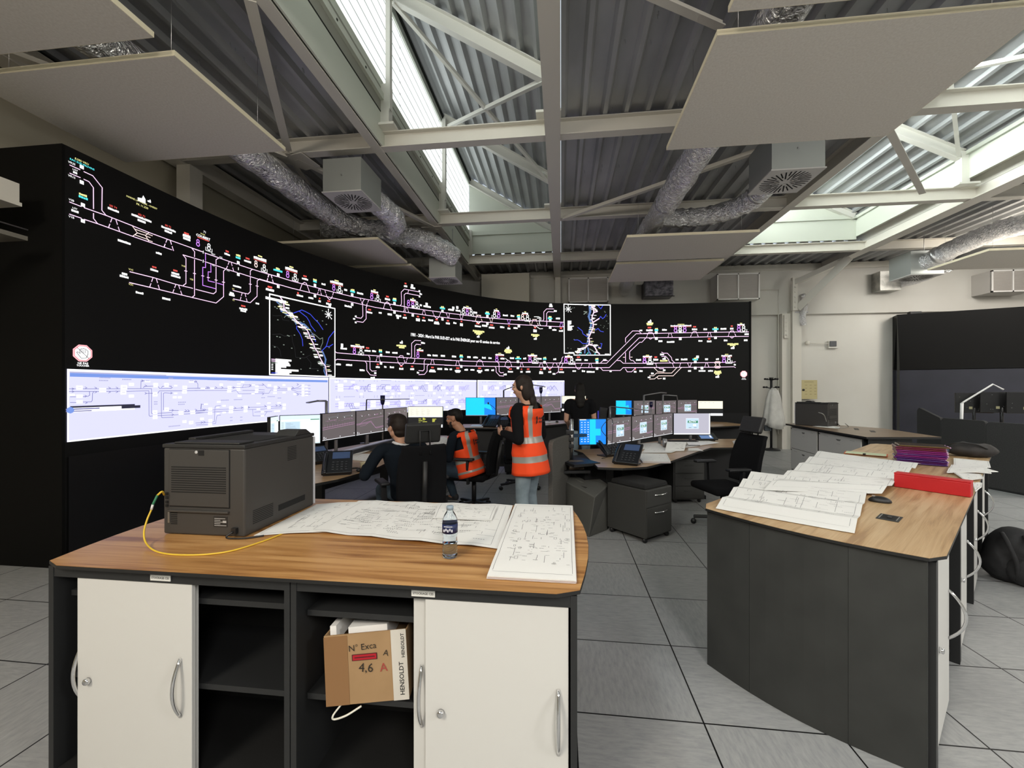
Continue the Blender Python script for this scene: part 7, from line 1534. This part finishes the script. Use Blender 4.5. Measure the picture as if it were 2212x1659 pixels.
hairmesh('hair',t,hc,M,[(0,-.02,.055,.090,.108,.082),(0,-.06,.01,.086,.07,.09),(0,-.068,-.05,.075,.052,.055),(0,.05,.10,.06,.05,.03),(-.06,-.0,.03,.028,.05,.04),(.06,.0,.03,.028,.05,.04)],HAIRN)
m=MB(); c=JJ['neck']; m.tube([c+Vector((.078*math.cos(a),.078*math.sin(a),.0+.012*math.sin(a*2))) for a in [k*.42 for k in range(16)]],.016,8); m.build('collar',mat('collar_white',rgb(220,220,222),.8),t)
# --- woman in black at the back ---
P=hd(1253,900,7.0); P.z=0; f=dirv(96); s=V(f.y,-f.x,0)
J=dict(pelvis=P+V(0,0,.92),neck=P+f*.03+V(0,0,1.40),head=P+f*.05+V(0,0,1.56))
J['shL']=P-s*.185+V(0,0,1.345); J['shR']=P+s*.185+V(0,0,1.345); J['elL']=P-s*.235-f*.02+V(0,0,1.06); J['elR']=P+s*.235-f*.02+V(0,0,1.06)
J['wrL']=P-s*.17+f*.19+V(0,0,.96); J['wrR']=P+s*.17+f*.19+V(0,0,.96)
J['knL']=P-s*.1+V(0,0,.49); J['knR']=P+s*.1+V(0,0,.49); J['anL']=P-s*.11+V(0,0,.09); J['anR']=P+s*.11+V(0,0,.09); J['toL']=J['anL']+f*.12-V(0,0,.06); J['toR']=J['anR']+f*.12-V(0,0,.06)
t,hc,M,JJ=person('woman in a black short-sleeved top with long black hair, standing with her back turned',J,f,dict(skin=SKIN,face=dirv(92,-.2),legs=JL,top=KNB,w=.92,hs=.95,curl=.5,short=True))
hairmesh('hair',t,hc,M,[(0,-.025,.045,.088,.100,.088),(0,-.06,.0,.088,.07,.10),(0,-.08,-.09,.092,.05,.12),(0,-.09,-.19,.092,.045,.11),(0,-.09,-.27,.07,.035,.07)],HAIRB,s=.95)
# ================= things by the end wall =================
q=hd(1666,966,10.75); t=thing('coat_stand','black coat stand with a white coat by the end wall','coat stand',(q.x,q.y,0)); Ht=1.58+22*10.75/900
m=MB(); m.lathe([(0,0),(.21,0),(.20,.025),(.05,.05),(.03,.07),(0,.07)],24); m.build('base',CHB,t); MB().tube([(0,0,.05),(0,0,Ht)],.028,12).build('pole',CHB,t)
for z,L_,n_ in ((Ht-.04,.16,4),(Ht-.25,.19,4),(.78,.16,2)):
    for k in range(n_): 
        a=k*2*math.pi/n_+.15; e=V(L_*math.cos(a),L_*math.sin(a),z+.03); m=MB(); m.tube([(0,0,z),e],.01,8); 
        if z>1: m.ell(e,(.032,.032,.026),10,8)
        m.build('hook' if z>1 else 'umbrella_ring',CHB,t)
MB().lathe([(0,0),(.05,.0),(.05,.05),(0,.05)],12,Matrix.Translation((0,0,Ht-.02))).build('top_cap',CHB,t)
t2=thing('white_coat','long white coat hanging in folds on the coat stand','coat',(q.x,q.y-.05,0)); m=MB(); n=36; vs=[];zs=[Ht-.24,Ht-.32,Ht-.5,Ht-.8,Ht-1.1,Ht-1.24]; rr=[.03,.11,.16,.20,.235,.25]
for j,(z,r_) in enumerate(zip(zs,rr)):
    for k in range(n): a=2*math.pi*k/n; w_=1+.16*math.sin(a*6+j*.3)*(j/5)**.5; vs.append((r_*w_*math.cos(a)*1.0+.02,r_*w_*math.sin(a)*.55-.02,z+(.05*math.sin(a*2+1) if j==5 else 0)))
m.smooth=True; m.add(vs,[(j*n+k,j*n+(k+1)%n,(j+1)*n+(k+1)%n,(j+1)*n+k) for j in range(5) for k in range(n)]); o=m.build('coat_cloth',add_noise(mat('coat_white',rgb(206,205,200),.95),6,rgb(196,195,190),rgb(214,213,208)),t2); so=o.modifiers.new('t','SOLIDIFY'); so.thickness=.012
t3=thing('grey_bag','small grey bag hanging under the white coat on the coat stand','bag',(q.x,q.y-.06,.60)); MB().cbox((-.12,0,.0),(.16,.09,.2)).build('bag_body',mat('bag_grey',rgb(85,90,95),.8),t3,bevel=.02); MB().tube([(-.18,0,.1),(-.12,0,.2),(-.06,0,.1)],.006,6).build('bag_handle',BLACK,t3)
a=hy(1730,821,11.7); b=hy(1766,862,11.7); t=thing('key_cabinet','small beige key cabinet on the wall above the far printer','cabinet',((a.x+b.x)/2,11.72,b.z)); w_=(b.x-a.x)/2; h_=a.z-b.z
MB().box((-w_,0,0),(w_,.07,h_)).build('case',mat('key_case_grey',rgb(150,150,142),.5),t,bevel=.004); MB().box((-w_+.0,-.012,.0),(w_,.0,h_)).build('door',mat('key_door_beige',rgb(190,178,132),.5),t,bevel=.003)
MB().lathe([(0,0),(.028,0),(.028,.02),(0,.02)],14,Matrix.Translation((-w_*.68,-.012,h_*.48))@Matrix.Rotation(R(90),4,'X')).build('lock_knob',BLACK,t)
m=MB(); 
for i in range(3):
    for j in range(4): m.cbox((-w_*.35+i*w_*.55,-.0135,h_*.25+j*h_*.16),(.05,.002,.012))
m.cbox((0,-.0135,h_*.9),(w_*1.1,.002,.014)); m.build('name_slots',mat('slot_brown',rgb(150,138,98),.6),t)
a=hy(1802,742,11.8); t=thing('wall_socket','dark wall device joined by a thin cable to a small white button','wall device',(a.x,11.82,a.z)); MB().box((-.1,-.02,-.075),(.06,.08,.065)).build('device_body',mat('device_grey',rgb(70,72,76),.5),t,bevel=.005); MB().box((-.12,.0,-.12),(.12,.08,.07)).build('back_plate',wm,t)
b=hy(1744,741,11.85); m=MB(); m.tube([(b.x-a.x,.01,b.z-a.z),(-.1,.01,0)],.008,6); m.build('thin_cable',STEEL,t); MB().lathe([(0,0),(.055,0),(.055,.03),(.03,.05),(0,.05)],16,Matrix.Translation((b.x-a.x,.03,b.z-a.z))@Matrix.Rotation(R(90),4,'X')).build('button',STEEL,t)
# ---------------- camera ----------------
cam=bpy.data.cameras.new('camera'); co=bpy.data.objects.new('camera',cam); COL.objects.link(co); scn.camera=co
cam.sensor_fit='HORIZONTAL'; cam.sensor_width=36; cam.lens=36*F/2212; cam.shift_y=10.5/2212; cam.clip_start=.05
co.location=(0,0,H); co.rotation_euler=(R(90),0,YAW)
# ---------------- light ----------------
w=bpy.data.worlds.new('w'); scn.world=w; w.use_nodes=True; bg=w.node_tree.nodes['Background']; bg.inputs[0].default_value=(.8,.9,1,1); bg.inputs[1].default_value=.6
def area(name,loc,rot,size,size2,e,col):
    a=bpy.data.lights.new(name,'AREA'); a.shape='RECTANGLE'; a.size=size; a.size_y=size2; a.energy=e; a.color=col
    o=bpy.data.objects.new(name,a); COL.objects.link(o); o.location=loc; o.rotation_euler=rot; return o
area('ceiling_lamp',(-2.6,-2.2,3.9),(R(38),0,R(-12)),1.2,1.2,110,(1,.89,.74))
area('ceiling_lamp',(1.5,-2.6,3.9),(R(40),0,R(5)),1.2,1.2,110,(1,.95,.9))
area('ceiling_lamp',(6,-1.5,4.2),(R(25),0,R(30)),1.5,1.5,140,(1,.98,.95))
area('ceiling_lamp',(11.5,5,4.6),(R(5),0,0),1.5,3,300,(1,.94,.86))
area('ceiling_lamp',(9.3,8.5,4.6),(R(15),0,0),1.2,1.2,120,(1,.95,.88))
scn.view_settings.view_transform='Standard'; scn.view_settings.look='None'; scn.view_settings.gamma=1; scn.view_settings.use_curve_mapping=False
scn.view_settings.exposure=0.32
scn.cycles.use_denoising=True; scn.cycles.max_bounces=8; scn.cycles.diffuse_bounces=4; scn.cycles.glossy_bounces=3; scn.cycles.transmission_bounces=6; scn.cycles.transparent_max_bounces=8
scn.cycles.sample_clamp_indirect=6; scn.cycles.caustics_reflective=False; scn.cycles.caustics_refractive=False
